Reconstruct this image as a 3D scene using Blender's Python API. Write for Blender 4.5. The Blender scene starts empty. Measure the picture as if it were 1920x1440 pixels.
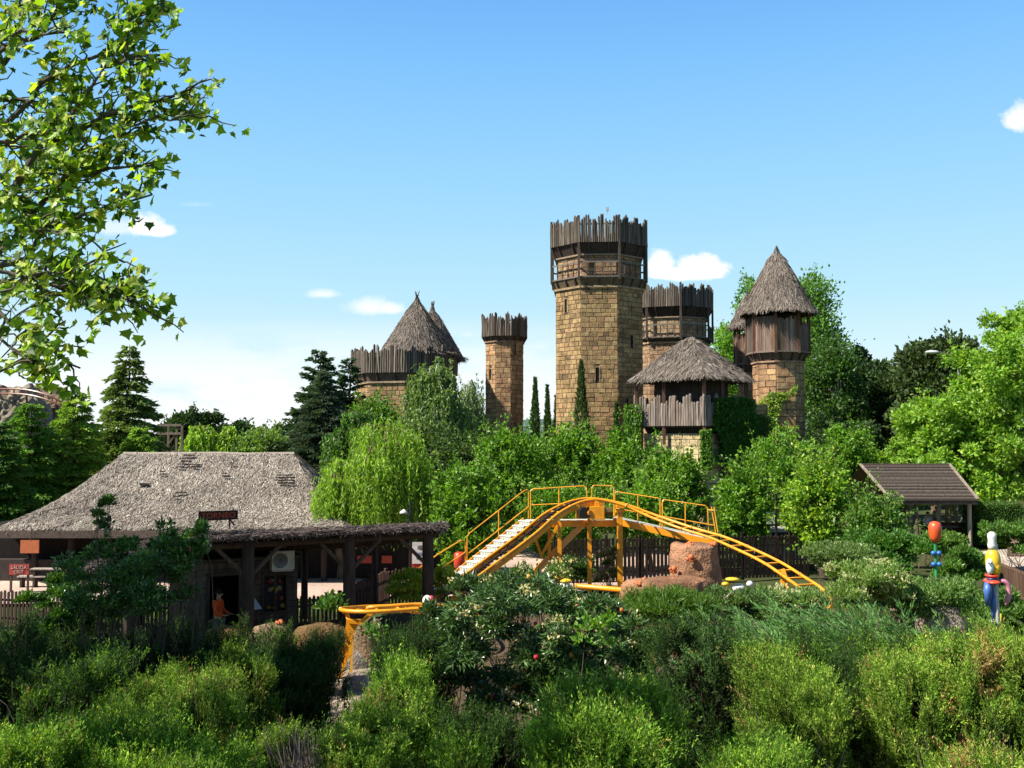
import bpy, math, random
import numpy as np
from mathutils import Vector, Matrix
SC = bpy.context.scene
COL = SC.collection
R = math.radians
# ------------------------------------------------------------------ camera
FPX = 1844.0                      # focal length in pixels of the 1920 wide photo
HORIZON = 822.0
CAMZ = 6.0
PITCH = math.atan((HORIZON - 720) / FPX)
cam = bpy.data.cameras.new('camera')
camo = bpy.data.objects.new('camera', cam); COL.objects.link(camo)
cam.sensor_width = 36.0; cam.lens = 36.0 * FPX / 1920.0
cam.clip_start = 0.1; cam.clip_end = 9000
camo.location = (0, 0, CAMZ); camo.rotation_euler = (math.pi / 2 + PITCH, 0, 0)
SC.camera = camo
SC.render.resolution_x = 1024; SC.render.resolution_y = 768
CP, SP = math.cos(PITCH), math.sin(PITCH)

def ray(px, py):
    x = (px - 960) / FPX; y = -(py - 720) / FPX
    return np.array([x, CP - y * SP, SP + y * CP])      # right, forward, up

def at(px, py, Y):
    """world point seen at photo pixel (px, py) at distance Y in front of the camera"""
    d = ray(px, py); s = Y / d[1]
    return np.array([d[0] * s, Y, CAMZ + d[2] * s])

def zat(py, Y): return at(960, py, Y)[2]
def xat(px, Y, py=822): return at(px, py, Y)[0]
# ------------------------------------------------------------------ light
SUN_AZ, SUN_EL = R(251), R(47)
sun_dir = np.array([math.sin(SUN_AZ) * math.cos(SUN_EL), math.cos(SUN_AZ) * math.cos(SUN_EL), math.sin(SUN_EL)])
sl = bpy.data.lights.new('sun', 'SUN'); sl.energy = 5.0; sl.angle = R(0.53); sl.color = (1.0, 0.93, 0.80)
so = bpy.data.objects.new('sun', sl); COL.objects.link(so)
so.rotation_euler = Vector(sun_dir).to_track_quat('Z', 'Y').to_euler()
so.location = (0, 0, 60)
W = bpy.data.worlds.new('World'); SC.world = W; W.use_nodes = True
nt = W.node_tree; nt.nodes.clear()
def N(t, **kw):
    n = nt.nodes.new(t)
    for k, v in kw.items(): setattr(n, k, v)
    return n
def mth(op, a, b=None, c=None, clamp=False):
    n = nt.nodes.new('ShaderNodeMath'); n.operation = op; n.use_clamp = clamp
    for i, v in enumerate((a, b, c)):
        if v is None: continue
        if hasattr(v, 'is_linked') or hasattr(v, 'links'): nt.links.new(v, n.inputs[i])
        else: n.inputs[i].default_value = v
    return n.outputs[0]
SKYRAMP = [(0, (7.3, 8.1, 8.5)), (1, (1.15, 3.5, 8.0)), (.16, (6.2, 7.9, 8.5)), (.30, (4.5, 7.1, 8.6)), (.52, (3.1, 6.1, 8.6)), (.78, (1.95, 4.8, 8.5))]
sky = N('ShaderNodeTexSky', sky_type='NISHITA'); sky.sun_disc = False
sky.sun_elevation = SUN_EL; sky.sun_rotation = SUN_AZ; sky.altitude = 600; sky.air_density = 1.0; sky.dust_density = 0.6; sky.ozone_density = 2.5
hs = N('ShaderNodeHueSaturation'); hs.inputs['Saturation'].default_value = 1.1; hs.inputs['Hue'].default_value = 0.492; hs.inputs['Value'].default_value = 1.0
nt.links.new(sky.outputs[0], hs.inputs['Color'])
tc = N('ShaderNodeTexCoord'); sep = N('ShaderNodeSeparateXYZ'); nt.links.new(tc.outputs['Generated'], sep.inputs[0])
yy = mth('MAXIMUM', sep.outputs[1], 0.02)
U = mth('DIVIDE', sep.outputs[0], yy); V = mth('DIVIDE', sep.outputs[2], yy)
comb = N('ShaderNodeCombineXYZ'); nt.links.new(U, comb.inputs[0]); nt.links.new(V, comb.inputs[1])
nz = N('ShaderNodeTexNoise'); nz.inputs['Scale'].default_value = 26; nz.inputs['Detail'].default_value = 10; nz.inputs['Roughness'].default_value = 0.68
nt.links.new(comb.outputs[0], nz.inputs['Vector'])
nz2 = N('ShaderNodeTexNoise'); nz2.inputs['Scale'].default_value = 7; nz2.inputs['Detail'].default_value = 6; nz2.inputs['Roughness'].default_value = 0.6
mp = N('ShaderNodeMapping'); mp.inputs['Scale'].default_value = (1, 3.2, 1); nt.links.new(comb.outputs[0], mp.inputs[0]); nt.links.new(mp.outputs[0], nz2.inputs['Vector'])
def cloud_mask(px, py, wpx, hpx, soft=0.45, wob=0.9, flat=1.6, amt=1.0):
    d = ray(px, py); cu, cv = d[0] / d[1], d[2] / d[1]
    a = mth('DIVIDE', mth('SUBTRACT', U, cu), wpx / 2 / FPX)
    b0 = mth('SUBTRACT', V, cv)
    b = mth('MAXIMUM', mth('DIVIDE', b0, hpx / 2 / FPX), mth('DIVIDE', b0, -hpx / 2 / FPX / flat))
    r = mth('SQRT', mth('ADD', mth('MULTIPLY', a, a), mth('MULTIPLY', b, b)))
    r = mth('ADD', r, mth('MULTIPLY', mth('SUBTRACT', nz.outputs[0], 0.5), wob * 2))
    m = mth('DIVIDE', mth('SUBTRACT', 1.0, r), soft, clamp=True)
    return mth('MULTIPLY', m, amt)
masks = [cloud_mask(228, 428, 150, 50, 0.6, 0.8, amt=.55), cloud_mask(268, 426, 90, 62, 0.45, 1.0, amt=.97), cloud_mask(290, 434, 100, 36, 0.45, .8, amt=.97), cloud_mask(365, 384, 80, 16, 1.1, 1.0, amt=.3),
         cloud_mask(606, 552, 76, 26, 0.8, 0.7, amt=.75), cloud_mask(690, 578, 120, 54, .75, .8, amt=.85), cloud_mask(728, 580, 70, 36, .6, .7, amt=.8),
         cloud_mask(1236, 500, 66, 80, 0.4, 1.0), cloud_mask(1322, 506, 120, 68, 0.35, 1.0), cloud_mask(1280, 516, 175, 40, 0.4, .9), cloud_mask(1908, 225, 60, 74, 0.6, 1.2),
         cloud_mask(640, 622, 120, 16, 1.2, 1.1, amt=.3), cloud_mask(875, 628, 60, 24, 1.1, 1., amt=.45), cloud_mask(1010, 650, 130, 40, 1.1, 1., amt=.35)]
acc = masks[0]
for m_ in masks[1:]: acc = mth('MAXIMUM', acc, m_)
# low bank of white cloud over the horizon
hb = mth('DIVIDE', mth('SUBTRACT', 0.125, V), 0.09, clamp=True)
bank = mth('MULTIPLY', hb, mth('DIVIDE', mth('SUBTRACT', nz2.outputs[0], 0.34), 0.18, clamp=True))
bank = mth('MULTIPLY', bank, mth('SUBTRACT', 1.0, mth('DIVIDE', mth('SUBTRACT', U, -0.02), 0.25, clamp=True)))
acc = mth('MAXIMUM', acc, mth('MULTIPLY', bank, 0.92))
el = mth('DIVIDE', sep.outputs[2], 0.46, clamp=True)           # air brightening down to the horizon
ramp = N('ShaderNodeValToRGB'); nt.links.new(el, ramp.inputs[0]); cr_ = ramp.color_ramp
for i_, (p_, c_) in enumerate(SKYRAMP):
    e_ = cr_.elements[i_] if i_ < 2 else cr_.elements.new(p_)
    e_.position = p_; e_.color = (*[x / 10 for x in c_], 1)
sc10 = N('ShaderNodeVectorMath', operation='SCALE'); sc10.inputs['Scale'].default_value = 10; nt.links.new(ramp.outputs[0], sc10.inputs[0])
fz = mth('SUBTRACT', 0.9, mth('MULTIPLY', mth('DIVIDE', mth('SUBTRACT', sep.outputs[2], 0.43), 0.16, clamp=True), 0.9))
mixh = N('ShaderNodeMix', data_type='RGBA'); nt.links.new(fz, mixh.inputs[0]); nt.links.new(hs.outputs[0], mixh.inputs[6]); nt.links.new(sc10.outputs[0], mixh.inputs[7])
mixc = N('ShaderNodeMix', data_type='RGBA'); nt.links.new(acc, mixc.inputs[0]); nt.links.new(mixh.outputs[2], mixc.inputs[6])
mixc.inputs[7].default_value = (8.9, 9.0, 9.2, 1)
bg = N('ShaderNodeBackground'); bg.inputs[1].default_value = 0.056
nt.links.new(mixc.outputs[2], bg.inputs[0])
wo = N('ShaderNodeOutputWorld'); nt.links.new(bg.outputs[0], wo.inputs[0])
SC.view_settings.view_transform = 'Standard'; SC.view_settings.look = 'None'
SC.view_settings.exposure = 1.15; SC.view_settings.gamma = 1.0
SC.cycles.max_bounces = 5; SC.cycles.diffuse_bounces = 2; SC.cycles.transmission_bounces = 3; SC.cycles.transparent_max_bounces = 4
SC.cycles.sample_clamp_indirect = 6
# ------------------------------------------------------------------ materials
def mat(name, rough=0.8, noise=(), bump=None, spec=0.3, metal=0.0, stretch=(1, 1, 1), transl=0.0, tcol=(1.25, 1.3, .45), value=1.0):
    """base colour = face attribute 'col' times a little procedural variation; noise = [(scale, lo, hi)...]"""
    m = bpy.data.materials.new(name); m.use_nodes = True; t = m.node_tree; t.nodes.clear()
    out = t.nodes.new('ShaderNodeOutputMaterial'); b = t.nodes.new('ShaderNodeBsdfPrincipled')
    at_ = t.nodes.new('ShaderNodeAttribute'); at_.attribute_name = 'col'
    c = at_.outputs['Color']; co = t.nodes.new('ShaderNodeTexCoord'); mpn = t.nodes.new('ShaderNodeMapping')
    mpn.inputs['Scale'].default_value = stretch; t.links.new(co.outputs['Object'], mpn.inputs[0]); last = None
    if value != 1.0:
        v0 = t.nodes.new('ShaderNodeVectorMath'); v0.operation = 'SCALE'; v0.inputs['Scale'].default_value = value; t.links.new(c, v0.inputs[0]); c = v0.outputs[0]
    for sc, lo, hi in noise:
        n = t.nodes.new('ShaderNodeTexNoise'); n.inputs['Scale'].default_value = sc; n.inputs['Detail'].default_value = 4
        t.links.new(mpn.outputs[0], n.inputs['Vector'])
        r_ = t.nodes.new('ShaderNodeMapRange'); r_.inputs[1].default_value = .3; r_.inputs[2].default_value = .7; r_.inputs[3].default_value = lo; r_.inputs[4].default_value = hi
        t.links.new(n.outputs[0], r_.inputs[0]); mx = t.nodes.new('ShaderNodeVectorMath'); mx.operation = 'SCALE'
        t.links.new(c, mx.inputs[0]); t.links.new(r_.outputs[0], mx.inputs['Scale']); c = mx.outputs[0]; last = n
    t.links.new(c, b.inputs['Base Color']); b.inputs['Roughness'].default_value = rough; b.inputs['Metallic'].default_value = metal
    b.inputs['Specular IOR Level'].default_value = spec
    if bump and last:
        bp = t.nodes.new('ShaderNodeBump'); bp.inputs['Strength'].default_value = bump[0]; bp.inputs['Distance'].default_value = bump[1]
        t.links.new(last.outputs[0], bp.inputs['Height']); t.links.new(bp.outputs[0], b.inputs['Normal'])
    if transl:
        tr = t.nodes.new('ShaderNodeBsdfTranslucent'); vm = t.nodes.new('ShaderNodeVectorMath'); vm.operation = 'MULTIPLY'
        vm.inputs[1].default_value = tcol; t.links.new(c, vm.inputs[0]); t.links.new(vm.outputs[0], tr.inputs[0])
        ms = t.nodes.new('ShaderNodeMixShader'); ms.inputs[0].default_value = transl
        t.links.new(b.outputs[0], ms.inputs[1]); t.links.new(tr.outputs[0], ms.inputs[2]); t.links.new(ms.outputs[0], out.inputs[0])
    else: t.links.new(b.outputs[0], out.inputs[0])
    return m
M = dict(
    leaf=mat('leaf', .42, spec=.35, transl=.42, tcol=(1.5, 1.55, .5)),
    mapleleaf=mat('maple_leaf', .45, spec=.3, transl=.5, tcol=(1.5, 1.45, .6)),
    needle=mat('needle', .6, spec=.2, transl=.32, tcol=(1.35, 1.35, .5)),
    glossleaf=mat('glossy_leaf', .28, spec=.5, transl=.2),
    bark=mat('bark', .9, [(6, .6, 1.3)], (.6, .02), .2, stretch=(1, 1, .3), value=0.8),
    stone=mat('stone', .9, [(.45, .78, 1.15), (2.2, .62, 1.2), (11, .6, 1.3)], (.8, .03), .15, value=0.72),
    oldwood=mat('weathered_wood', .85, [(14, .55, 1.35)], (.7, .02), .2, stretch=(1, 1, .08), value=0.72),
    beam=mat('dark_timber', .8, [(9, .65, 1.3)], (.4, .01), .2, stretch=(1, 1, .2), value=0.7),
    thatch=mat('thatch', .95, [(.8, .8, 1.15), (16, .7, 1.25)], (.5, .03), .1, value=0.75),
    paint=mat('gloss_paint', .4, [(3, .78, 1.1), (26, .84, 1.06)], None, .5, value=0.85),
    matt=mat('matt_paint', .6, [(7, .85, 1.1)], None, .3, value=0.75),
    rock=mat('rock', .9, [(.9, .72, 1.2), (4, .8, 1.15), (14, .75, 1.2)], (1.0, .09), .15, value=0.62),
    metal=mat('metal', .4, [(6, .85, 1.1)], None, .5, metal=.6),
    glass=mat('glass', .08, [], None, .6),
    ground=mat('ground', .95, [(.35, .75, 1.2), (6, .75, 1.2)], (.6, .03), .1, value=0.68),
    skin=mat('skin', .55, [(20, .95, 1.05)], None, .35, value=0.8),
    cloth=mat('cloth', .85, [(14, .85, 1.1)], None, .1, value=0.85),
)
# ------------------------------------------------------------------ mesh building
class MB:
    def __init__(s): s.V = []; s.F = []; s.C = []; s.n = 0
    def add(s, v, f, c):
        v = np.asarray(v, float).reshape(-1, 3); s.V.append(v)
        if isinstance(f, np.ndarray):
            fl = f + s.n; s.F.append(('a', fl)); k = len(fl)
        else:
            s.F.append(('l', [[i + s.n for i in q] for q in f])); k = len(f)
        c = np.asarray(c, float)
        s.C.append(np.broadcast_to(c, (k, 3)) if c.ndim == 1 else c); s.n += len(v); return s
    def box(s, c, size, c3, rot=None):
        x, y, z = np.array(size) / 2
        v = np.array([[-x, -y, -z], [x, -y, -z], [x, y, -z], [-x, y, -z], [-x, -y, z], [x, -y, z], [x, y, z], [-x, y, z]])
        if rot is not None: v = v @ np.array(rot).T
        return s.add(v + np.array(c), [[0, 3, 2, 1], [4, 5, 6, 7], [0, 1, 5, 4], [1, 2, 6, 5], [2, 3, 7, 6], [3, 0, 4, 7]], c3)
    def beam(s, p, q, w, h, c3, up=(0, 0, 1)):
        """box from p to q, w across, h along up"""
        p = np.array(p, float); q = np.array(q, float); d = q - p; L = np.linalg.norm(d); d = d / L
        u = np.array(up, float); x = np.cross(d, u)
        if np.linalg.norm(x) < 1e-4: x = np.cross(d, [1, 0, 0])
        x /= np.linalg.norm(x); u = np.cross(x, d)
        return s.box((p + q) / 2, (L, w, h), c3, np.stack([d, x, u], 1))
    def tube(s, P, rad, c3, n=8, cap=True):
        P = np.array(P, float); k = len(P); rad = np.broadcast_to(np.array(rad, float), (k,))
        T = np.gradient(P, axis=0); T /= np.linalg.norm(T, axis=1)[:, None] + 1e-12
        a = np.array([0, 0, 1.]) if abs(T[0][2]) < .9 else np.array([1., 0, 0]); vs = []
        x = np.cross(T[0], a)
        for i in range(k):
            x = x - T[i] * np.dot(x, T[i]); x /= np.linalg.norm(x) + 1e-12; y = np.cross(T[i], x)
            th = np.arange(n) * 2 * math.pi / n
            vs.append(P[i] + rad[i] * (np.cos(th)[:, None] * x + np.sin(th)[:, None] * y))
        f = []
        for i in range(k - 1):
            for j in range(n):
                f.append([i * n + j, i * n + (j + 1) % n, (i + 1) * n + (j + 1) % n, (i + 1) * n + j])
        if cap: f.append(list(range(n))[::-1]); f.append([(k - 1) * n + j for j in range(n)])
        return s.add(np.concatenate(vs), f, c3)
    def lathe(s, prof, c, c3, n=20, ph=0.0, sx=1, sy=1):
        """prof = [(r, z)...] turned about the vertical through c"""
        th = np.arange(n) * 2 * math.pi / n + ph; v = []
        for r, z in prof: v.append(np.stack([c[0] + sx * r * np.cos(th), c[1] + sy * r * np.sin(th), np.full(n, c[2] + z)], 1))
        f = []
        for i in range(len(prof) - 1):
            for j in range(n): f.append([i * n + j, i * n + (j + 1) % n, (i + 1) * n + (j + 1) % n, (i + 1) * n + j])
        f.append(list(range(n))[::-1]); f.append([(len(prof) - 1) * n + j for j in range(n)])
        return s.add(np.concatenate(v), f, c3)
    def ball(s, c, r, c3, n=14, m=9):
        r = np.broadcast_to(np.array(r, float), (3,)); v = []; f = []
        for i in range(m + 1):
            a = math.pi * i / m
            for j in range(n):
                b = 2 * math.pi * j / n; v.append([math.sin(a) * math.cos(b), math.sin(a) * math.sin(b), -math.cos(a)])
        for i in range(m):
            for j in range(n): f.append([i * n + j, i * n + (j + 1) % n, (i + 1) * n + (j + 1) % n, (i + 1) * n + j])
        return s.add(np.array(v) * r + np.array(c), f, c3)
    def poly(s, v, c3): return s.add(v, [list(range(len(v)))], c3)
    def build(s, name, m, parent=None, origin=None, smooth=False):
        me = bpy.data.meshes.new(name); V = np.concatenate(s.V) if s.V else np.zeros((0, 3)); C = []; loops = []; tot = []
        for (k, f), c in zip(s.F, s.C):
            if k == 'a': loops.append(f.ravel()); tot.append(np.full(len(f), f.shape[1], np.int32))
            else:
                loops.append(np.array([i for q in f for i in q], np.int32)); tot.append(np.array([len(q) for q in f], np.int32))
            C.append(c)
        loops = np.concatenate(loops).astype(np.int32); tot = np.concatenate(tot).astype(np.int32)
        C = np.concatenate(C); o0 = np.zeros(3)
        if parent is not None: o0 = np.array(parent.location)
        elif origin is not None: o0 = np.array(origin, float)
        V = V - o0
        me.vertices.add(len(V)); me.vertices.foreach_set('co', V.astype(np.float32).ravel())
        me.loops.add(len(loops)); me.loops.foreach_set('vertex_index', loops)
        me.polygons.add(len(tot)); st = np.concatenate([[0], np.cumsum(tot)[:-1]]).astype(np.int32)
        me.polygons.foreach_set('loop_start', st)
        me.update(calc_edges=True)
        me.polygons.foreach_set('use_smooth', np.full(len(tot), bool(smooth)))
        a = me.attributes.new('col', 'FLOAT_COLOR', 'FACE')
        a.data.foreach_set('color', np.concatenate([np.clip(C, 0, 1), np.ones((len(C), 1))], 1).astype(np.float32).ravel())
        me.materials.append(m if not isinstance(m, str) else M[m])
        o = bpy.data.objects.new(name, me); COL.objects.link(o)
        if parent is not None: o.parent = parent
        elif origin is not None: o.location = origin
        return o
def tag(o, label=None, cat=None, group=None, kind=None):
    for k, v in (('label', label), ('category', cat), ('group', group), ('kind', kind)):
        if v: o[k] = v
    return o
def thing(name, label, cat, loc, group=None):
    o = bpy.data.objects.new(name, None); COL.objects.link(o); o.location = tuple(float(x) for x in loc); o.empty_display_size = .3
    return tag(o, label, cat, group)
def place_copy(root, loc, rz, scale=1.0, label=None):
    r = root.copy(); COL.objects.link(r); r.location = loc; r.rotation_euler = (0, 0, rz); r.scale = (scale,) * 3
    if label: r['label'] = label
    for ch in list(root.children):
        c = ch.copy(); COL.objects.link(c); c.parent = r
        for g in list(ch.children):
            d = g.copy(); COL.objects.link(d); d.parent = c
    return r
def nrm(v): return v / (np.linalg.norm(v, axis=-1, keepdims=True) + 1e-12)
def jit(c, n, rng, a=.12, h=.05):
    c = np.array(c, float); v = 1 + rng.uniform(-a, a, (n, 1)); return np.clip(c * v * (1 + rng.uniform(-h, h, (n, 3))), 0, 1)
def cols(n, pal, rng, a=.18, h=.06):
    p = np.array([x[0] for x in pal]); w = np.array([x[1] for x in pal], float); idx = rng.choice(len(pal), n, p=w / w.sum())
    return jit(p[idx], n, rng, a, h)
def snoise(P, s, seed=0):
    """cheap smooth noise -1..1 made of sines"""
    r = np.random.default_rng(seed); o = 0
    for k in range(5):
        d = r.normal(size=3); d /= np.linalg.norm(d); o = o + np.sin(P @ d * s * r.uniform(.6, 1.7) + r.uniform(0, 6.3))
    return o / 3.2
# ------------------------------------------------------------------ leaves
def leaf_cloud(mb, P, D, L, Wd, C, rng, fold=.15):
    n = len(P); D = nrm(D); S = nrm(np.cross(D, rng.normal(size=(n, 3)))); K = np.cross(S, D)
    L = np.broadcast_to(np.asarray(L, float), (n,))[:, None]; Wd = np.broadcast_to(np.asarray(Wd, float), (n,))[:, None]
    a = P; b = P + D * L * .42 + S * Wd / 2 + K * Wd * fold; c = P + D * L; d = P + D * L * .42 - S * Wd / 2 + K * Wd * fold
    v = np.stack([a, b, c, d], 1).reshape(-1, 3); f = np.arange(4 * n).reshape(n, 4)
    mb.add(v, f, C)
def template_cloud(mb, tv, tf, P, X, Y_, Z, S, C):
    """instances of a small template mesh; tv (k,3) tf (m,q); axes X,Y_,Z (n,3)"""
    n, k = len(P), len(tv); S = np.broadcast_to(np.asarray(S, float), (n,))[:, None, None]
    v = (tv[None, :, 0:1] * X[:, None] + tv[None, :, 1:2] * Y_[:, None] + tv[None, :, 2:3] * Z[:, None]) * S + P[:, None]
    f = (np.arange(n)[:, None, None] * k + tf[None]).reshape(-1, tf.shape[1])
    mb.add(v.reshape(-1, 3), f, np.repeat(C, len(tf), 0))
def frames(D, rng, up=None):
    D = nrm(D); r = rng.normal(size=D.shape) if up is None else up + rng.normal(size=D.shape) * .35
    X = nrm(np.cross(D, r)); return X, np.cross(X, D), D
def sph(n, rng): return nrm(rng.normal(size=(n, 3)))
# flat spray of scale leaves: stem plus pairs of side shoots
def spray_template():
    v = []; f = []
    def q(p, d, L, w):
        p = np.array(p); d = np.array(d) / np.linalg.norm(d); s = np.array([d[2], 0, -d[0]]); i = len(v)
        v.extend([p, p + d * L * .45 + s * w / 2, p + d * L, p + d * L * .45 - s * w / 2]); f.append([i, i + 1, i + 2, i + 3])
    q([0, 0, 0], [0, 0, 1], 1.0, .05)
    for x, z, l in ((.20, .08, .62), (-.24, .16, .56), (.30, .30, .46), (-.34, .40, .40), (.42, .52, .30), (-.42, .60, .26)):
        q([0, .02 * x, z], [x, 0, .95], l, .052)
    v = np.array(v); v[:, 1] += .25 * v[:, 0] ** 2 + .04 * np.sin(v[:, 2] * 7); return v, np.array(f)
SPRAY = spray_template()
def maple_template():
    a = [(0, 0), (.22, .02), (.5, -.02), (.42, .18), (.62, .42), (.4, .42), (.3, .55), (.2, .62), (0, 1.0), (-.2, .62), (-.3, .55), (-.4, .42), (-.62, .42), (-.42, .18), (-.5, -.02), (-.22, .02)]
    v = [(0, -.05, .3)] + [(x, .12 * abs(x) + .1 * (z - .3) ** 2, z) for x, z in a]
    n = len(a); f = [[0, 1 + i, 1 + (i + 1) % n] for i in range(n)]
    return np.array(v), np.array(f)
MAPLE = maple_template()
def limb(a, b, rng, k=6, wob=.08, sag=0.0):
    a = np.array(a, float); b = np.array(b, float); L = np.linalg.norm(b - a); t = np.linspace(0, 1, k)[:, None]
    P = a + (b - a) * t; P[1:-1] += rng.normal(size=(k - 2, 3)) * wob * L / 2; P[:, 2] += sag * L * np.sin(t[:, 0] * math.pi)
    return P
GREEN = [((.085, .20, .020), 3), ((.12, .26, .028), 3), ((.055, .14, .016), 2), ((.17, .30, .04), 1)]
BRIGHT = [((.26, .40, .035), 3), ((.34, .47, .05), 3), ((.17, .30, .03), 2), ((.42, .50, .11), 1)]
DARKG = [((.028, .075, .016), 3), ((.045, .10, .022), 2), ((.07, .12, .03), 1)]
BARK = (.14, .10, .07)
def broadleaf(name, label, box, Y, seed, pal=GREEN, nclump=40, nleaf=9000, leaf=.2, depth=None, cr=.3, trunk=True, group=None, m='leaf', flat=1.0, cat='tree', top_bias=0.0, bark=BARK, updir=.35, shape=None, fill=False, shoots=34, shoot_len=.9):
    """crown seen in the photo box (x0, y0, x1, y1) at distance Y; trunk down to the ground"""
    rng = np.random.default_rng(seed); x0, y0, x1, y1 = box
    A = at(x0, y1, Y); B = at(x1, y0, Y); rx = (B[0] - A[0]) / 2; rz = (B[2] - A[2]) / 2; ry = depth or rx * .9
    c = np.array([(A[0] + B[0]) / 2, Y, (A[2] + B[2]) / 2]); base = np.array([c[0] + rng.uniform(-.15, .15) * rx, Y, 0.0])
    root = thing(name, label, cat, base, group)
    d = sph(nclump, rng); rad = rng.uniform(.25, 1, nclump) ** .45
    cr_ = rng.uniform(.7, 1.35, nclump) * cr * min(rx, rz, ry if depth else rx)
    K = c + d * rad[:, None] * np.maximum(np.array([rx, ry, rz]) - cr_[:, None] * .8, .05)
    if fill: K = c + rng.uniform(-1, 1, (nclump, 3)) * np.array([rx - .3, ry, rz - .3]); K[:, 2] -= .35 * rz * (np.abs(K[:, 0] - c[0]) / rx) ** 3
    if shape: K = shape(K, c, rx, ry, rz)
    K[:, 2] = np.maximum(K[:, 2], .5)
    w = cr_ ** 2; w /= w.sum(); idx = rng.choice(nclump, nleaf, p=w)
    e = sph(nleaf, rng); e[:, 2] = e[:, 2] + top_bias; e = nrm(e)
    rr = cr_[idx] * (rng.uniform(.2, 1.0, nleaf) ** .5) * (1 + .25 * rng.normal(size=nleaf))
    P = K[idx] + e * rr[:, None] * np.array([1.1, 1.1, flat]); P[:, 2] = np.maximum(P[:, 2], .15)
    D = e * .8 + rng.normal(size=(nleaf, 3)) * .7 + np.array([0, 0, updir])
    L = leaf * rng.uniform(.6, 1.35, nleaf); C = cols(nleaf, pal, rng)
    C = C * (1 + .14 * snoise(K, 3.0, seed)[idx])[:, None]
    tw = MB()
    if shoots:                     # leafy twigs that break the outline
        j = rng.choice(nclump, shoots); o = nrm(nrm(K[j] - c) * .8 + rng.normal(size=(shoots, 3)) * .35 + [0, 0, .75]); a0 = K[j] + o * cr_[j][:, None] * .6; k = 16; s_ = rng.uniform(.1, 1.0, (shoots, k, 1)); ln = (cr_[j] * .4 + shoot_len * rng.uniform(.4, 1, shoots))[:, None, None]
        Q = a0[:, None] + o[:, None] * ln * s_ + rng.normal(size=(shoots, k, 3)) * leaf * .35; n2 = shoots * k; Q = Q.reshape(-1, 3); P = np.concatenate([P, Q]); D = np.concatenate([D, np.repeat(o, k, 0) * .5 + rng.normal(size=(n2, 3)) * .7]); L = np.concatenate([L, leaf * rng.uniform(.6, 1.1, n2)]); C = np.concatenate([C, cols(n2, pal, rng)])
        for a_, b_ in zip(a0, a0 + o * ln[:, 0] * .95): tw.tube([a_, b_], [.012, .005], bark, 3, False)
    mb = MB(); leaf_cloud(mb, P, D, L, L * .62, C, rng); cw_ = mb.build('crown', m, root)
    if trunk:
        t = tw; tt = c + np.array([0, 0, rz * .45]); th = max(.07, .035 * (tt[2]))
        t.tube(limb(base, tt, rng, 8, .03), np.linspace(th, .02, 8), bark, 8)
        for i in rng.choice(nclump, min(nclump, 16), replace=False):
            h = rng.uniform(.25, .8); s0 = base + (tt - base) * h
            t.tube(limb(s0, K[i], rng, 6, .07, .06), np.linspace(th * .4, .015, 6), bark, 5)
        t.build('trunk', 'bark', root)
    return root
# ------------------------------------------------------------------ ground, plaza, hills
rg = np.random.default_rng(1)
def struct(name, mb, m):
    o = mb.build(name, m); o['kind'] = 'structure'; return o
g = MB(); xs = np.concatenate([[-3000, -600, -200], np.linspace(-80, 80, 81), [200, 600, 3000]]); ys = np.concatenate([[-600, -60], np.linspace(-10, 150, 81), [300, 900, 5000]])
X, Y_ = np.meshgrid(xs, ys); Z = .06 * np.sin(X * .9) * np.sin(Y_ * .7) * (abs(X) < 79) - .12
k = len(xs); f = np.array([[j * k + i, j * k + i + 1, (j + 1) * k + i + 1, (j + 1) * k + i] for j in range(len(ys) - 1) for i in range(k - 1)])
g.add(np.stack([X, Y_, Z], -1).reshape(-1, 3), f, np.array([.07, .085, .03])); struct('ground', g, 'ground')
def sheet(name, pts, z, c, m='ground'):
    s = MB(); s.poly([(x, y, z) for x, y in pts], c); return struct(name, s, m)
sheet('plaza_paving', [(-45, 33.3), (-3, 37.6), (8, 40.5), (8, 54), (-45, 60)], .02, (.62, .46, .38))
sheet('ride_gravel', [(-6, 19), (-2.2, 19), (-1.8, 25), (-1.0, 30), (-6, 31)], .004, (.42, .33, .26))
sheet('ride_soil', [(-6.5, 18), (4, 18), (12, 27), (11, 39), (-2.5, 35.6), (-7, 31)], .0, (.13, .09, .06))
sheet('path', [(22, 43), (30, 40), (60, 52), (60, 62), (36, 58), (24, 52)], .05, (.60, .50, .42))
sheet('lawn', [(15, 26), (36, 29), (40, 39.5), (17, 37)], .03, (.10, .22, .03))
sheet('brick_walk', [(-8, 8), (6, 8), (5.5, 16.5), (-7, 16)], .01, (.34, .22, .17))
hl = MB(); hx = np.linspace(-900, 1400, 120)
hz_ = 20 + 18 * np.sin(hx * .004 + 1) + 8 * np.sin(hx * .013) + 4 * np.sin(hx * .05)
hv = np.concatenate([np.stack([hx, np.full(120, 1500.), np.full(120, -2.)], 1), np.stack([hx, np.full(120, 1900.), hz_], 1), np.stack([hx, np.full(120, 2600.), np.full(120, -2.)], 1)])
hl.add(hv, np.array([[r_ * 120 + i, r_ * 120 + i + 1, (r_ + 1) * 120 + i + 1, (r_ + 1) * 120 + i] for r_ in range(2) for i in range(119)]), np.array([.10, .15, .13])); struct('hills', hl, 'ground')

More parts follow.
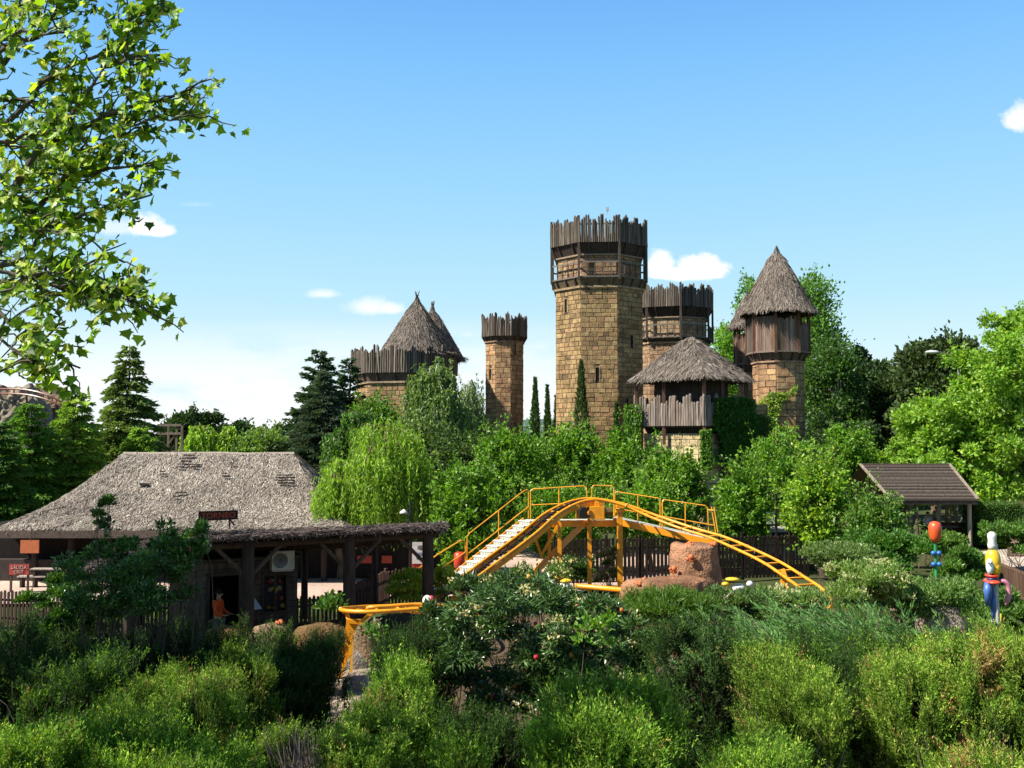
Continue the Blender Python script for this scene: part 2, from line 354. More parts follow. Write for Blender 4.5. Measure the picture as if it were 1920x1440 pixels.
# ------------------------------------------------------------------ castle builders
STONE = [((.42, .28, .135), 3), ((.48, .33, .165), 2), ((.355, .235, .115), 2), ((.29, .195, .105), 1.2), ((.46, .29, .145), 1)]
REDST = [((.42, .26, .16), 2), ((.36, .22, .14), 2), ((.46, .31, .18), 2)]
PINKST = [((.48, .29, .155), 3), ((.53, .34, .185), 2), ((.39, .235, .13), 2)]
MORTAR = (.10, .075, .05)
WOOD = [((.17, .14, .112), 3), ((.122, .098, .078), 2.5), ((.24, .205, .175), 1), ((.085, .065, .052), 2)]
REDWOOD = [((.20, .135, .10), 3), ((.15, .10, .075), 2), ((.27, .20, .165), 1)]
THATCH = [((.28, .235, .20), 3), ((.21, .175, .15), 2), ((.36, .31, .265), 1.3), ((.14, .115, .10), 1.2)]
BEAM = (.085, .062, .05)
def ring(c, r, n, ph, z):
    """n corner points of a polygon; ph = angle of the first corner from the viewer's side, towards the right"""
    a = ph + np.arange(n) * 2 * math.pi / n
    return np.stack([c[0] + r * np.sin(a), c[1] - r * np.cos(a), np.full(n, float(z))], 1)
def stone_wall(mb, A, B, z0, z1, rng, ch=.35, wr=(.32, .72), pal=STONE, holes=(), proud=.035):
    """courses of separate blocks on the upright face from A to B; outside is on the right-hand side"""
    A = np.array(A[:2], float); B = np.array(B[:2], float); L = np.linalg.norm(B - A); t = (B - A) / L; n = np.array([t[1], -t[0]])
    def P(u, z, o): q = A + t * u + n * o; return [q[0], q[1], z]
    z = z0; v = []; f = []; C = []
    while z < z1 - .05:
        h = min(ch * rng.uniform(.85, 1.15), z1 - z); u = 0.0
        if z1 - z - h < .15: h = z1 - z
        hs_ = [(a, b) for a, b, c_, d in holes if z + h > c_ + .02 and z < d - .02]
        while u < L - 1e-3:
            w = rng.uniform(*wr); w = min(w, L - u)
            if L - u - w < .2: w = L - u
            for a, b in hs_:
                if a <= u + 1e-6 < b - 1e-6: w = b - u
                elif u < a < u + w: w = a - u
            if not any(a <= u + 1e-6 and u + w <= b + 1e-6 for a, b in hs_):
                _ = (0)
                o = proud * rng.uniform(.35, 1.1); e = .014; b_ = .02; tl = rng.uniform(-.008, .008, 4); i = len(v)
                v += [P(u + e, z + e, 0), P(u + w - e, z + e, 0), P(u + w - e, z + h - e, 0), P(u + e, z + h - e, 0)]
                v += [P(u + e + b_, z + e + b_, o + tl[0]), P(u + w - e - b_, z + e + b_, o + tl[1]), P(u + w - e - b_, z + h - e - b_, o + tl[2]), P(u + e + b_, z + h - e - b_, o + tl[3])]
                f += [[i + 4, i + 5, i + 6, i + 7], [i, i + 1, i + 5, i + 4], [i + 1, i + 2, i + 6, i + 5], [i + 2, i + 3, i + 7, i + 6], [i + 3, i, i + 4, i + 7]]
                cc = cols(1, pal, rng, .11, .03)[0]; C += [cc] * 5
            u += w
        z += h
    if f: mb.add(v, np.array(f), np.array(C))
def shaft(name, c, r, n, ph, z0, z1, rng, parent, holes={}, **kw):
    mb = MB(); p = ring(c, r, n, ph, z0)
    q = ring(c, r, n, ph, z1); v = np.concatenate([p, q]); mb.add(v, [[i, (i + 1) % n, n + (i + 1) % n, n + i] for i in range(n)] + [list(range(n, 2 * n))], MORTAR)
    for i in range(n): stone_wall(mb, p[i], p[(i + 1) % n], z0, z1, rng, holes=holes.get(i, ()), **kw)
    return mb.build(name, 'stone', parent)
def palisade_run(mb, A, B, z0, ztop, rng, pal=WOOD, w=.155, tall=.36, period=(3, 4), wob=.1):
    """upright split logs side by side from A to B, tops in battlement groups"""
    A = np.array(A[:2], float); B = np.array(B[:2], float); L = np.linalg.norm(B - A); t = (B - A) / L; k = max(2, int(L / w)); w = L / k
    hi = rng.integers(0, sum(period))
    for i in range(k):
        up = (i + hi) % sum(period) < period[0]
        h = ztop + (tall if up else 0) + rng.uniform(-.14, .12)
        q = A + t * (i + .5) * w; r = w * rng.uniform(.52, .68); c3 = cols(1, pal, rng, .2, .04)[0]; dx = rng.normal(size=2) * .012
        zz = np.array([z0, z0 + (h - z0) * .5, h - .12, h]); P = np.stack([q[0] + dx[0] * np.arange(4) + rng.normal(size=4) * wob * .12, q[1] + dx[1] * np.arange(4), zz], 1)
        mb.tube(P, [r, r * rng.uniform(.85, 1.1), r * .9, r * .45], c3, 6)
def palisade(name, pts, z0, ztop, rng, parent, edges=None, **kw):
    mb = MB(); n = len(pts)
    for i in (range(n) if edges is None else edges): palisade_run(mb, pts[i], pts[(i + 1) % n], z0, ztop, rng, **kw)
    for i in (range(n) if edges is None else edges):           # a rail behind the logs
        for z in (z0 + .25, ztop - .3): mb.beam([*pts[i][:2], z], [*pts[(i + 1) % n][:2], z], .08, .1, (.12, .1, .08))
    return mb.build(name, 'oldwood', parent)
def flare(name, c, n, ph, r0, z0, r1, z1, parent, col=(.10, .07, .05), ribs=3, rng=rg, th=.07):
    """boarded or rendered slope between two polygons, with brackets"""
    mb = MB(); p = ring(c, r0, n, ph, z0); q = ring(c, r1, n, ph, z1)
    mb.add(np.concatenate([p, q]), [[i, (i + 1) % n, n + (i + 1) % n, n + i] for i in range(n)], col); o = mb.build(name, 'beam', parent)
    for i in range(n):
        for k in range(ribs):
            s = (k + .5) / ribs; a = p[i] * (1 - s) + p[(i + 1) % n] * s; b = q[i] * (1 - s) + q[(i + 1) % n] * s
            out = nrm(np.array([(a + b)[0] / 2 - c[0], (a + b)[1] / 2 - c[1], 0.0])) * .06
            m_ = MB(); m_.beam(a + out, b + out, .1, .14, BEAM, up=(0, 0, 1)); m_.build('bracket', 'beam', parent)
    return o
def polyring(name, c, n, ph, r, z, w, h, col, parent, m='beam'):
    mb = MB(); p = ring(c, r, n, ph, z)
    for i in range(n): mb.beam(p[i], p[(i + 1) % n], w, h, col)
    return mb.build(name, m, parent)
def slit(c, r, n, ph, i, s, z, parent, w=.26, h=.95, label=None):
    p = ring(c, r, n, ph, z); a = p[i] * (1 - s) + p[(i + 1) % n] * s; t = nrm(p[(i + 1) % n] - p[i]); no = np.array([t[1], -t[0], 0])
    rot = np.stack([t, no, [0, 0, 1]], 1); mb = MB()
    mb.box(a + no * .004, (w, .02, h), (.015, .011, .008), rot)  # near-black panel paints the dark of the recess; one jamb coloured lighter
    o = mb.build('arrow_slit', 'stone', parent); fr = MB()
    for sx in (-1, 1): fr.box(a + t * sx * (w / 2 + .04) + no * .03, (.08, .06, h + .16), (.45, .34, .2) if sx > 0 else (.30, .22, .13), rot)
    fr.box(a + np.array([0, 0, h / 2 + .04]) + no * .03, (w, .055, .08), (.4, .3, .18), rot); f = fr.build('frame', 'stone', parent)
    f.parent = o; return o
def slit_hole(s, z, L, w=.26, h=.95): return (s * L - w / 2 - .02, s * L + w / 2 + .02, z - h / 2, z + h / 2)

def big_tower(name, label, c, R_, rs, ph, Z, seed, slits=(), pal=STONE, upal=REDST, ch=.35):
    """octagonal stone tower with an open timber gallery and a palisade crown; Z = dict of heights"""
    rng = np.random.default_rng(seed); root = thing(name, label, 'tower', (c[0], c[1], 0), 'stone castle towers'); n = 8
    L = 2 * rs * math.sin(math.pi / n); holes = {}
    for i, s, z in slits: holes.setdefault(i, []).append(slit_hole(s, z, L))
    shaft('shaft', c, rs, n, ph, 0, Z['shaft'], rng, root, holes, pal=pal, ch=ch)
    for i, s, z in slits: slit(c, rs, n, ph, i, s, z, root)
    polyring('string_course', c, n, ph, rs + .06, Z['shaft'] + .02, .2, .16, (.42, .31, .19), root, 'stone')
    flare('flare', c, n, ph, rs + .02, Z['shaft'] + .1, R_ - .06, Z['floor'] - .08, root, (.17, .125, .075), 3)
    fl = MB(); p = ring(c, R_, n, ph, Z['floor'] - .08); q = ring(c, R_, n, ph, Z['floor'] + .02)
    fl.add(np.concatenate([p, q]), [[i, (i + 1) % n, n + (i + 1) % n, n + i] for i in range(n)] + [list(range(n, 2 * n)), list(range(n))[::-1]], (.17, .15, .12)); fl.build('gallery_floor', 'oldwood', root)
    shaft('gallery_wall', c, rs - .12, n, ph, Z['floor'] + .02, Z['wall'], rng, root, pal=upal, ch=ch)
    polyring('wall_plate', c, n, ph, rs - .02, Z['wall'] + .02, .16, .12, (.30, .22, .15), root)
    flare('eave_boarding', c, n, ph, rs - .1, Z['wall'] + .06, R_ - .03, Z['pal'] - .02, root, (.07, .05, .04), 2)
    pr = ring(c, R_, n, ph, 0)
    for i in range(n):
        m_ = MB(); m_.box((pr[i][0], pr[i][1], (Z['floor'] - .25 + Z['top'] + .35) / 2), (.16, .16, Z['top'] + .6 - Z['floor']), (.10, .078, .065)); m_.build('post', 'beam', root)
    polyring('handrail', c, n, ph, R_ - .05, Z['rail'], .07, .11, (.20, .18, .14), root, 'oldwood')
    p = ring(c, R_ - .05, n, ph, 0)
    for i in range(n):
        for s in (.2, .4, .6, .8):
            a = p[i] * (1 - s) + p[(i + 1) % n] * s
            m_ = MB(); m_.box((a[0], a[1], (Z['floor'] + Z['rail']) / 2 + .0), (.08, .08, Z['rail'] - Z['floor'] - .1), (.13, .10, .08)); m_.build('baluster', 'oldwood', root)
    palisade('palisade', ring(c, R_ + .02, n, ph, 0), Z['pal'], Z['top'], rng, root)
    dk = MB(); dk.poly(ring(c, R_ - .1, n, ph, Z['pal'] + .05), (.15, .12, .1)); dk.build('roof_deck', 'beam', root)
    return root
# main tower
Yt = 75.0; c = (xat(1124, Yt), Yt)
Zm = dict(shaft=zat(537, 71.6), floor=zat(516, 71.2), rail=zat(489, 71.2), wall=zat(478, 71.9), pal=zat(452, 71.1), top=zat(410, 71.1))
main = big_tower('stone_tower', 'tallest octagonal stone tower with open timber gallery and palisade crown', c, 3.86, 3.5, R(18), Zm, 11,
    slits=[(7, .44, zat(701, 71.8)), (6, .42, zat(572, 72.8)), (0, .55, zat(640, 72.5)), (0, .35, zat(760, 72.5))])
sn = at(1139, 392, 73.6); m_ = MB(); m_.tube([sn - [0, 0, .45], sn - [0, 0, .1]], .025, (.5, .5, .5)); m_.box(sn, (.22, .12, .26), (.55, .55, .55)); m_.build('instrument_box', 'metal', main)  # small instrument box on a short mast; it is no lamp
# second tower behind
Yt = 88.0; c = (xat(1259, Yt), Yt)
Zm = dict(shaft=zat(641, 84.4), floor=zat(630, 84.2), rail=zat(607, 84.2), wall=zat(594, 84.6), pal=zat(573, 84.1), top=zat(537, 84.1))
big_tower('stone_tower', 'shorter dark galleried stone tower right behind the tallest tower', c, 3.85, 3.4, R(4), Zm, 12, pal=REDST, upal=[((.5, .36, .22), 1), ((.42, .30, .19), 1)])
# slim tower
def slim_tower():
    rng = np.random.default_rng(13); Yt = 80.0; c = (xat(946, Yt), Yt); ph = R(19)
    root = thing('stone_tower', 'slim plain stone tower with small palisade crown, left of the tallest tower', 'tower', (c[0], c[1], 0), 'stone castle towers')
    zs = zat(640, 78.4); L = 2 * 1.58 * math.sin(math.pi / 8); z1 = zat(700, 78.6); z2 = zat(650, 78.6)
    shaft('shaft', c, 1.60, 8, ph, 0, zs, rng, root, {6: [slit_hole(.5, z1, L)], 0: [slit_hole(.35, z2, L)]}, pal=PINKST, ch=.40, wr=(.35, .7))
    slit(c, 1.60, 8, ph, 6, .5, z1, root, .26, .75); slit(c, 1.60, 8, ph, 0, .35, z2, root, .16, .5)
    polyring('string_course', c, 8, ph, 1.65, zs + .02, .16, .12, (.36, .24, .16), root, 'stone')
    flare('flare', c, 8, ph, 1.62, zs + .08, 1.86, zat(629, 78.1), root, (.13, .09, .06), 2)
    palisade('palisade', ring(c, 1.9, 8, ph, 0), zat(629, 78.1), zat(593, 78.1), rng, root, tall=.3, w=.14)
slim_tower()
# ------------------------------------------------------------------ thatch
def strips(mb, tris, dens, L, Wd, rng, pal=THATCH, lift=.05, lw=.6, rnd=.2):
    """straw laid down the slope of every triangle"""
    for T, k in tris:
        T = np.array(T, float); n = np.cross(T[1] - T[0], T[2] - T[0]); ar = np.linalg.norm(n) / 2
        if ar < 1e-6: continue
        n = n / (2 * ar); n = n if n[2] > 0 else -n
        d = np.array([0, 0, -1.]) - n * (-n[2]); d = d / (np.linalg.norm(d) + 1e-9); s = np.cross(d, n)
        m_ = int(ar * dens + rng.random()); 
        if m_ < 1: continue
        a, b = rng.random(m_), rng.random(m_); fl = a + b > 1; a[fl] = 1 - a[fl]; b[fl] = 1 - b[fl]
        P = T[0] + a[:, None] * (T[1] - T[0]) + b[:, None] * (T[2] - T[0])
        D = nrm(d + s * rng.normal(size=(m_, 1)) * rnd + n * rng.uniform(-.03, .2, (m_, 1)))
        S = nrm(np.cross(D, n + rng.normal(size=(m_, 3)) * .35)); l = (L * rng.uniform(.5, 1.3, m_))[:, None]; w = (Wd * rng.uniform(.6, 1.4, m_))[:, None] / 2
        P = P + n * (lift * rng.uniform(.2, 1, (m_, 1))); Q = P + D * l
        v = np.stack([P - S * w, P + S * w, Q + S * w * lw, Q - S * w * lw], 1).reshape(-1, 3)
        C = cols(m_, pal, rng, .22, .04) * k * (1 + .16 * snoise(P, 1.1, 5))[:, None]
        mb.add(v, np.arange(4 * m_).reshape(m_, 4), C)
def thatch_cone(name, prof, c, parent, rng, n=28, dens=120, L=.4, Wd=.06, ph=0., sides=None, pal=THATCH):
    """prof = [(r, z)] from the tip down to the eave; thick eave closed below"""
    n = sides or n; mb = MB(); re, ze = prof[-1]
    full = prof + [(re - .03, ze - .22), (max(re - .9, .2), ze + .10)]
    P = [ring(c, max(r, .01) * (1 if sides else 1), n, ph, z) for r, z in full]
    if not sides:
        for q in P: q[:, 2] += rng.normal(size=n) * .03
    v = np.concatenate(P); f = [[i * n + j, i * n + (j + 1) % n, (i + 1) * n + (j + 1) % n, (i + 1) * n + j] for i in range(len(P) - 1) for j in range(n)]
    mb.add(v, f, np.array([.15, .125, .105])); T = []
    for i in range(len(prof) - 1):
        for j in range(n):
            a, b, c_, d = P[i][j], P[i][(j + 1) % n], P[i + 1][(j + 1) % n], P[i + 1][j]; T += [((a, b, c_), 1), ((a, c_, d), 1)]
    strips(mb, T, dens, L, Wd, rng, pal)
    # ragged fringe on the eave
    for j in range(n):
        a, b = P[len(prof) - 1][j], P[len(prof) - 1][(j + 1) % n]; m_ = max(2, int(np.linalg.norm(b - a) * 22)); s = rng.random(m_)[:, None]
        q = a + (b - a) * s; o = nrm(np.stack([q[:, 0] - c[0], q[:, 1] - c[1], np.zeros(m_)], 1)); D = o * .25 + np.array([0, 0, -1.]) + rng.normal(size=(m_, 3)) * .22
        leaf_cloud(mb, q + [0, 0, .05], D, rng.uniform(.18, .42, m_), .06, cols(m_, pal, rng), rng)
    return mb.build(name, 'thatch', parent)
# coned hall on the left
def hall():
    rng = np.random.default_rng(14); Yt = 78.0; c = (xat(758, Yt), Yt); ph = R(7); Rr = 4.15; yf = Yt - 4.0
    root = thing('hall_tower', 'broad low stone tower ringed by a palisade, with two thatched cones on top', 'tower', (c[0], c[1], 0), 'stone castle towers')
    zs = zat(716, yf); shaft('shaft', c, 3.75, 8, ph, 0, zs, rng, root, ch=.35)
    polyring('string_course', c, 8, ph, 3.82, zs + .02, .18, .14, (.45, .34, .22), root, 'stone')
    flare('flare', c, 8, ph, 3.78, zs + .1, 4.1, zat(698, yf), root, (.15, .11, .08), 2)
    palisade('palisade', ring(c, Rr, 8, ph, 0), zat(698, yf), zat(654, yf), rng, root, tall=.33, w=.18)
    d_ = MB(); d_.poly(ring(c, 4.0, 8, ph, zat(690, yf)), (.12, .1, .08)); d_.build('deck', 'beam', root)
    for px, ya, ye, Yc, hw in ((780, 556, 664, 77.6, 69), (810, 574, 672, 79.5, 58)):
        sc = FPX / Yc; za = zat(ya, Yc); ze = zat(ye, Yc); r = hw / sc; H = za - ze; cc = (xat(px, Yc), Yc)
        rf = thatch_cone('conical_roof', [(.03, za + .15), (.16, za - .35), (r * .30, za - H * .30), (r * .66, za - H * .66), (r * .97, ze + .1), (r * 1.02, ze)], cc, root, rng, dens=190, L=.5, Wd=.042)
        t_ = MB()
        for k in range(7): t_.tube([np.array([cc[0], cc[1], za - .3]), np.array([cc[0] + rng.normal() * .12, cc[1] + rng.normal() * .12, za + rng.uniform(.25, .5)])], [.05, .02], (.2, .16, .14), 5)
        f_ = t_.build('finial', 'oldwood', root); f_.parent = rf
        d_ = MB(); d_.lathe([(r * .72, -3.0), (r * .72, .12)], (cc[0], cc[1], ze), (.14, .105, .08), 16); d_.build('turret_wall', 'beam', root)
hall()
# timber turret with the tall straw cone
def turret(label, px, Yt, ph, rc, rs, ycab0, ycab1, yshaft, ya, ye, re, seed, ch=.5, yb=None):
    rng = np.random.default_rng(seed); c = (xat(px, Yt), Yt); yf = Yt - rc
    root = thing('turret', label, 'turret', (c[0], c[1], 0), 'thatched turrets')
    zs = zat(yshaft, yf); z0 = zat(ycab1, yf); z1 = zat(ycab0, yf); za = zat(ya, Yt); ze = zat(ye, Yt)
    shaft('shaft', c, rs, 8, ph, 0, zs, rng, root, pal=PINKST, ch=ch, wr=(.55, 1.0), proud=.06)
    polyring('string_course', c, 8, ph, rs + .06, zs + .02, .2, .12, (.42, .27, .18), root, 'stone')
    flare('flare', c, 8, ph, rs + .02, zs + .08, rc - .02, z0, root, (.20, .13, .09), 2)
    p = ring(c, rc, 8, ph, 0)
    for i in range(8):
        m_ = MB(); m_.box((p[i][0], p[i][1], (z0 - .12 + ze + .1) / 2), (.2, .2, ze + .22 - z0), (.17, .085, .055)); m_.build('post', 'beam', root)
        b = MB(); a0, a1 = p[i], p[(i + 1) % 8]; L = np.linalg.norm(a1 - a0); k = int(L / .15); t = (a1 - a0) / L
        for j in range(k):
            q = a0 + t * (j + .5) * L / k; h = z1 + .12 - (0 if i in (0, 5, 6, 7) else rng.uniform(.3, .9)) - rng.uniform(0, .1) * (i == 0) * 3; rot = np.stack([t, [t[1], -t[0], 0], [0, 0, 1]], 1)
            b.box((q[0], q[1], (z0 + h) / 2), (L / k * .93, .06 + rng.uniform(0, .03), h - z0), cols(1, WOOD if i == 6 else REDWOOD, rng, .25)[0], rot)
        b.build('board_panel', 'oldwood', root)
    polyring('sill', c, 8, ph, rc + .02, z0, .16, .12, (.22, .17, .14), root)
    H = za - ze
    thatch_cone('conical_roof', [(.03, za), (.12, za - H * .09), (re * .2, za - H * .2), (re * .5, za - H * .5), (re * .82, za - H * .84), (re * .97, ze + .12), (re, ze)], c, root, rng, dens=300, L=.45, Wd=.038)
    return root
turret('tall pointed straw cone on an eight-sided timber cabin over a pinkish stone shaft', 1461, 72, R(-19), 2.2, 1.8, 594, 658, 677, 461, 586, 2.72, 15)
turret('small thatched turret half hidden behind the tall straw cone', 1404, 79, R(-15), 1.0, .75, 628, 682, 700, 548, 612, 1.42, 16)
# gazebo
def gazebo():
    rng = np.random.default_rng(17); Yc = 66.0; c = (xat(1297, Yc), Yc); re = 4.35; rw = 3.72; yf = Yc - rw
    root = thing('lookout_pavilion', 'square lookout with a broad pyramid straw roof and plank parapet in front of the towers', 'pavilion', (c[0], c[1], 0))
    za = zat(633, Yc); ze = zat(708, Yc - .6 * re); ph = R(2); H = za - ze; pr = []
    z0 = zat(798, yf); z1 = zat(752, yf)
    bs = MB(); p = ring(c, 3.2, 4, ph, 0); zb = zat(812, yf)
    q = ring(c, 3.2, 4, ph, zb); bs.add(np.concatenate([p, q]), [[i, (i + 1) % 4, 4 + (i + 1) % 4, 4 + i] for i in range(4)] + [[4, 5, 6, 7]], MORTAR)
    for i in range(4): stone_wall(bs, p[i], p[(i + 1) % 4], 0, zb, rng, ch=.5, wr=(.5, 1.1), pal=[((.62, .50, .27), 2), ((.55, .43, .25), 2)])
    bs.build('stone_base', 'stone', root)
    fl = MB(); a = ring(c, rw, 4, ph, z0 - .1); b = ring(c, rw, 4, ph, z0 + .05); fl.add(np.concatenate([a, b]), [[i, (i + 1) % 4, 4 + (i + 1) % 4, 4 + i] for i in range(4)] + [[4, 5, 6, 7], [3, 2, 1, 0]], (.14, .1, .08)); fl.build('floor', 'beam', root)
    cw = MB(); a = ring(c, 3.0, 4, ph, zb); b = ring(c, 3.2, 4, ph, z0 - .1); cw.add(np.concatenate([a, b]), [[i, (i + 1) % 4, 4 + (i + 1) % 4, 4 + i] for i in range(4)], (.05, .04, .03)); cw.build('floor_frame', 'beam', root)
    rm = MB(); a = ring(c, 2.5, 4, ph, z0 + .05); b = ring(c, 2.5, 4, ph, ze + .3); rm.add(np.concatenate([a, b]), [[i, (i + 1) % 4, 4 + (i + 1) % 4, 4 + i] for i in range(4)], (.075, .05, .04)); rm.build('inner_wall', 'beam', root)
    p = ring(c, rw, 4, ph, 0)
    for i in range(4):
        for s in (0, .42):
            a = p[i] * (1 - s) + p[(i + 1) % 4] * s
            m_ = MB(); m_.box((a[0], a[1], (z0 - 1.2 + ze + .3) / 2), (.2, .2, ze + 1.5 - z0), (.15, .08, .06)); m_.build('post', 'beam', root)
    palisade('parapet', ring(c, rw + .12, 4, ph, 0), z0, z1, rng, root, w=.19, tall=.42, period=(3, 3), pal=[((.26, .21, .18), 3), ((.20, .155, .13), 2), ((.32, .27, .24), 1)])
    thatch_cone('thatched_roof', [(.05, za), (re * .16, za - H * .10), (re * .5, za - H * .45), (re * .8, za - H * .78), (re, ze)], c, root, rng, dens=150, L=.5, Wd=.06, sides=None, n=4 * 1, ph=ph) if False else None
    mb = MB()
    prof = [(.05, za), (re * .14, za - H * .09), (re * .5, za - H * .46), (re * .82, za - H * .80), (re, ze)]
    def sq(r, z, k=6):            # rounded square ring
        pts = []; cs = ring(c, r, 4, ph, z)
        for i in range(4):
            for j in range(k):
                s = j / k; q_ = cs[i] * (1 - s) + cs[(i + 1) % 4] * s; ctr = np.array([c[0], c[1], z]); rad = np.linalg.norm(q_ - ctr)
                if j == 0: q_ = ctr + (q_ - ctr) * .955
                q_ = q_.copy(); q_[2] += rng.normal() * .035 + .05 * (rad / max(r, .1)); pts.append(q_)
        return np.array(pts)
    P = [sq(r, z) for r, z in prof] + [sq(re - .04, ze - .24), sq(re - 1.2, ze + .22)]; n = 24
    mb.add(np.concatenate(P), [[i * n + j, i * n + (j + 1) % n, (i + 1) * n + (j + 1) % n, (i + 1) * n + j] for i in range(len(P) - 1) for j in range(n)], np.array([.15, .125, .105])); T = []
    for i in range(len(prof) - 1):
        for j in range(n):
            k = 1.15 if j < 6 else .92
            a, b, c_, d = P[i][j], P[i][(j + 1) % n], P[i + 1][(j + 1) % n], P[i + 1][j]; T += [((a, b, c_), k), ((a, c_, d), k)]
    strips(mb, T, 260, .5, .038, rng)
    for j in range(n):
        a, b = P[len(prof) - 1][j], P[len(prof) - 1][(j + 1) % n]; m_ = int(np.linalg.norm(b - a) * 28); s = rng.random(m_)[:, None]; q = a + (b - a) * s
        D = np.array([0, 0, -1.]) + rng.normal(size=(m_, 3)) * .25; leaf_cloud(mb, q + [0, 0, .06], D, rng.uniform(.2, .45, m_), .06, cols(m_, THATCH, rng), rng)
    mb.build('thatched_roof', 'thatch', root)
gazebo()
# curtain wall joining gazebo and turret, hidden under ivy
cw = MB(); rngc = np.random.default_rng(18)
A, B = (xat(1335, 64.5), 64.5), (xat(1440, 68.5), 68.5)
zt = zat(756, 66)
cw.add([[A[0], A[1], 0], [B[0], B[1], 0], [B[0], B[1], zt], [A[0], A[1], zt], [A[0] - .3, A[1] + .8, 0], [B[0] - .3, B[1] + .8, 0], [B[0] - .3, B[1] + .8, zt], [A[0] - .3, A[1] + .8, zt]], [[0, 1, 2, 3], [5, 4, 7, 6], [3, 2, 6, 7], [4, 0, 3, 7], [1, 5, 6, 2]], MORTAR)
stone_wall(cw, A, B, 0, zt, rngc, ch=.5)
tag(cw.build('curtain_wall', 'stone', origin=(A[0], A[1], 0)), 'stone curtain wall under ivy between the square lookout and the straw-coned turret', 'wall')
def ivy(label, fn, n, seed, pal, leaf=.16):
    rng = np.random.default_rng(seed); P, Nn = fn(n, rng); mb = MB()
    D = Nn * .5 + np.array([0, 0, -.6]) + rng.normal(size=(len(P), 3)) * .45
    leaf_cloud(mb, P, D, leaf * rng.uniform(.6, 1.3, len(P)), leaf * .85, cols(len(P), pal, rng), rng)
    o = mb.build('ivy', 'leaf', origin=P.mean(0) * [1, 1, 0]); return tag(o, label, 'ivy', 'ivy on the castle')
def sheet_fn(A, B, z0, z1, thick=.25, hole=0.0, ragged=.8):
    A = np.array(A[:2]); B = np.array(B[:2]); t = B - A; L = np.linalg.norm(t); t = t / L; no = np.array([t[1], -t[0], 0])
    def fn(n, rng):
        u = rng.random(n) * L; z = z0 + (z1 - z0) * rng.random(n); P = np.stack([A[0] + t[0] * u, A[1] + t[1] * u, z], 1)
        nzv = snoise(P, 1.7, 3); top = z1 - ragged * (.5 + .5 * snoise(P * [1, 1, 0], 2.3, 9)); keep = (nzv > hole - 1) & (z < top)
        P = P[keep] + no * (.05 + thick * rng.random((keep.sum(), 1)) * (1 + .7 * nzv[keep][:, None])); return P, np.tile(no, (len(P), 1))
    return fn
c = (xat(1297, 66), 66); p = ring(c, 3.95, 4, R(2), 0)
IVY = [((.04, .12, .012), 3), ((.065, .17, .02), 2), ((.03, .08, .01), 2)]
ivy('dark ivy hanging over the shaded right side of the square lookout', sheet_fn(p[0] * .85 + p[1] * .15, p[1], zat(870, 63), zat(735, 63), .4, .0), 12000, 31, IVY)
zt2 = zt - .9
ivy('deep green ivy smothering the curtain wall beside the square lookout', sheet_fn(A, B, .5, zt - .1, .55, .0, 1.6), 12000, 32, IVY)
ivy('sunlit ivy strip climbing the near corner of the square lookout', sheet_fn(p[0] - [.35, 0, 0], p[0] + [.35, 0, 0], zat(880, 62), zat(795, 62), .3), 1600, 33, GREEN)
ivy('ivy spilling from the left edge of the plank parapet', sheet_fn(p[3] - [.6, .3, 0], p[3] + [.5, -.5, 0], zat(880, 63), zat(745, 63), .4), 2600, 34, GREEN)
tcn = (xat(1461, 72), 72); q = ring(tcn, 1.95, 8, R(-19), 0)
ivy('yellowish ivy creeping up the pinkish turret shaft', sheet_fn(q[7] + [0, -.25, 0], q[1] + [0, -.25, 0], zat(805, 69.5), zat(718, 69.5), .35, .75, 1.5), 3000, 35, BRIGHT + GREEN)
# ------------------------------------------------------------------ text helper
def lettering(text, size, m, parent, loc, rot, col=(.5, .1, .05), depth=.01, name='lettering'):
    cu = bpy.data.curves.new('txt', 'FONT'); cu.body = text; cu.size = size; cu.extrude = depth; cu.align_x = 'CENTER'; cu.align_y = 'CENTER'; cu.resolution_u = 2; cu.space_line = .9
    to = bpy.data.objects.new('txt', cu); COL.objects.link(to); dg = bpy.context.evaluated_depsgraph_get()
    me = bpy.data.meshes.new_from_object(to.evaluated_get(dg)); bpy.data.objects.remove(to)
    a = me.attributes.new('col', 'FLOAT_COLOR', 'FACE'); a.data.foreach_set('color', np.tile(np.array([*col, 1.], np.float32), len(me.polygons)))
    me.materials.clear(); me.materials.append(M[m]); o = bpy.data.objects.new(name, me); COL.objects.link(o); o.parent = parent
    o.location = Vector(loc) - parent.location; o.rotation_euler = rot; return o
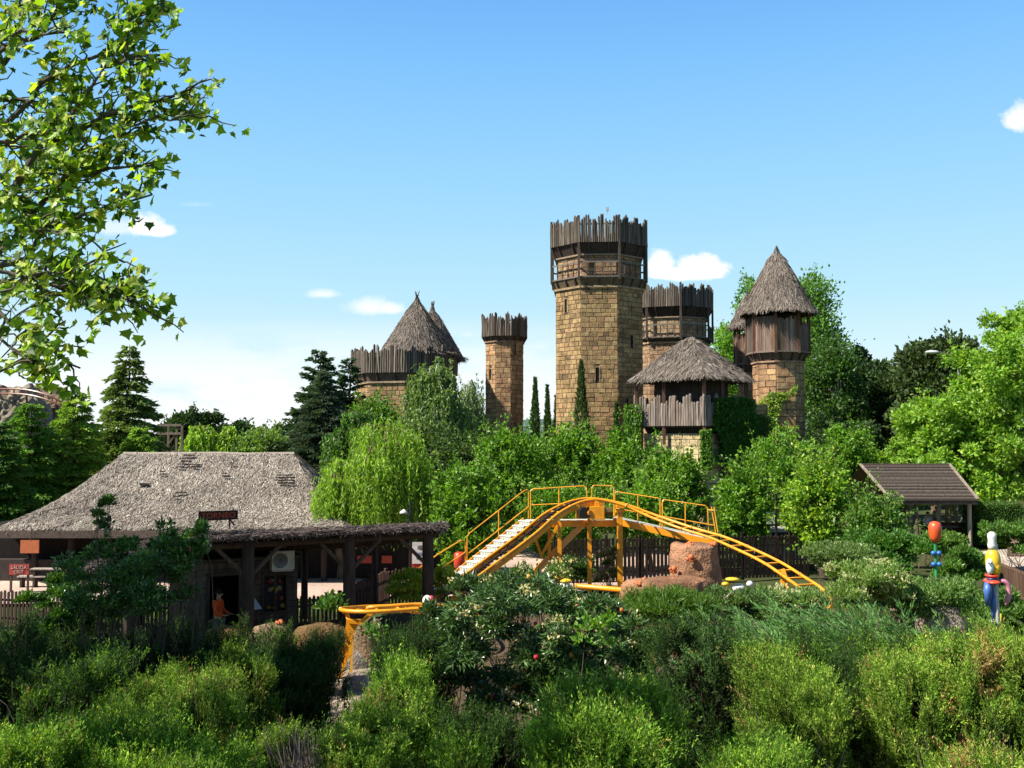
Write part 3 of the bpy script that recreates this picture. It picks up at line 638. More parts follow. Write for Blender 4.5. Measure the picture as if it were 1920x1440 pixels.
# ------------------------------------------------------------------ big thatched hall (left, background)
def big_hall():
    rng = np.random.default_rng(40)
    ze = zat(992, 40.8); zr = zat(851, 46.0); yf, yr, yb = 40.8, 46.0, 51.2
    xl, xr = xat(-8, 40.8, 992), xat(655, 40.8, 992); rl, rr = xat(232, yr), xat(552, yr)
    c = ((xl + xr) / 2, yr); root = thing('thatched_hall', 'long low hall with a huge grey straw hipped roof behind the plaza', 'building', (c[0], c[1], 0))
    mb = MB(); E = np.array([[xl, yf, ze], [xr, yf, ze], [xr, yb, ze], [xl, yb, ze]]); Rg = np.array([[rl, yr, zr], [rr, yr, zr]])
    sag = lambda s: -.35 * math.sin(s * math.pi)
    def grid(a0, a1, b0, b1, nu, nv, k):
        T = []; V = np.zeros((nv + 1, nu + 1, 3))
        for j in range(nv + 1):
            s = j / nv
            for i in range(nu + 1):
                u = i / nu; p = (a0 * (1 - u) + a1 * u) * (1 - s) + (b0 * (1 - u) + b1 * u) * s; p = p.copy(); p[2] += sag(s) + (rng.normal() * .03 if 0 < i < nu else 0); V[j, i] = p
        f = [[j * (nu + 1) + i, j * (nu + 1) + i + 1, (j + 1) * (nu + 1) + i + 1, (j + 1) * (nu + 1) + i] for j in range(nv) for i in range(nu)]
        mb.add(V.reshape(-1, 3), f, np.array([.18, .15, .125]))
        for j in range(nv):
            for i in range(nu): T += [((V[j, i], V[j, i + 1], V[j + 1, i + 1]), k), ((V[j, i], V[j + 1, i + 1], V[j + 1, i]), k)]
        return T
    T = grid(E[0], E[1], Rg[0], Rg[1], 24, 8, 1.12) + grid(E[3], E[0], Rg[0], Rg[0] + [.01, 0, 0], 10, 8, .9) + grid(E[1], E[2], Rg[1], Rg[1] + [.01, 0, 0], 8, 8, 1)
    grid(E[2], E[3], Rg[1], Rg[0], 10, 4, 1)
    pal = [((.38, .33, .285), 3), ((.27, .23, .195), 2.2), ((.56, .50, .43), 1.8), ((.15, .12, .10), 1.3)]
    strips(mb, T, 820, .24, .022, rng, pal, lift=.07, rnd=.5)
    for a, b in ((E[0], E[1]), (E[3], E[0]), (E[1], E[2])):
        m_ = int(np.linalg.norm(b - a) * 60); s = rng.random(m_)[:, None]; q = a + (b - a) * s; D = np.array([0, -.2, -1.]) + rng.normal(size=(m_, 3)) * .22
        leaf_cloud(mb, q + [0, 0, .05], D, rng.uniform(.25, .5, m_), .06, cols(m_, THATCH, rng), rng)
        mb.beam(a + [0, 0, -.2], b + [0, 0, -.2], .45, .3, (.13, .1, .085))
    rf = mb.build('thatched_roof', 'thatch', root)
    rg_ = MB(); rg_.tube(limb(Rg[0], Rg[1], rng, 8, .004), .09, (.42, .36, .30), 7); rg_.build('ridge_pole', 'oldwood', root).parent = rf
    # bare patches where the laths show
    def lathp(*a):
        l = MB(); u0, u1, v0, v1, n = a
        for i in range(n):
            v = v0 + (v1 - v0) * (i + .5) / n
            P = [((E[0] * (1 - u) + E[1] * u) * (1 - v) + (Rg[0] * (1 - u) + Rg[1] * u) * v) + np.array([0, -.11, .17 + sag(v)]) for u in (u0 + rng.uniform(-.012, .012), u1 + rng.uniform(-.015, .015))]
            l.beam(P[0], P[1], .09, .05, (.06, .045, .038))
        o = l.build('lath_patch', 'oldwood', root); o.parent = rf
    for a in ((.37, .42, .80, .96, 5), (.43, .47, .80, .86, 2), (.31, .335, .72, .78, 2), (.61, .64, .70, .76, 2), (.85, .92, .62, .74, 4), (.45, .47, .5, .52, 1), (.27, .30, .60, .63, 2), (.45, .46, .44, .47, 1), (.63, .66, .85, .87, 1)): lathp(*a)
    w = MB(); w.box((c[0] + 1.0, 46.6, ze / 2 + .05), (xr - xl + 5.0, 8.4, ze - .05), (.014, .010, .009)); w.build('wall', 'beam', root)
    for i in range(9):
        x = xl + 1.2 + (xr - xl - 2.4) * i / 8; p = MB(); p.tube([(x, 41.7, 0), (x, 41.7, ze + .2)], .13, (.05, .035, .03), 8); p.build('post', 'beam', root)
    for x0, x1, cc in ((670, 698, (.40, .05, .03)), (716, 735, (.4, .06, .03))):
        a = at(x0, 1056, 42.2); b = at(x1, 1042, 42.2); s = MB(); s.box((a + b) / 2, (b[0] - a[0], .05, b[2] - a[2]), cc); s.build('red_panel', 'matt', root)
    ct = MB(); ct.box((xat(150, 42), 42.0, .45), (7.5, .5, .9), (.06, .045, .04)); ct.build('counter', 'beam', root)
big_hall()
# things in front of the big hall, left
o = thing('hanging_board', 'orange board hanging under the straw eave at the far left', 'board', at(56, 1024, 40.3) * [1, 1, 0] + [0, 0, 0])
a = at(56, 1025, 40.3); b = MB(); b.box(a, (.75, .05, .52), (.55, .16, .06)); b.build('panel', 'matt', o); b = MB(); b.beam(a + [0, 0, .26], a + [0, .1, .75], .03, .03, BEAM); b.build('hanger', 'beam', o)
a = at(36, 1068, 38.6); o = thing('exit_sign', 'red SALIDA EXIT board on two posts at the far left of the plaza', 'sign', (a[0], 38.6, 0))
b = MB(); b.box(a, (.76, .05, .40), (.42, .06, .05)); b.build('board', 'matt', o)
for s in (-.33, .33): b = MB(); b.box((a[0] + s, 38.65, a[2] / 2 + .12), (.07, .07, a[2] + .2), BEAM); b.build('post', 'beam', o)
lettering('SALIDA\nEXIT', .19, 'matt', o, a + [0, -.04, 0], (math.pi / 2, 0, 0), (.62, .40, .34))
for i, (px, py) in enumerate(((95, 1052), (128, 1086), (70, 1092))):
    a = at(px, py, 40); o = thing('picnic_bench', ['pale bench board in the shade under the hall eave', 'wooden bench beside the red exit board, nearest the shrub', 'low wooden bench right under the red exit board'][i], 'bench', (a[0], 40, 0), 'benches before the thatched hall')
    z = .45 if i else .75; b = MB(); b.box((a[0], 40, z), (1.5, .35, .05), (.45, .38, .33)); b.build('seat', 'oldwood', o)
    for s in (-.6, .6): b = MB(); b.box((a[0] + s, 40, z / 2), (.08, .3, z - .03), BEAM); b.build('leg', 'beam', o)
# ------------------------------------------------------------------ station pavilion
Cn = np.array([-2.25, 30.0]); dl = nrm(np.array([-.89, -.45])); db = np.array([dl[1], -dl[0]]); db = db if db[1] > 0 else -db   # along the front to the left, and to the back
def pv(t, s, z): q = Cn + dl * t + db * s; return np.array([q[0], q[1], z])
def pavilion():
    rng = np.random.default_rng(41); root = thing('ride_pavilion', 'long open ride pavilion with dark log posts and a ragged brushwood roof edge', 'pavilion', pv(4.5, 2.5, 0))
    zf = zat(992, 29.6); zb = 2.45; mb = MB(); nx = 30; ov = .5
    V = []
    for j, (s, z) in enumerate(((-ov, zf - .02), (-ov - .05, zf + .08), (-ov + .25, zf + .17), (1.5, zf + .0), (5.2, zb + .25), (5.2, zb), (-ov, zf - .02))):
        for i in range(nx + 1):
            t = .0 + 9.9 * i / nx; dz = -.75 * max(0, (t - 7.6) / 2.3) ** 1.5; q = pv(t, s, z + dz + rng.normal() * .03 * (j in (1, 2))); V.append(q)
    k = nx + 1; f = [[j * k + i, j * k + i + 1, (j + 1) * k + i + 1, (j + 1) * k + i] for j in range(6) for i in range(nx)]
    f += [[j * k for j in range(6)], [j * k + nx for j in range(6)][::-1]]
    mb.add(V, f, np.array([.105, .08, .07])); pal = [((.20, .16, .15), 3), ((.13, .105, .10), 2), ((.28, .23, .215), 1.3)]
    for (m_, s0, z0, sp) in ((10000, -ov, zf + .06, .07), (8000, -ov + .2, zf + .145, .03)):
        t = rng.uniform(-.05, 9.9, m_); dz = -.75 * np.maximum(0, (t - 7.6) / 2.3) ** 1.5
        P = np.array([pv(a, s0 + rng.uniform(-.06, .2), z0 + rng.normal() * sp * .5 + b) for a, b in zip(t, dz)])
        D = np.array([*dl, 0]) * rng.normal(size=(m_, 1)) * .9 + np.array([*(-db), -.25]) * rng.uniform(.1, .6, (m_, 1)) + rng.normal(size=(m_, 3)) * .2
        leaf_cloud(mb, P, D, rng.uniform(.08, .24, m_), .016, cols(m_, pal, rng), rng)
    m_ = 700; P = np.array([pv(-.02, rng.uniform(-.4, 5.2), 0) for _ in range(m_)]); sN = (P[:, :2] - Cn) @ db; P[:, 2] = np.interp(sN, [-.5, 5.2], [zf + .08, zb + .13]) + rng.normal(size=m_) * .05
    leaf_cloud(mb, P, rng.normal(size=(m_, 3)) + [.4, 0, -.2], .3, .04, cols(m_, pal, rng), rng)
    mb.build('brushwood_roof', 'thatch', root)
    for s, z in ((0, zf - .2), (2.4, (zf + zb) / 2 - .15), (4.9, zb - .08)):
        m_ = MB(); m_.tube([pv(.0, s, z), pv(9.2, s, z - .05)], .1, (.075, .045, .03), 8); m_.build('beam', 'beam', root)
    for i in range(19):
        t = .1 + i * .51; m_ = MB(); m_.tube([pv(t, -.45, zf - .07), pv(t, 5.1, zb - .03)], .05, (.06, .04, .03), 6); m_.build('rafter', 'beam', root)
    for s in (0, 4.9):
        for t in (.30, 2.75, 5.65, 8.7):
            z = zf if s == 0 else zb; p = MB(); p.tube([pv(t, s, 0), pv(t + .02, s, z - .12)], [.19, .17] if s == 0 else [.12, .1], (.06, .042, .034), 10); p.build('post', 'bark', root)
            if s == 0:
                for sg in (-1, 1):
                    if t + sg < 0 or t + sg > 9: continue
                    p = MB(); p.tube([pv(t, s, z - 1.15), pv(t + sg * .95, s, z - .22)], .06, (.11, .075, .055), 6); p.build('brace', 'beam', root)
    for t in (1.6, 4.5):                                        # hanging lamps
        p = MB(); a = pv(t, 1.0, 2.85); p.lathe([(.13, 0), (.13, -.02), (.05, -.02), (.03, .3)], a, (.12, .11, .10), 12); p.beam(a + [0, 0, .3], a + [0, 0, .5], .02, .02, BEAM); p.build('hanging_lamp', 'metal', root)
pavilion()
def booth():
    rng = np.random.default_rng(42); t0, t1, s0, s1 = 3.95, 7.2, 1.35, 3.6
    root = thing('control_booth', 'small plank operator booth with an open doorway and a display window under the pavilion roof', 'booth', pv((t0 + t1) / 2, (s0 + s1) / 2, 0))
    rot = np.stack([np.array([*(-dl), 0]), np.array([*db, 0]), [0, 0, 1]], 1); H = 2.45
    def wb(mb, ta, tb, za, zb_, s=s0, c=(.09, .06, .045)):
        n = max(1, int((zb_ - za) / .17))
        for i in range(n):
            z = za + (zb_ - za) * (i + .5) / n; mb.box(pv((ta + tb) / 2, s, z), (tb - ta, .07 + .01 * (i % 2), (zb_ - za) / n - .012), np.array(c) * rng.uniform(.8, 1.2), rot)
    # front wall: doorway seen at px 398-455, window px 500-545
    w = MB(); dA, dB = 5.6, 6.5; wA, wB = 4.25, 4.95
    wb(w, dB, t1, 0, H, c=(.15, .12, .09)); wb(w, wB, dA, 0, H); wb(w, dA, dB, 2.08, H, c=(.12, .08, .055)); wb(w, wA, wB, 0, .95); wb(w, wA, wB, 2.0, H); wb(w, t0, wA, 0, H)
    w.build('front_wall', 'oldwood', root)
    w = MB(); w.box(pv((t0 + t1) / 2, s1, H / 2), (t1 - t0, .08, H), (.05, .035, .03), rot); w.box(pv(t0, (s0 + s1) / 2, H / 2), (.08, s1 - s0 - .1, H), (.12, .08, .06), rot); w.box(pv(t1, (s0 + s1) / 2, H / 2), (.08, s1 - s0 - .1, H), (.12, .08, .06), rot); w.build('wall', 'oldwood', root)
    w = MB(); w.box(pv((t0 + t1) / 2, (s0 + s1) / 2, H + .06), (t1 - t0 + .2, s1 - s0 + .2, .08), (.10, .07, .055), rot); w.build('roof', 'oldwood', root)
    f = MB()
    for t in (dA, dB): f.box(pv(t, s0 - .03, 1.06), (.09, .1, 2.12), (.09, .06, .045), rot)
    f.box(pv((dA + dB) / 2, s0 - .03, 2.12), (1.03, .11, .1), (.09, .06, .045), rot); f.build('door_frame', 'beam', root)
    f = MB(); tm = (wA + wB) / 2
    for t in (wA, tm, wB): f.box(pv(t, s0 - .03, 1.47), (.05, .09, 1.1), (.07, .045, .035), rot)
    for z in (.93, 2.02): f.box(pv(tm, s0 - .035, z), (wB - wA + .05, .1, .05), (.07, .045, .035), rot)
    win = f.build('window', 'beam', root)
    d = MB(); d.box(pv(tm, s0 + .25, 1.45), (wB - wA, .03, 1.1), (.03, .02, .02), rot)
    for i in range(16):
        d.ball(pv(rng.uniform(wA + .06, wB - .06), s0 + .17, 1.0 + (i % 4) * .26 + rng.uniform(0, .08)), (rng.uniform(.05, .1), .05, rng.uniform(.04, .09)), [(.55, .12, .04), (.6, .34, .04), (.42, .30, .16), (.3, .05, .03)][rng.integers(4)], 8, 5)
    d.build('display', 'matt', root).parent = win
booth()
# air conditioner
def aircon():
    a = at(529, 1050, 28.98); rt = np.stack([np.array([*(-dl), 0]), np.array([*db, 0]), [0, 0, 1]], 1); root = thing('air_conditioner', 'cream air conditioner outdoor unit mounted above the booth window', 'air conditioner', a - [0, 0, .28])
    b = MB(); b.box(a, (.66, .28, .54), (.50, .47, .38), rt); b.build('casing', 'paint', root)
    n = np.array([*(-db), 0]); x = np.array([*(-dl), 0]); cc = a + n * .145 - x * .09; v = []; g_ = MB()
    th = np.linspace(0, 2 * math.pi, 25)[:-1]; g_.poly([cc + x * math.cos(q) * .225 + np.array([0, 0, 1.]) * math.sin(q) * .225 for q in th], (.09, .09, .08)); g_.build('fan_opening', 'matt', root)
    for r in (.09, .16, .22):
        g_ = MB(); g_.tube([cc + n * .012 + x * math.cos(q) * r + np.array([0, 0, 1.]) * math.sin(q) * r for q in np.linspace(0, 2 * math.pi, 25)], .008, (.4, .38, .33), 5); g_.build('fan_guard', 'metal', root)
    g_ = MB()
    for i in range(6): g_.box(a + n * .142 + x * .27 + np.array([0, 0, -.2 + i * .05]), (.13, .006, .015), (.35, .33, .28), rt)
    g_.build('vent', 'matt', root); g_ = MB(); g_.beam(a - x * .3 + [0, 0, -.3], a + x * .3 + [0, 0, -.3], .25, .03, (.3, .3, .3)); g_.build('bracket', 'metal', root)
aircon()
# TORNEO board on the roof edge
a = pv(6.55, -.35, zat(965, 27.0)); o = thing('torneo_sign', 'dark board with red letters TORNEO standing on the pavilion roof edge', 'sign', a - [0, 0, .3])
rz = math.atan2(-dl[1], -dl[0]); rt = np.stack([np.array([*(-dl), 0]), np.array([*db, 0]), [0, 0, 1]], 1)
b = MB(); b.box(a, (.98, .05, .20), (.05, .02, .015), rt); b.build('board', 'matt', o)
b = MB()
for s in (-1, 1): b.box(a + np.array([0, 0, s * .11]), (1.02, .07, .03), (.035, .025, .02), rt); b.box(a + rt[:, 0] * s * .5, (.03, .07, .25), (.035, .025, .02), rt)
b.build('frame', 'beam', o)
for s in (-.42, .30):
    b = MB(); q = a + rt[:, 0] * s; b.beam(q - [0, 0, .1], q - [0, 0, .34], .035, .035, BEAM); b.beam(q - [0, 0, .1], q + rt[:, 0] * .18 + rt[:, 1] * .25 - [0, 0, .3], .03, .03, BEAM); b.build('strut', 'beam', o)
lettering('TORNEO', .22, 'matt', o, a - rt[:, 1] * .03, (math.pi / 2, 0, rz), (.62, .09, .03))
# ------------------------------------------------------------------ picket fences
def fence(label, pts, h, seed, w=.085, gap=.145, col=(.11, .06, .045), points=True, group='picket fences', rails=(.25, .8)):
    rng = np.random.default_rng(seed); root = thing('picket_fence', label, 'fence', (*pts[0], 0), group); pk = MB()
    for (ax, ay), (bx, by) in zip(pts[:-1], pts[1:]):
        A = np.array([ax, ay, 0.]); B = np.array([bx, by, 0.]); L = np.linalg.norm(B - A); t = (B - A) / L; n = np.array([t[1], -t[0], 0]); rot = np.stack([t, n, [0, 0, 1]], 1)
        for i in range(int(L / gap)):
            hh = h + rng.uniform(-.03, .03); q = A + t * (i + .5) * gap; c3 = np.array(col) * rng.uniform(.7, 1.35); pk.box(q + [0, 0, hh / 2 + .04], (w, .03, hh), c3, rot)
            pk.lathe([(w / 2, 0), (w * .35, .035), (.001, .05)], q + [0, 0, hh + .04], c3, 6, sy=.4)
        for z in rails:
            r_ = MB(); r_.beam(A + [0, 0, z * h] - n * .035, B + [0, 0, z * h] - n * .035, .035, .07, np.array(col) * .7); r_.build('rail', 'oldwood', root)
        for k in range(int(L / 2.2) + 1):
            q = A + t * min(L, k * 2.2) - n * .1; p = MB(); p.box(q + [0, 0, h * .55], (.1, .1, h * 1.15), np.array(col) * .8, rot); p.build('post', 'oldwood', root)
    pk.build('pickets', 'oldwood', root); return root
def gp(px, py, Y): return (xat(px, Y, py), Y)
fence('dark picket fence between the booth and the right-hand roof post', [(pv(4.3, 2.2, 0)[0], pv(4.3, 2.2, 0)[1]), (xat(655, 31.6), 31.6), (xat(700, 32.6), 32.6)], 1.05, 50)
fence('taller picket fence turning away behind the right-hand roof posts', [(xat(655, 31.8), 31.8), (xat(728, 35.5), 35.5), (xat(800, 36.5), 36.5)], 1.2, 51)
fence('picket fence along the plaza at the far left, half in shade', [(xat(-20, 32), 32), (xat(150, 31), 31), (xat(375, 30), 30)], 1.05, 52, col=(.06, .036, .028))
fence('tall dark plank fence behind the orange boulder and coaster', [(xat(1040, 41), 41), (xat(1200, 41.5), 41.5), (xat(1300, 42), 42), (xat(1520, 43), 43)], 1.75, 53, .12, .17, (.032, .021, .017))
def rail_fence():
    root = thing('board_fence', 'brown board fence on the lawn at the right edge', 'fence', (*gp(1840, 1040, 37), 0)); pts = [gp(1838, 0, 38.5), gp(1905, 0, 34.5), gp(1990, 0, 33.5)]
    for i, (x, y) in enumerate(pts): p = MB(); p.box((x, y, .65), (.14, .14, 1.35), (.13, .07, .05)); p.build('post', 'oldwood', root)
    rng = np.random.default_rng(3)
    for (ax, ay), (bx, by) in zip(pts[:-1], pts[1:]):
        A = np.array([ax, ay, 0]); B = np.array([bx, by, 0]); b = MB(); L = np.linalg.norm(B - A)
        for i in range(int(L / .16)): q = A + (B - A) * (i + .5) * .16 / L; b.beam(q + [0, 0, .35], q + [0, 0, 1.15], .12, .03, np.array([.12, .07, .05]) * rng.uniform(.7, 1.3), up=(B - A)[[1, 0, 2]] * [-1, 1, 0])
        for z in (.3, 1.2): b.beam(A + [0, 0, z], B + [0, 0, z], .05, .1, (.15, .09, .06))
        b.build('board_panel', 'oldwood', root)
rail_fence()
# ------------------------------------------------------------------ the yellow coaster
YEL = (.88, .34, .010); YEL2 = (.88, .38, .02); ORG = (.80, .27, .015)
def spline(P, n):
    P = np.array(P, float); Q = np.concatenate([[2 * P[0] - P[1]], P, [2 * P[-1] - P[-2]]]); out = []
    for i in range(1, len(Q) - 2):
        t = np.linspace(0, 1, n, endpoint=False)[:, None]; a, b, c_, d = Q[i - 1], Q[i], Q[i + 1], Q[i + 2]
        out.append(.5 * ((2 * b) + (-a + c_) * t + (2 * a - 5 * b + 4 * c_ - d) * t ** 2 + (-a + 3 * b - 3 * c_ + d) * t ** 3))
    return np.concatenate(out + [P[-1:]])
def resample(P, step):
    d = np.concatenate([[0], np.cumsum(np.linalg.norm(np.diff(P, axis=0), axis=1))]); s = np.arange(0, d[-1], step)
    return np.stack([np.interp(s, d, P[:, k]) for k in range(3)], 1)
def coaster():
    root = thing('roller_coaster', 'small yellow roller coaster with a stair-lined lift hill, dropping right behind the bushes', 'roller coaster', (0, 33, 0))
    ctr = [at(829, 1122, 33.2), at(896, 1070, 34.2), at(985, 1004, 35.8), at(1040, 959, 36.8), at(1100, 936, 37.5), at(1165, 945, 37.6), at(1225, 968, 37.2), at(1290, 991, 36.3), at(1346, 1008, 35.3),
           at(1404, 1033, 34), at(1450, 1056, 33.0), at(1490, 1082, 32.0), at(1520, 1103, 31.0), at(1536, 1124, 29.8), at(1520, 1150, 28.6), at(1440, 1203, 27.4), at(1300, 1218, 26.8), at(1120, 1218, 26.3), at(975, 1195, 25.8), at(885, 1150, 25.3),
           at(800, 1138, 25.0), at(730, 1141, 24.7), at(690, 1143, 24.6)]
    P = resample(spline(ctr, 10), .15)
    back = [at(690, 1143, 24.6), at(666, 1142, 24.9), at(676, 1141, 25.8), at(735, 1140, 27.0), at(840, 1150, 27.6), at(875, 1160, 29.0), at(850, 1150, 30.8), at(828, 1130, 32.3), at(829, 1122, 33.2)]
    P = np.concatenate([P, resample(spline(back, 10), .15)[1:-1]])
    T = nrm(np.roll(P, -2, 0) - np.roll(P, 2, 0)); S = nrm(np.cross(T, [0, 0, 1.])); Up = np.cross(S, T); G = .34
    bank = np.zeros(len(P)); n = len(P)
    L_ = P - S * G; R__ = P + S * G
    i_front = int(np.argmin(np.linalg.norm(P - ctr[18], axis=1)))
    for nm, Q in (('rail', L_), ('rail', R__)):
        m_ = MB(); m_.tube(np.concatenate([Q, Q[:1]]), .05, YEL, 8, cap=False); [m_.tube([Q[j] - T[j] * .03, Q[j] + T[j] * .03], .068, (.70, .27, .02), 8) for j in range(9, n, 17)]; m_.build(nm, 'paint', root, smooth=True)
    # cross ties: up to 90 parts
    visible = list(range(40, n, 4))
    acc_ = MB(); cnt = 0
    for i in visible:
        if cnt < 88: m_ = MB(); m_.beam(L_[i] - Up[i] * .05, R__[i] - Up[i] * .05, .05, .05, YEL2, up=Up[i]); m_.build('cross_tie', 'paint', root); cnt += 1
        else: acc_.beam(L_[i] - Up[i] * .05, R__[i] - Up[i] * .05, .05, .05, YEL2, up=Up[i])
    if acc_.V: o = acc_.build('cross_ties', 'paint', root); o['kind'] = 'stuff'
    # lift side plates and the chain
    i1 = int(np.argmin(np.linalg.norm(P - ctr[4], axis=1)))
    for Q, dz in ((L_, -.16), (R__, -.16)):
        m_ = MB(); idx = list(range(0, i1 + 6, 3))
        for a, b in zip(idx[:-1], idx[1:]): m_.beam(Q[a] - Up[a] * .15, Q[b] - Up[b] * .15, .05, .15, YEL, up=Up[a])
        m_.build('lift_girder', 'paint', root)
    m_ = MB()
    for i in range(0, i1, 1):
        m_.box(P[i] + Up[i] * .0, (.11, .07, .05), (.02, .017, .015), np.stack([T[i], S[i], Up[i]], 1)); m_.box((P[i] + P[i + 1]) / 2 - Up[i] * .01, (.05, .1, .04), (.05, .04, .035), np.stack([T[i], S[i], Up[i]], 1))
    m_.build('lift_chain', 'metal', root)
    m_ = MB()
    for i in range(0, i1, 3): m_.beam(L_[i] - Up[i] * .1, R__[i] - Up[i] * .1, .09, .04, (.05, .04, .035), up=Up[i])
    m_.build('chain_bed', 'metal', root)
    # stairs beside the lift, on the far left side
    d2 = ctr[3] - ctr[0]; d2[2] = 0; d2 = nrm(d2); side = np.array([-d2[1], d2[0], 0.]); rot = np.stack([d2, side, [0, 0, 1]], 1)
    s0 = np.array([*ctr[0][:2], 0]) + side * .72; z0 = ctr[0][2] - .15; z1 = zat(976, 37.0); Lh = np.linalg.norm((ctr[3] - ctr[0])[:2]) - .55; ns = 15
    for i in range(ns):
        q = s0 + d2 * (Lh * (i + .5) / ns); z = z0 + (z1 - z0) * (i + 1) / ns; m_ = MB()
        m_.box((q[0], q[1], z), (Lh / ns * 1.15, .62, .035), (.66, .66, .60), rot); m_.box(q - d2 * (Lh / ns * .5) + [0, 0, z - (z1 - z0) / ns / 2 - 0], (.012, .6, (z1 - z0) / ns - .05), (.55, .55, .50), rot)
        for k in range(7): m_.box(q - d2 * (Lh / ns * .52) + side * (-.27 + k * .09) + [0, 0, z - (z1 - z0) / ns / 2], (.012, .012, (z1 - z0) / ns - .05), (.15, .14, .12), rot)
        m_.build('stair_step', 'matt', root)
    for sd, hh in ((.34, .26), (-.34, .16)):
        m_ = MB(); m_.beam(s0 + side * sd + [0, 0, z0 - .02], s0 + side * sd + d2 * Lh + [0, 0, z1 - .02], .04, hh, YEL); m_.build('stair_stringer', 'paint', root)
    # walkway behind the crest
    top = s0 + d2 * Lh + [0, 0, z1]
    def deck(a, b, w, nm='walkway'):
        m_ = MB(); m_.beam(a, b, w, .05, (.60, .58, .50)); o = m_.build(nm, 'matt', root)
        for s_ in (-1, 1):
            x = nrm(np.cross(nrm(b - a), [0, 0, 1.])); m_ = MB(); m_.beam(a + x * s_ * w / 2 - [0, 0, .1], b + x * s_ * w / 2 - [0, 0, .1], .04, .24, YEL); m_.build('edge_beam', 'paint', root)
    deck(top, at(1150, 975, 38.6), .7); deck(at(1152, 970, 38.6), at(1340, 1012, 37.6), .75, 'sloping_walkway')
    # hand rails
    def rail(pts, r=.024, n_=6): m_ = MB(); m_.tube(np.array(pts), r, YEL2, n_); m_.build('handrail', 'paint', root)
    Yh = 38.4
    A_ = lambda x, y, Y=Yh: at(x, y, Y)
    rail([A_(768, 1078, 34.5), A_(820, 1040, 35.2), A_(864, 1013, 35.7), A_(871, 1014, 35.8), A_(873, 1020, 35.8), A_(873, 1078, 35.8)]); rail([A_(770, 1105, 34.5), A_(873, 1035, 35.8)])
    rail([A_(876, 1072, 35.9), A_(876, 1006, 35.9), A_(880, 1000, 36), A_(980, 922, 37.6), A_(988, 918, 37.8), A_(991, 922, 37.9), A_(991, 972, 37.9)]); rail([A_(876, 1040, 35.9), A_(991, 950, 37.9)]); rail([A_(935, 1008, 37), A_(935, 958, 37)])
    rail([A_(995, 976), A_(995, 920), A_(999, 917), A_(1094, 911), A_(1100, 914), A_(1100, 955)]); rail([A_(995, 947), A_(1100, 942)]); rail([A_(1048, 965), A_(1048, 915)])
    rail([A_(1110, 945), A_(1110, 914), A_(1113, 910), A_(1148, 911), A_(1151, 914), A_(1151, 968)])
    rail([A_(1153, 972), A_(1153, 926), A_(1156, 922), A_(1234, 934, 38), A_(1238, 938, 38), A_(1238, 996, 38)]); rail([A_(1153, 953), A_(1238, 968, 38)]); rail([A_(1196, 985, 38.2), A_(1196, 928, 38.2)])
    rail([A_(1242, 996, 37.9), A_(1242, 940, 37.9), A_(1245, 937, 37.9), A_(1322, 948, 37.6), A_(1327, 952, 37.6), A_(1329, 1000, 37.6)]); rail([A_(1242, 968, 37.9), A_(1338, 985, 37.5)]); rail([A_(1285, 1000, 37.7), A_(1285, 943, 37.7)])
    rail([A_(1334, 950, 37.5), A_(1343, 1004, 37.4)]); rail([A_(1339, 950, 37.4), A_(1346, 998, 37.3)]); rail([A_(1327, 956, 37.5), A_(1339, 957, 37.4)])
    # columns and braces
    def col(a, b, w=.14, nm='support_column'): m_ = MB(); m_.beam(a, b, w, w, YEL, up=(0, 1, 0.01)); m_.build(nm, 'paint', root)
    def gr(p): return np.array([p[0], p[1], 0.])
    c1 = at(1049, 976, 36.8); col(gr(c1), c1); c2 = at(1030, 983, 37.2); col(gr(c2), c2, .12); col(at(1004, 1010, 36.2), at(1016, 1045, 36.5), .1, 'brace'); col(at(1016, 1040, 36.9), at(1046, 985, 36.9), .1, 'brace'); col(at(1036, 1042, 37), at(1058, 1095, 37), .1, 'brace')
    col(gr(at(960, 1100, 36.8)) + [0, 0, .2], at(1096, 980, 37.7), .22, 'diagonal_brace')
    c3 = at(1105, 955, 37.5); col(gr(c3), c3, .15); c4 = at(1162, 955, 37.7); col(gr(c4), c4, .2); m_ = MB(); m_.box(c4 + [0, 0, -.05], (.34, .3, .12), YEL); m_.box(c4 + [0, 0, .12], (.26, .5, .1), YEL); m_.box(gr(c4) + [0, 0, .02], (.4, .4, .04), YEL); m_.build('column_head', 'paint', root)
    c5 = at(1320, 1010, 37.5); col(gr(c5), c5, .12)
    # curved prop on the right and low track
    a = at(1465, 1068, 32.6); q = [a + [-.02, 0, 0], at(1470, 1085, 32.5), at(1473, 1105, 32.4), at(1468, 1125, 32.3), gr(at(1463, 1140, 32.2))]; m_ = MB()
    for u, v in zip(q[:-1], q[1:]): m_.beam(u, v, .22, .16, YEL, up=(0, 1, .01))
    m_.build('curved_prop', 'paint', root)
    c6 = at(1530, 1115, 30.2); col(gr(c6), c6, .12)
    m_ = MB(); m_.tube(spline([at(1080, 1099, 33.5), at(1130, 1103, 33), at(1180, 1108, 32.2), at(1215, 1116, 31.6)], 6), .09, YEL, 8); m_.build('low_rail', 'paint', root, smooth=True)
    # drive motor at the crest
    m_ = MB(); a = at(1119, 960, 37.0); m_.box(a, (.52, .4, .42), YEL); m_.box(a + [0, -.02, .28], (.16, .2, .2), YEL); m_.box(a + [-.02, 0, -.24], (.62, .46, .06), (.70, .30, .02)); mt = m_.build('gearbox', 'paint', root)
    m_ = MB(); m_.tube([a + [.26, 0, .02], a + [.56, 0, .02]], .16, (.20, .12, .04), 12); m_.build('motor', 'metal', root); m_ = MB(); m_.tube([a + [-.56, .1, -.02], a + [-.46, -.28, -.02]], .22, (.04, .03, .025), 14); m_.build('drive_wheel', 'metal', root)
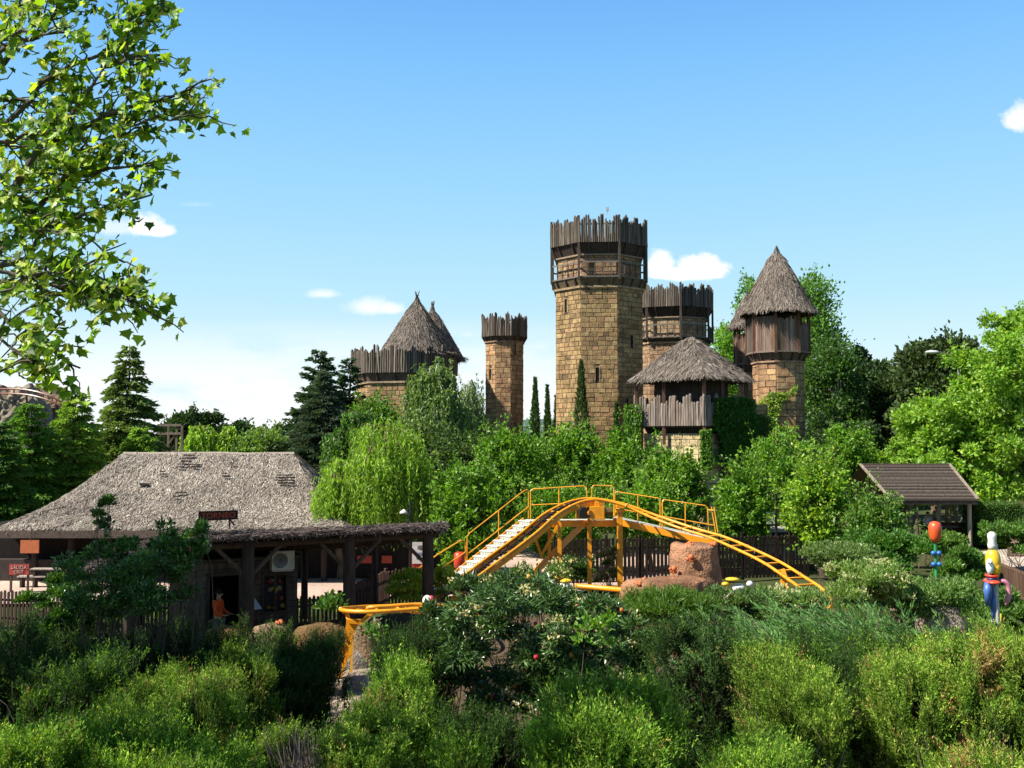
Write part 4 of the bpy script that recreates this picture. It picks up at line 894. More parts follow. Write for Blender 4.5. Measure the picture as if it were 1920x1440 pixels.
    m_ = MB(); m_.tube([a + [-.36, -.1, -.02], a + [-.26, -.25, -.02]], .1, ORG, 10); m_.build('hub', 'paint', root); m_ = MB(); m_.box(a + [-.72, .1, .0], (.12, .4, .5), YEL); m_.build('guard_plate', 'paint', root)
    # front support frame
    tA = at(660, 1150, 24.55); ft = gr(at(636, 1275, 24.9)); ft[2] = 0
    m_ = MB(); kn = at(672, 1166, 24.6)
    m_.beam(at(650, 1150, 24.8), at(655, 1166, 24.7), .08, .09, YEL, up=(0, 1, .01)); m_.beam(at(696, 1150, 24.4), at(675, 1168, 24.5), .08, .09, YEL, up=(0, 1, .01)); m_.build('fork', 'paint', root)
    def plate(pts, Y, th, nm='support_plate', c=YEL):
        F = [at(x, y, Y - th / 2) for x, y in pts]; B_ = [at(x, y, Y + th / 2) for x, y in pts]; n_ = len(pts); m_ = MB()
        m_.add(np.array(F + B_), [list(range(n_))[::-1], list(range(n_, 2 * n_))] + [[i, (i + 1) % n_, n_ + (i + 1) % n_, n_ + i] for i in range(n_)], np.array(c)); return m_.build(nm, 'paint', root)
    m_ = MB(); m_.beam(at(650, 1164, 24.6), at(676, 1166, 24.6), .14, .1, YEL, up=(0, 0, 1)); m_.build('bracket', 'paint', root)
    plate([(650, 1166), (673, 1170), (663, 1188), (660, 1222), (646, 1252), (640, 1282), (626, 1282), (632, 1244), (641, 1205)], 24.75, .10, 'leaning_leg')
    plate([(654, 1216), (661, 1190), (662, 1190), (661, 1282), (657, 1282), (657, 1222)], 24.7, .08, 'upright_leg', (.82, .40, .03))
    m_ = MB(); m_.box(gr(at(645, 1280, 24.8)) + [0, 0, .03], (.7, .5, .06), (.45, .42, .38)); m_.build('base_plate', 'matt', root)
    a = at(806, 1150, 24.9); m_ = MB(); m_.box((a[0], a[1], a[2] / 2), (.18, .18, a[2]), YEL); m_.build('support_column', 'paint', root)
    for i in (int(i_front * .8), int(i_front * .88), int(i_front * .95)):
        m_ = MB(); m_.box((P[i][0], P[i][1], (P[i][2] - .1) / 2), (.14, .14, P[i][2] - .1), YEL); m_.build('support_column', 'paint', root)
    return root
coaster()
# ------------------------------------------------------------------ boulders
def rockmesh(c, r, seed, prof, n=110, m=70, amp=.1, c3=(.42, .20, .10), flat=.0):
    """prof: list of (height 0..1, radius factor); closed lump with strata"""
    rng = np.random.default_rng(seed); V = []; hs_ = [p[0] for p in prof]; rs_ = [p[1] for p in prof]
    for j in range(m + 1):
        h = j / m; rr = np.interp(h, hs_, rs_)
        for i in range(n):
            a = 2 * math.pi * i / n; V.append([math.cos(a) * rr, math.sin(a) * rr, h])
    V = np.array(V) * np.array(r); V = V + np.array([c[0], c[1], c[2]]); d = snoise(V, 1.6, seed) * amp + (.5 - 1.6 * abs(snoise(V * [1, 1, .6], 3.4, seed + 1))) * amp * .55 + (.4 - abs(snoise(V, 9, seed + 2))) * amp * .4
    o = np.stack([V[:, 0] - c[0], V[:, 1] - c[1], (V[:, 2] - c[2]) * .3], 1); V = V + nrm(o) * d[:, None]
    f = [[j * n + i, j * n + (i + 1) % n, (j + 1) * n + (i + 1) % n, (j + 1) * n + i] for j in range(m) for i in range(n)] + [[m * n + i for i in range(n)]]
    F = np.array([V[q[0]] for q in f]); C = np.array(c3) * (1 + .22 * snoise(F, 2.0, seed + 4) + .12 * snoise(F * [1, 1, 4], 3, seed + 5))[:, None]
    mb = MB(); mb.add(V, f, C); return mb
def pawprint(p, r, parent, rot=0, n=(0, -1, 0), seed=0):
    """flat orange splat blob stuck on the rock"""
    rng = np.random.default_rng(seed); mb = MB(); n = nrm(np.array(n, float)); x = nrm(np.cross(n, [0.05, .1, 1.])); y = np.cross(n, x)
    mb.ball(p, r * .62, (.62, .17, .06), 12, 7)
    for k in range(4):
        a = rot + (k - 1.5) * .62; mb.ball(p + (x * math.sin(a) + y * math.cos(a)) * r * .85, r * .36, (.62, .17, .06), 9, 6)
    o = mb.build('claw_mark', 'matt', parent); return o
ca = at(1304, 1075, 33.0); root = thing('boulder', 'tall flat-topped orange boulder with paw-like marks under the coaster drop', 'rock', (ca[0], 33.0, 0), 'orange boulders')
sc = FPX / 33.0; zt = zat(1023, 32.2)
rockmesh((ca[0], 33.2, 0), (50 / sc, .95, zt), 60, [(0, 1.14), (.3, 1.06), (.6, .98), (.88, .90), (.965, .86), (1, .72)], amp=.11, c3=(.45, .235, .135)).build('rock_body', 'rock', root, smooth=True)
for i, (x, y) in enumerate(((1296, 1044), (1264, 1066))): pawprint(at(x, y, 32.30 if i == 0 else 32.45), .15, root, i * .5, seed=i)
for i, (x, y) in enumerate(((1291, 1025), (1338, 1030))): pawprint(np.array([xat(x, 32.8), 32.8, zt + .0]), .14, root, i, n=(0, -.2, 1), seed=i + 5)
ca = at(1245, 1100, 32.0); root = thing('boulder', 'low wide orange boulder ledge in front of the tall flat-topped one', 'rock', (ca[0], 31.9, 0), 'orange boulders')
zt = zat(1085, 31.6); rockmesh((ca[0], 31.9, 0), (1.40, .95, zt), 61, [(0, 1.1), (.5, 1.05), (.85, 1.0), (.95, .9), (1, .62)], amp=.10, c3=(.44, .225, .13)).build('rock_body', 'rock', root, smooth=True)
for i, (x, dy) in enumerate(((1206, 0), (1198, -.45), (1260, .0))): pawprint(np.array([xat(x, 31.8 + dy), 31.8 + dy, zt - .06 - .05 * (i == 1)]), .13, root, i, n=(0, -.2, 1), seed=i + 9)
for lab, px, py, Y, rx, ry, s, cc in (('pale tan boulder with a small orange blob on top beside the middle roof post', 508, 1168, 25.6, .62, .5, 62, (.46, .31, .20)), ('wavy brown rockwork at the foot of the booth doorway', 425, 1172, 26.6, .6, .4, 63, (.34, .20, .08)), ('ochre rockwork in shade behind the yellow front support', 600, 1172, 26.8, .8, .45, 64, (.26, .16, .07)),
                                     ('cream rounded rockwork behind the top of the front support', 690, 1156, 26.6, .45, .5, 65, (.26, .18, .11)), ('flat pinkish stone slab at the foot of the yellow front support', 690, 1262, 24.2, .62, .5, 66, (.50, .40, .33)), ('grey shaded boulder behind the leaning yellow leg', 645, 1215, 26.5, .9, .6, 67, (.30, .26, .22)),
                                     ('low pink edging stone in the shrubs at the right', 1730, 1100, 31, .75, .35, 68, (.50, .38, .31)), ('pinkish garden stone below the clown totem shrubs', 1775, 1135, 28.5, .7, .4, 69, (.48, .38, .32)), ('small brown boulder in the bushes left of the edging stone', 1690, 1113, 30, .35, .3, 70, (.36, .25, .2))):
    a = at(px, py, Y); zt = max(a[2], .12); r_ = thing('boulder', lab, 'rock', (a[0], Y, 0)); rockmesh((a[0], Y, 0), (rx, ry, zt), s, [(0, 1.1), (.5, 1.0), (.8, .9), (.95, .7), (1, .3)], 28, 16, .07, cc).build('rock_body', 'rock', r_, smooth=True)
    if s == 62: pawprint(np.array([a[0] + .25, Y, zt + .02]), .12, r_, 0, n=(0, 0, 1))
# ------------------------------------------------------------------ right shelter
def shelter():
    rng = np.random.default_rng(44); yf, yr = 54.0, 57.0; ze = zat(938, yf); zr = zat(872, yr); x0, x1 = xat(1668, yf), xat(1831, yf); r0, r1 = xat(1612, yr), xat(1779, yr)
    root = thing('timber_shelter', 'open garden shelter with a slatted plank gable roof at the right', 'shelter', ((x0 + x1) / 2, yr, 0)); n = 22
    A0, A1, B0, B1 = np.array([x0, yf, ze]), np.array([x1, yf, ze]), np.array([r0, yr, zr]), np.array([r1, yr, zr]); rf = MB()
    for i in range(n):
        v = i / n; w = (i + 1) / n; a, b = A0 * (1 - v) + B0 * v, A1 * (1 - v) + B1 * v; c_, d = A0 * (1 - w) + B0 * w, A1 * (1 - w) + B1 * w; k = rng.uniform(.8, 1.2)
        up = np.array([0, 0, .05]); q = [a + up, b + up, d + [0, 0, -.01], c_ + [0, 0, -.01], a - up * .6, b - up * .6, d - up, c_ - up]
        rf.add(q, [[0, 1, 2, 3], [0, 4, 5, 1], [4, 7, 6, 5], [1, 5, 6, 2], [0, 3, 7, 4]], np.array([.17, .135, .115]) * (k if i % 2 else k * .45))
    rf.build('roof', 'oldwood', root)
    C0, C1 = B0 + [0, 3, -(zr - ze)], B1 + [0, 3, -(zr - ze)]; rb = MB(); rb.add([B0, B1, C1, C0], [[0, 1, 2, 3]], np.array([.15, .1, .08])); rb.build('rear_roof', 'oldwood', root)
    for p_, q_, nm in ((A0, B0, 'bargeboard'), (A1, B1, 'bargeboard')): b = MB(); b.beam(p_ + [0, 0, .06], q_ + [0, 0, .06], .12, .1, (.33, .27, .21)); b.build(nm, 'oldwood', root)
    b = MB(); b.beam(B0 + [0, 0, .04], B1 + [0, 0, .04], .15, .1, (.14, .1, .08)); b.build('ridge_board', 'oldwood', root); b = MB(); b.beam(A0 + [0, .1, -.12], A1 + [0, .1, -.12], .1, .2, (.08, .06, .05)); b.build('eave_beam', 'beam', root)
    for px, Y in ((1715, 54.4), (1757, 56.5), (1814, 54.6), (1705, 59), (1790, 59.5)):
        x = xat(px, Y); b = MB(); b.tube([(x, Y, 0), (x, Y, ze - .1 + (.5 if Y > 56 else 0))], .12, (.15, .10, .08) if Y < 54.5 else (.38, .30, .24), 8); b.build('post', 'beam', root)
    b = MB(); b.box((xat(1775, 57.8), 57.8, .55), (3.2, .12, 1.1), (.16, .04, .03)); b.build('side_panel', 'oldwood', root)
    b = MB(); b.box((xat(1772, 56.4), 56.4, 1.0), (1.0, .8, .1), (.1, .08, .07)); b.box((xat(1772, 56.4), 56.4, .5), (.2, .2, .95), (.1, .08, .07)); b.build('table', 'beam', root)
shelter()
# path walls right
for lab, px, py, Y, sx, h, cc in (('low brick wall beside the clipped hedge', 1790, 0, 58.5, 3.2, .95, (.48, .33, .24)), ('end pier of the brick wall at the right edge', 1915, 0, 50.0, 1.6, 1.25, (.50, .34, .26))):
    x = xat(px, Y); r_ = thing('brick_wall', lab, 'wall', (x, Y, 0)); mb = MB(); mb.box((x, Y, h / 2), (sx, .3, h), MORTAR); stone_wall(mb, (x - sx / 2, Y - .15), (x + sx / 2, Y - .15), 0, h, rg, ch=.12, wr=(.25, .4), pal=[(cc, 2), (tuple(np.array(cc) * .8), 1)], proud=.015)
    mb.build('wall', 'stone', r_); b = MB(); b.box((x, Y, h + .03), (sx + .06, .38, .07), (.58, .47, .38)); b.build('coping', 'stone', r_)
# ------------------------------------------------------------------ small painted things
a = at(1760, 1090, 35); bud = thing('flower_totem', 'orange-red bud on a green pole with two blue collars', 'ornament', (a[0], 35.2, 0))
z0_ = zat(1092, 35); z1_ = zat(1018, 35); zt = zat(979, 35); b = MB(); b.tube([(a[0], 35.2, 0), (a[0], 35.2, z1_)], .055, (.03, .28, .09), 10); b.build('pole', 'paint', bud)
b = MB(); b.lathe([(.02, -.38), (.12, -.36), (.20, -.18), (.235, .05), (.23, .22), (.17, .34), (.05, .38)], (a[0] + .0, 35.2, (z1_ + zt) / 2), (.75, .10, .025), 18, sx=.95); b.build('bud', 'paint', bud, smooth=True)
for y_ in (1038, 1059):
    for s in (-1, 1): b = MB(); b.ball((a[0] + s * .1, 35.15, zat(y_, 35)), (.085, .09, .085), (.03, .15, .50), 12, 8); b.build('collar', 'paint', bud, smooth=True)
def totem():
    Y = 27.0; sc = FPX / Y; x = xat(1860, Y); root = thing('clown_totem', 'brightly painted jumbled clown figure totem, white, yellow, red, blue and pink, near the right edge', 'statue', (x, Y, 0))
    def bl(nm, px, py, w, h, c3, d=None, Yo=0, rot=None, n=16): m_ = MB(); p = at(px, py, Y + Yo); m_.ball((0, 0, 0), (w / 2 / sc, (d or w) / 2 / sc, h / 2 / sc), c3, n, 10); o = m_.build(nm, 'paint', None); o.parent = root; o.location = Vector(p) - root.location; o.rotation_euler = rot or (0, 0, 0); [setattr(q, 'use_smooth', True) for q in o.data.polygons]; return o
    m_ = MB(); m_.tube([(x, Y, 0), (x, Y, zat(1020, Y))], .07, (.5, .5, .5), 10); m_.build('pole', 'paint', root)
    p = at(1860, 1015, Y); m_ = MB(); m_.lathe([(.105, -.22), (.12, -.1), (.10, .02), (.115, .1), (.11, .2), (.05, .26)], p, (.80, .78, .74), 16); m_.build('white_cap', 'paint', root, smooth=True)
    bl('yellow_hood', 1862, 1052, 27, 50, (.85, .55, .02)); bl('yellow_hood', 1866, 1064, 20, 34, (.85, .50, .02), Yo=-.05); f = bl('white_face', 1856, 1062, 14, 30, (.72, .78, .8), Yo=-.12, d=14)
    for dx in (-.03, .05): m_ = MB(); m_.ball(at(1856 + dx * 60, 1056, Y - .23), .025, (.02, .02, .05), 8, 6); o = m_.build('eye', 'paint', root); o.parent = f; o.location = -Vector(f.location)
    bl('red_ruff', 1860, 1079, 26, 9, (.68, .06, .02)); bl('dark_belt', 1860, 1085, 22, 9, (.03, .03, .12)); bl('red_glove', 1863, 1092, 24, 9, (.68, .08, .03), Yo=-.1)
    bl('red_arm', 1849, 1089, 10, 10, (.68, .08, .03)); m_ = MB(); m_.tube(spline([at(1868, 1094, Y), at(1880, 1089, Y - .1), at(1890, 1098, Y - .1), at(1891, 1118, Y - .05), at(1886, 1134, Y)], 4), np.linspace(.055, .075, 17) * (1 - .45 * (np.linspace(0, 1, 17) > .9)), (.72, .26, .36), 10); m_.build('pink_arm', 'paint', root, smooth=True)
    m_ = MB(); m_.tube([at(1853, 1090, Y), at(1851, 1108, Y - .1), at(1853, 1135, Y - .05)], [.10, .095, .07], (.06, .14, .42), 10); m_.build('blue_sleeve', 'paint', root, smooth=True)
    m_ = MB(); m_.tube([at(1866, 1095, Y + .1), at(1862, 1130, Y), at(1862, 1165, Y)], [.08, .075, .06], (.05, .12, .38), 10); m_.build('blue_leg', 'paint', root, smooth=True)
    bl('white_shoe', 1861, 1166, 12, 16, (.75, .78, .85)); bl('blue_stripe', 1861, 1170, 13, 5, (.04, .1, .4))
    m_ = MB(); m_.tube([at(1874, 1150, Y), at(1875, 1185, Y)], [.055, .05], (.72, .55, .04), 8); m_.build('yellow_leg', 'paint', root, smooth=True); bl('pink_shoe', 1879, 1193, 12, 10, (.75, .3, .33))
totem()
def orn(name, label, cat, Y, parts, group=None):
    sc = FPX / Y; p0 = at(parts[0][1], parts[0][2], Y); root = thing(name, label, cat, (p0[0], Y, max(0, p0[2] - .6)), group)
    for nm, px, py, w, h, c3 in parts: m_ = MB(); m_.ball(at(px, py, Y), (w / 2 / sc, w / 2 / sc, h / 2 / sc), c3, 14, 9); m_.build(nm, 'paint', root, smooth=True)
    m_ = MB(); m_.tube([(p0[0], Y, 0), (p0[0], Y, p0[2])], .04, (.35, .3, .2), 8); m_.build('stand', 'paint', root); return root
orn('painted_figure', 'white and red ball-headed figure beside the front track, next to the roof post', 'ornament', 25.4, [('white_head', 801, 1126, 18, 20, (.78, .77, .74)), ('red_side', 809, 1125, 12, 17, (.60, .04, .05)), ('dark_face', 800, 1133, 8, 7, (.06, .05, .05)), ('tan_body', 799, 1145, 14, 14, (.5, .34, .18))], 'painted figures around the ride')
orn('painted_figure', 'pale blue and white round figure under the right end of the front track', 'ornament', 24.8, [('white_body', 829, 1154, 17, 16, (.62, .66, .80)), ('blue_side', 835, 1156, 8, 9, (.12, .16, .42))], 'painted figures around the ride')
orn('painted_figure', 'white figure with a yellow cap half hidden left of the orange boulders', 'ornament', 33, [('white_body', 1058, 1100, 26, 18, (.78, .77, .72)), ('yellow_cap', 1060, 1089, 24, 8, (.85, .55, .02)), ('yellow_brim', 1046, 1082, 16, 6, (.82, .48, .02))], 'painted figures around the ride')
orn('painted_figure', 'white figure with yellow wings among leaves right of the tall boulder', 'ornament', 30, [('white_body', 1385, 1103, 24, 18, (.78, .76, .74)), ('yellow_wing', 1373, 1086, 26, 7, (.85, .55, .02)), ('yellow_wing', 1360, 1095, 14, 8, (.85, .52, .02)), ('white_head', 1406, 1095, 13, 12, (.7, .68, .74)), ('yellow_foot', 1409, 1128, 7, 14, (.80, .50, .02))], 'painted figures around the ride')
a = at(862, 1050, 39); r_ = thing('red_barrel', 'orange-red rounded barrel behind the lower stair handrail', 'barrel', (a[0], 39, 0)); b = MB(); b.lathe([(.16, -.32), (.22, -.28), (.24, 0), (.22, .26), (.15, .31)], a, (.55, .04, .02), 16); b.build('drum', 'paint', r_, smooth=True); b = MB(); b.tube([(a[0], 39, 0), (a[0], 39, a[2] - .3)], .07, (.1, .08, .07), 8); b.build('stand', 'paint', r_)
def kiosk():
    Y = 39.5; a = at(788, 1053, Y); root = thing('poster_kiosk', 'red poster stand with a white illustrated sheet behind the right roof post', 'kiosk', (a[0], Y, 0)); sc = FPX / Y
    b = MB(); b.box((a[0], Y + .05, a[2] / 2 + .1), (.74, .3, a[2] + 1.0), (.40, .03, .02)); b.build('cabinet', 'paint', root)
    b = MB(); b.box((a[0] - .02, Y - .12, zat(1036, Y)), (.58, .03, .85), (.62, .58, .56)); p = b.build('poster', 'matt', root); b = MB()
    b.ball((a[0], Y - .14, zat(1038, Y)), (.2, .01, .07), (.18, .2, .25), 10, 5); b.ball((a[0] + .03, Y - .14, zat(1026, Y)), (.14, .01, .1), (.12, .12, .12), 10, 5); b.box((a[0], Y - .145, zat(1046, Y)), (.3, .01, .05), (.2, .2, .2)); b.build('picture', 'matt', root).parent = p
kiosk()
# pole and lamp behind the pavilion roof
a = at(770, 940, 38); r_ = thing('loudspeaker_pole', 'thin dark pole rising behind the pavilion roof with a white dome light', 'pole', (a[0], 38, 0)); b = MB(); b.tube([(a[0], 38, 0), (a[0], 38, a[2])], .055, (.03, .03, .03), 8); b.build('pole', 'metal', r_)
b = MB(); q = at(757, 961, 38); b.lathe([(.16, -.04), (.15, .03), (.08, .08), (.03, .13)], q, (.62, .62, .60), 14); b.build('dome', 'paint', r_, smooth=True); b = MB(); b.beam(q, (a[0], 38, q[2] + .2), .03, .03, (.05, .05, .05)); b.beam(q + [.04, 0, -.1], (a[0], 38, q[2] - .2), .03, .03, (.05, .05, .05)); b.build('arm', 'metal', r_)
# street lamp far right
a = at(1748, 660, 62); r_ = thing('street_lamp', 'white street lamp head sticking out of the bright tree at the right', 'lamp', (xat(1800, 62), 62, 0)); tp = np.array([xat(1800, 62), 62, a[2] - .25])
b = MB(); b.tube([(tp[0], 62, 0), tp], [.09, .06], (.35, .36, .36), 8); b.build('pole', 'metal', r_); b = MB(); b.tube([tp, tp * .5 + a * .5 + [0, 0, .1], a + [.3, 0, -.02]], .03, (.2, .2, .2), 7); b.build('arm', 'metal', r_)
b = MB(); b.ball(a, (.44, .16, .11), (.72, .74, .76), 16, 8); b.build('lamp_head', 'paint', r_, smooth=True)
# back of a traffic-style board in the trees
a = at(1457, 972, 44); r_ = thing('notice_board', 'grey blank board on a dark pole among the green trees', 'sign', (a[0], 44, 0)); b = MB()
b.tube([(a[0] - .05, 44, 0), (a[0] - .05, 44, a[2] + 1.1)], .06, (.05, .04, .04), 8); b.build('pole', 'metal', r_)
for s in (-1, 1): b = MB(); b.box(a + [s * .30, -.05, -.02 * s], (.36, .05, .52), (.45, .46, .38)); b.build('board', 'matt', r_)
a = at(1497, 1024, 47); r_ = thing('parked_van', 'grey-white van roof half hidden behind the plank fence', 'van', (a[0], 47, 0)); b = MB(); x = a[0]
v = np.array([[x - 2.0, -.8, .4], [x + 1.4, -.8, .4], [x + 1.4, -.8, 1.1], [x + .9, -.75, 1.72], [x - 1.8, -.75, 1.78], [x - 2.0, -.8, 1.2]]); v[:, 1] += 47; w = v + [0, 1.6, 0]; b.add(np.concatenate([v, w]), [[0, 1, 2, 3, 4, 5][::-1], [6, 7, 8, 9, 10, 11]] + [[i, (i + 1) % 6, 6 + (i + 1) % 6, 6 + i] for i in range(6)], np.array([.52, .50, .48])); b.build('body', 'paint', r_)
b = MB(); b.box((x - .35, 46.2, 1.42), (2.2, .04, .42), (.03, .03, .035)); b.build('window', 'glass', r_)
for s in (-1.3, .8): b = MB(); b.tube([(x + s, 46.15, .36), (x + s, 46.38, .36)], .34, (.02, .02, .02), 16); b.build('wheel', 'matt', r_)
# white conical signs by the middle post
for i, (px, py) in enumerate(((478, 1127),)):
    a = at(472, 1114, 28.7); r_ = thing('folding_cone', 'white pointed cone sign partly behind the left roof post', 'sign', (a[0], 28.7, 0)); b = MB(); b.lathe([(.31, -.42), (.30, -.40), (.01, 0)], a, (.46, .46, .50), 4); b.build('cone', 'matt', r_); b = MB(); b.tube([(a[0], 28.7, 0), (a[0], 28.7, a[2] - .3)], .025, (.1, .1, .1), 6); b.build('stem', 'metal', r_)
a = at(375, 1120, 29.5); r_ = thing('white_counter', 'small pale counter top behind the fence left of the booth', 'counter', (a[0], 31.2, 0)); b = MB(); b.box((a[0] - .1, 31.2, zat(1119, 31.2)), (.5, .4, .3), (.45, .42, .38)); b.build('top', 'matt', r_); b = MB(); b.box((a[0] - .1, 31.2, .4), (.4, .3, .8), (.1, .07, .05)); b.build('cabinet', 'oldwood', r_)
# ------------------------------------------------------------------ far left: rock mountain with track, timber frame
def mountain():
    Y = 88; sc = FPX / Y; a = at(20, 760, Y); root = thing('rock_mountain', 'artificial brown rock mountain with a wooden coaster track at the far left', 'rock', (a[0], Y, 0))
    rockmesh((xat(-30, Y), Y, 0), (158 / sc, 5, zat(726, Y)), 71, [(0, 1.3), (.6, 1.15), (.85, 1.02), (.93, .9), (1, .6)], 90, 60, .8, (.30, .22, .15)).build('rock_body', 'rock', root)
    rockmesh((xat(20, 82), 82, 0), (70 / FPX * 82, 2.5, zat(733, 82)), 72, [(0, 1.1), (.6, 1.1), (.85, 1.), (.95, .85), (1, .5)], 70, 50, .7, (.40, .34, .26)).build('rock_body', 'rock', root)
    C_ = spline([at(-60, 728, 84), at(0, 729, 80), at(50, 731, 78.5), at(90, 741, 78), at(120, 756, 78)], 8)
    for dz in (0, -.38): m_ = MB(); m_.tube(C_ + [0, 0, dz], .08, (.20, .07, .04), 6); m_.build('track_rail', 'paint', root)
    m_ = MB()
    for p in C_[::2]: m_.beam(p + [0, 0, .02], p - [0, 0, .5], .09, .09, (.24, .11, .06))
    m_.build('track_ties', 'oldwood', root)
    for p in C_[4::12]: m_ = MB(); m_.beam(p - [0, 0, .4], [p[0], p[1] + 1.5, 0], .12, .12, (.05, .04, .035)); m_.build('trestle', 'beam', root)
mountain()
def frame_tower():
    Y = 70; x0, x1 = xat(305, Y), xat(331, Y); zt = zat(797, Y); root = thing('lattice_tower', 'wooden lattice frame tower behind the straw roof ridge', 'tower', ((x0 + x1) / 2, Y, 0))
    for x in (x0, x1):
        for dy in (0, 1.2): b = MB(); b.box((x, Y + dy, zt / 2), (.16, .16, zt), (.20, .15, .11)); b.build('post', 'oldwood', root)
    for z in (zt, zt - .6, zt - 1.9): b = MB(); b.box(((x0 + x1) / 2, Y - .1, z), (x1 - x0 + .7, .1, .16), (.26, .20, .15)); b.build('cross_beam', 'oldwood', root)
    b = MB(); b.beam((x0, Y - .05, zt - 1.9), (x1, Y - .05, zt - .6), .1, .1, (.2, .15, .1)); b.build('brace', 'oldwood', root)
frame_tower()
# ------------------------------------------------------------------ people
def skinned(name, pts, edges, rad, root_i, parent, m, col, sub=2):
    me = bpy.data.meshes.new(name); me.from_pydata([tuple(p) for p in pts], edges, []); o = bpy.data.objects.new(name, me); COL.objects.link(o)
    sk = o.modifiers.new('s', 'SKIN'); sk.use_smooth_shade = True
    for i, r in enumerate(rad): v = me.skin_vertices[0].data[i]; v.radius = (r, r) if np.isscalar(r) else r; v.use_root = (i == root_i)
    sb = o.modifiers.new('b', 'SUBSURF'); sb.levels = sub; sb.render_levels = sub
    dg = bpy.context.evaluated_depsgraph_get(); m2 = bpy.data.meshes.new_from_object(o.evaluated_get(dg)); bpy.data.objects.remove(o)
    a = m2.attributes.get('col') or m2.attributes.new('col', 'FLOAT_COLOR', 'FACE'); a.data.foreach_set('color', np.tile(np.array([*col, 1.], np.float32), len(m2.polygons)))
    m2.materials.clear(); m2.materials.append(M[m]); q = bpy.data.objects.new(name, m2); COL.objects.link(q); q.parent = parent; return q
def person(label, loc, rz, H, shirt, trousers, hair, arm_fwd=True, skin=(.50, .27, .18)):
    """facing +x in its own frame"""
    root = thing('person', label, 'person', loc); root.rotation_euler = (0, 0, rz); s = H / 1.75
    hip = .93; sh = 1.44
    J = dict(pel=(0, 0, hip), sp=(.0, 0, 1.15), ch=(.01, 0, 1.33), nk=(.0, 0, 1.50), nk2=(.015, 0, 1.55), hd=(.03, 0, 1.62), hd2=(.035, 0, 1.70),
             sL=(0, .17, sh), sR=(0, -.17, sh), hL=(0, .09, .88), hR=(0, -.09, .88), kL=(.05, .10, .49), kR=(.0, -.10, .49), aL=(.03, .10, .08), aR=(-.05, -.10, .08), tL=(.17, .11, .03), tR=(.09, -.11, .03))
    if arm_fwd: J.update(eR=(.02, -.23, 1.17), wR=(.24, -.19, 1.10), eL=(.03, .23, 1.17), wL=(.25, .17, 1.08), pR=(.32, -.18, 1.10), pL=(.33, .15, 1.08))
    else: J.update(eR=(-.03, -.24, 1.16), wR=(.03, -.25, .92), eL=(-.03, .24, 1.16), wL=(.03, .25, .92), pR=(.05, -.25, .84), pL=(.05, .25, .84))
    R_ = dict(pel=.135, sp=.12, ch=.135, nk=.055, nk2=.05, hd=.088, hd2=.082, sL=.06, sR=.06, hL=.085, hR=.085, kL=.055, kR=.055, aL=.038, aR=.038, tL=.032, tR=.032, eR=.036, eL=.036, wR=.025, wL=.025, pR=.03, pL=.03)
    E = [('pel', 'sp'), ('sp', 'ch'), ('ch', 'nk'), ('nk', 'nk2'), ('nk2', 'hd'), ('hd', 'hd2'), ('ch', 'sL'), ('ch', 'sR'), ('sL', 'eL'), ('eL', 'wL'), ('wL', 'pL'), ('sR', 'eR'), ('eR', 'wR'), ('wR', 'pR'), ('pel', 'hL'), ('pel', 'hR'), ('hL', 'kL'), ('kL', 'aL'), ('aL', 'tL'), ('hR', 'kR'), ('kR', 'aR'), ('aR', 'tR')]
    Jd = {k: np.array(v, float) for k, v in J.items()}; names = list(J)
    for sd in 'LR':                                                # five fingers on each hand
        p = Jd['p' + sd]; w = Jd['w' + sd]; d = nrm(p - w); sx = np.array([0, 1., 0]) if arm_fwd else np.array([1., 0, 0])
        for k in range(5):
            off = (k - 1.5) * .017 if k < 4 else -.035; st = p + sx * off + d * (.015 if k < 4 else -.03); ln = (.06, .07, .066, .052, .045)[k]; dr = d if k < 4 else nrm(d + sx * -.9)
            a, b = f'f{sd}{k}a', f'f{sd}{k}b'; Jd[a] = st; Jd[b] = st + dr * ln + np.array([0, 0, -.015 if arm_fwd else 0]); R_[a] = .0095; R_[b] = .007; names += [a, b]; E += [('p' + sd, a), (a, b)]
    ix = {n: i for i, n in enumerate(names)}
    b = skinned('body', [Jd[n] * s for n in names], [(ix[u], ix[v]) for u, v in E], [R_[n] * s for n in names], 0, root, 'skin', skin)
    def cloth(nm, ns, grow, col, m='cloth', rt=0):
        sub = [(u, v) for u, v in E if u in ns and v in ns]; i2 = {n: i for i, n in enumerate(ns)}; return skinned(nm, [Jd[n] * s for n in ns], [(i2[u], i2[v]) for u, v in sub], [(R_[n] + grow) * s for n in ns], rt, root, m, col)
    Jd['pel2'] = Jd['pel'] - [0, 0, .02]
    sh_ = cloth('shirt', ['pel', 'sp', 'ch', 'sL', 'sR', 'eL', 'eR'] + (['wL', 'wR'] if arm_fwd else []), .022, shirt)
    tr = cloth('trousers', ['pel', 'hL', 'hR', 'kL', 'kR', 'aL', 'aR'], .018, trousers)
    m_ = MB(); m_.ball(np.array([.012, 0, 1.69]) * s, np.array([.105, .095, .10]) * s, hair, 14, 9); h = m_.build('hair', 'cloth', None, smooth=True); h.parent = root
    m_ = MB(); m_.ball(np.array([.125, 0, 1.645]) * s, np.array([.018, .014, .02]) * s, skin, 8, 6); h = m_.build('nose', 'skin', None, smooth=True); h.parent = root
    for y in (-.032, .032):
        m_ = MB(); m_.ball(np.array([.108, y, 1.67]) * s, .011 * s, (.03, .02, .02), 8, 6); h = m_.build('eye', 'skin', None); h.parent = root
        m_ = MB(); m_.ball(np.array([.02, y * 2.9, 1.645]) * s, np.array([.02, .012, .03]) * s, skin, 8, 6); h = m_.build('ear', 'skin', None, smooth=True); h.parent = root
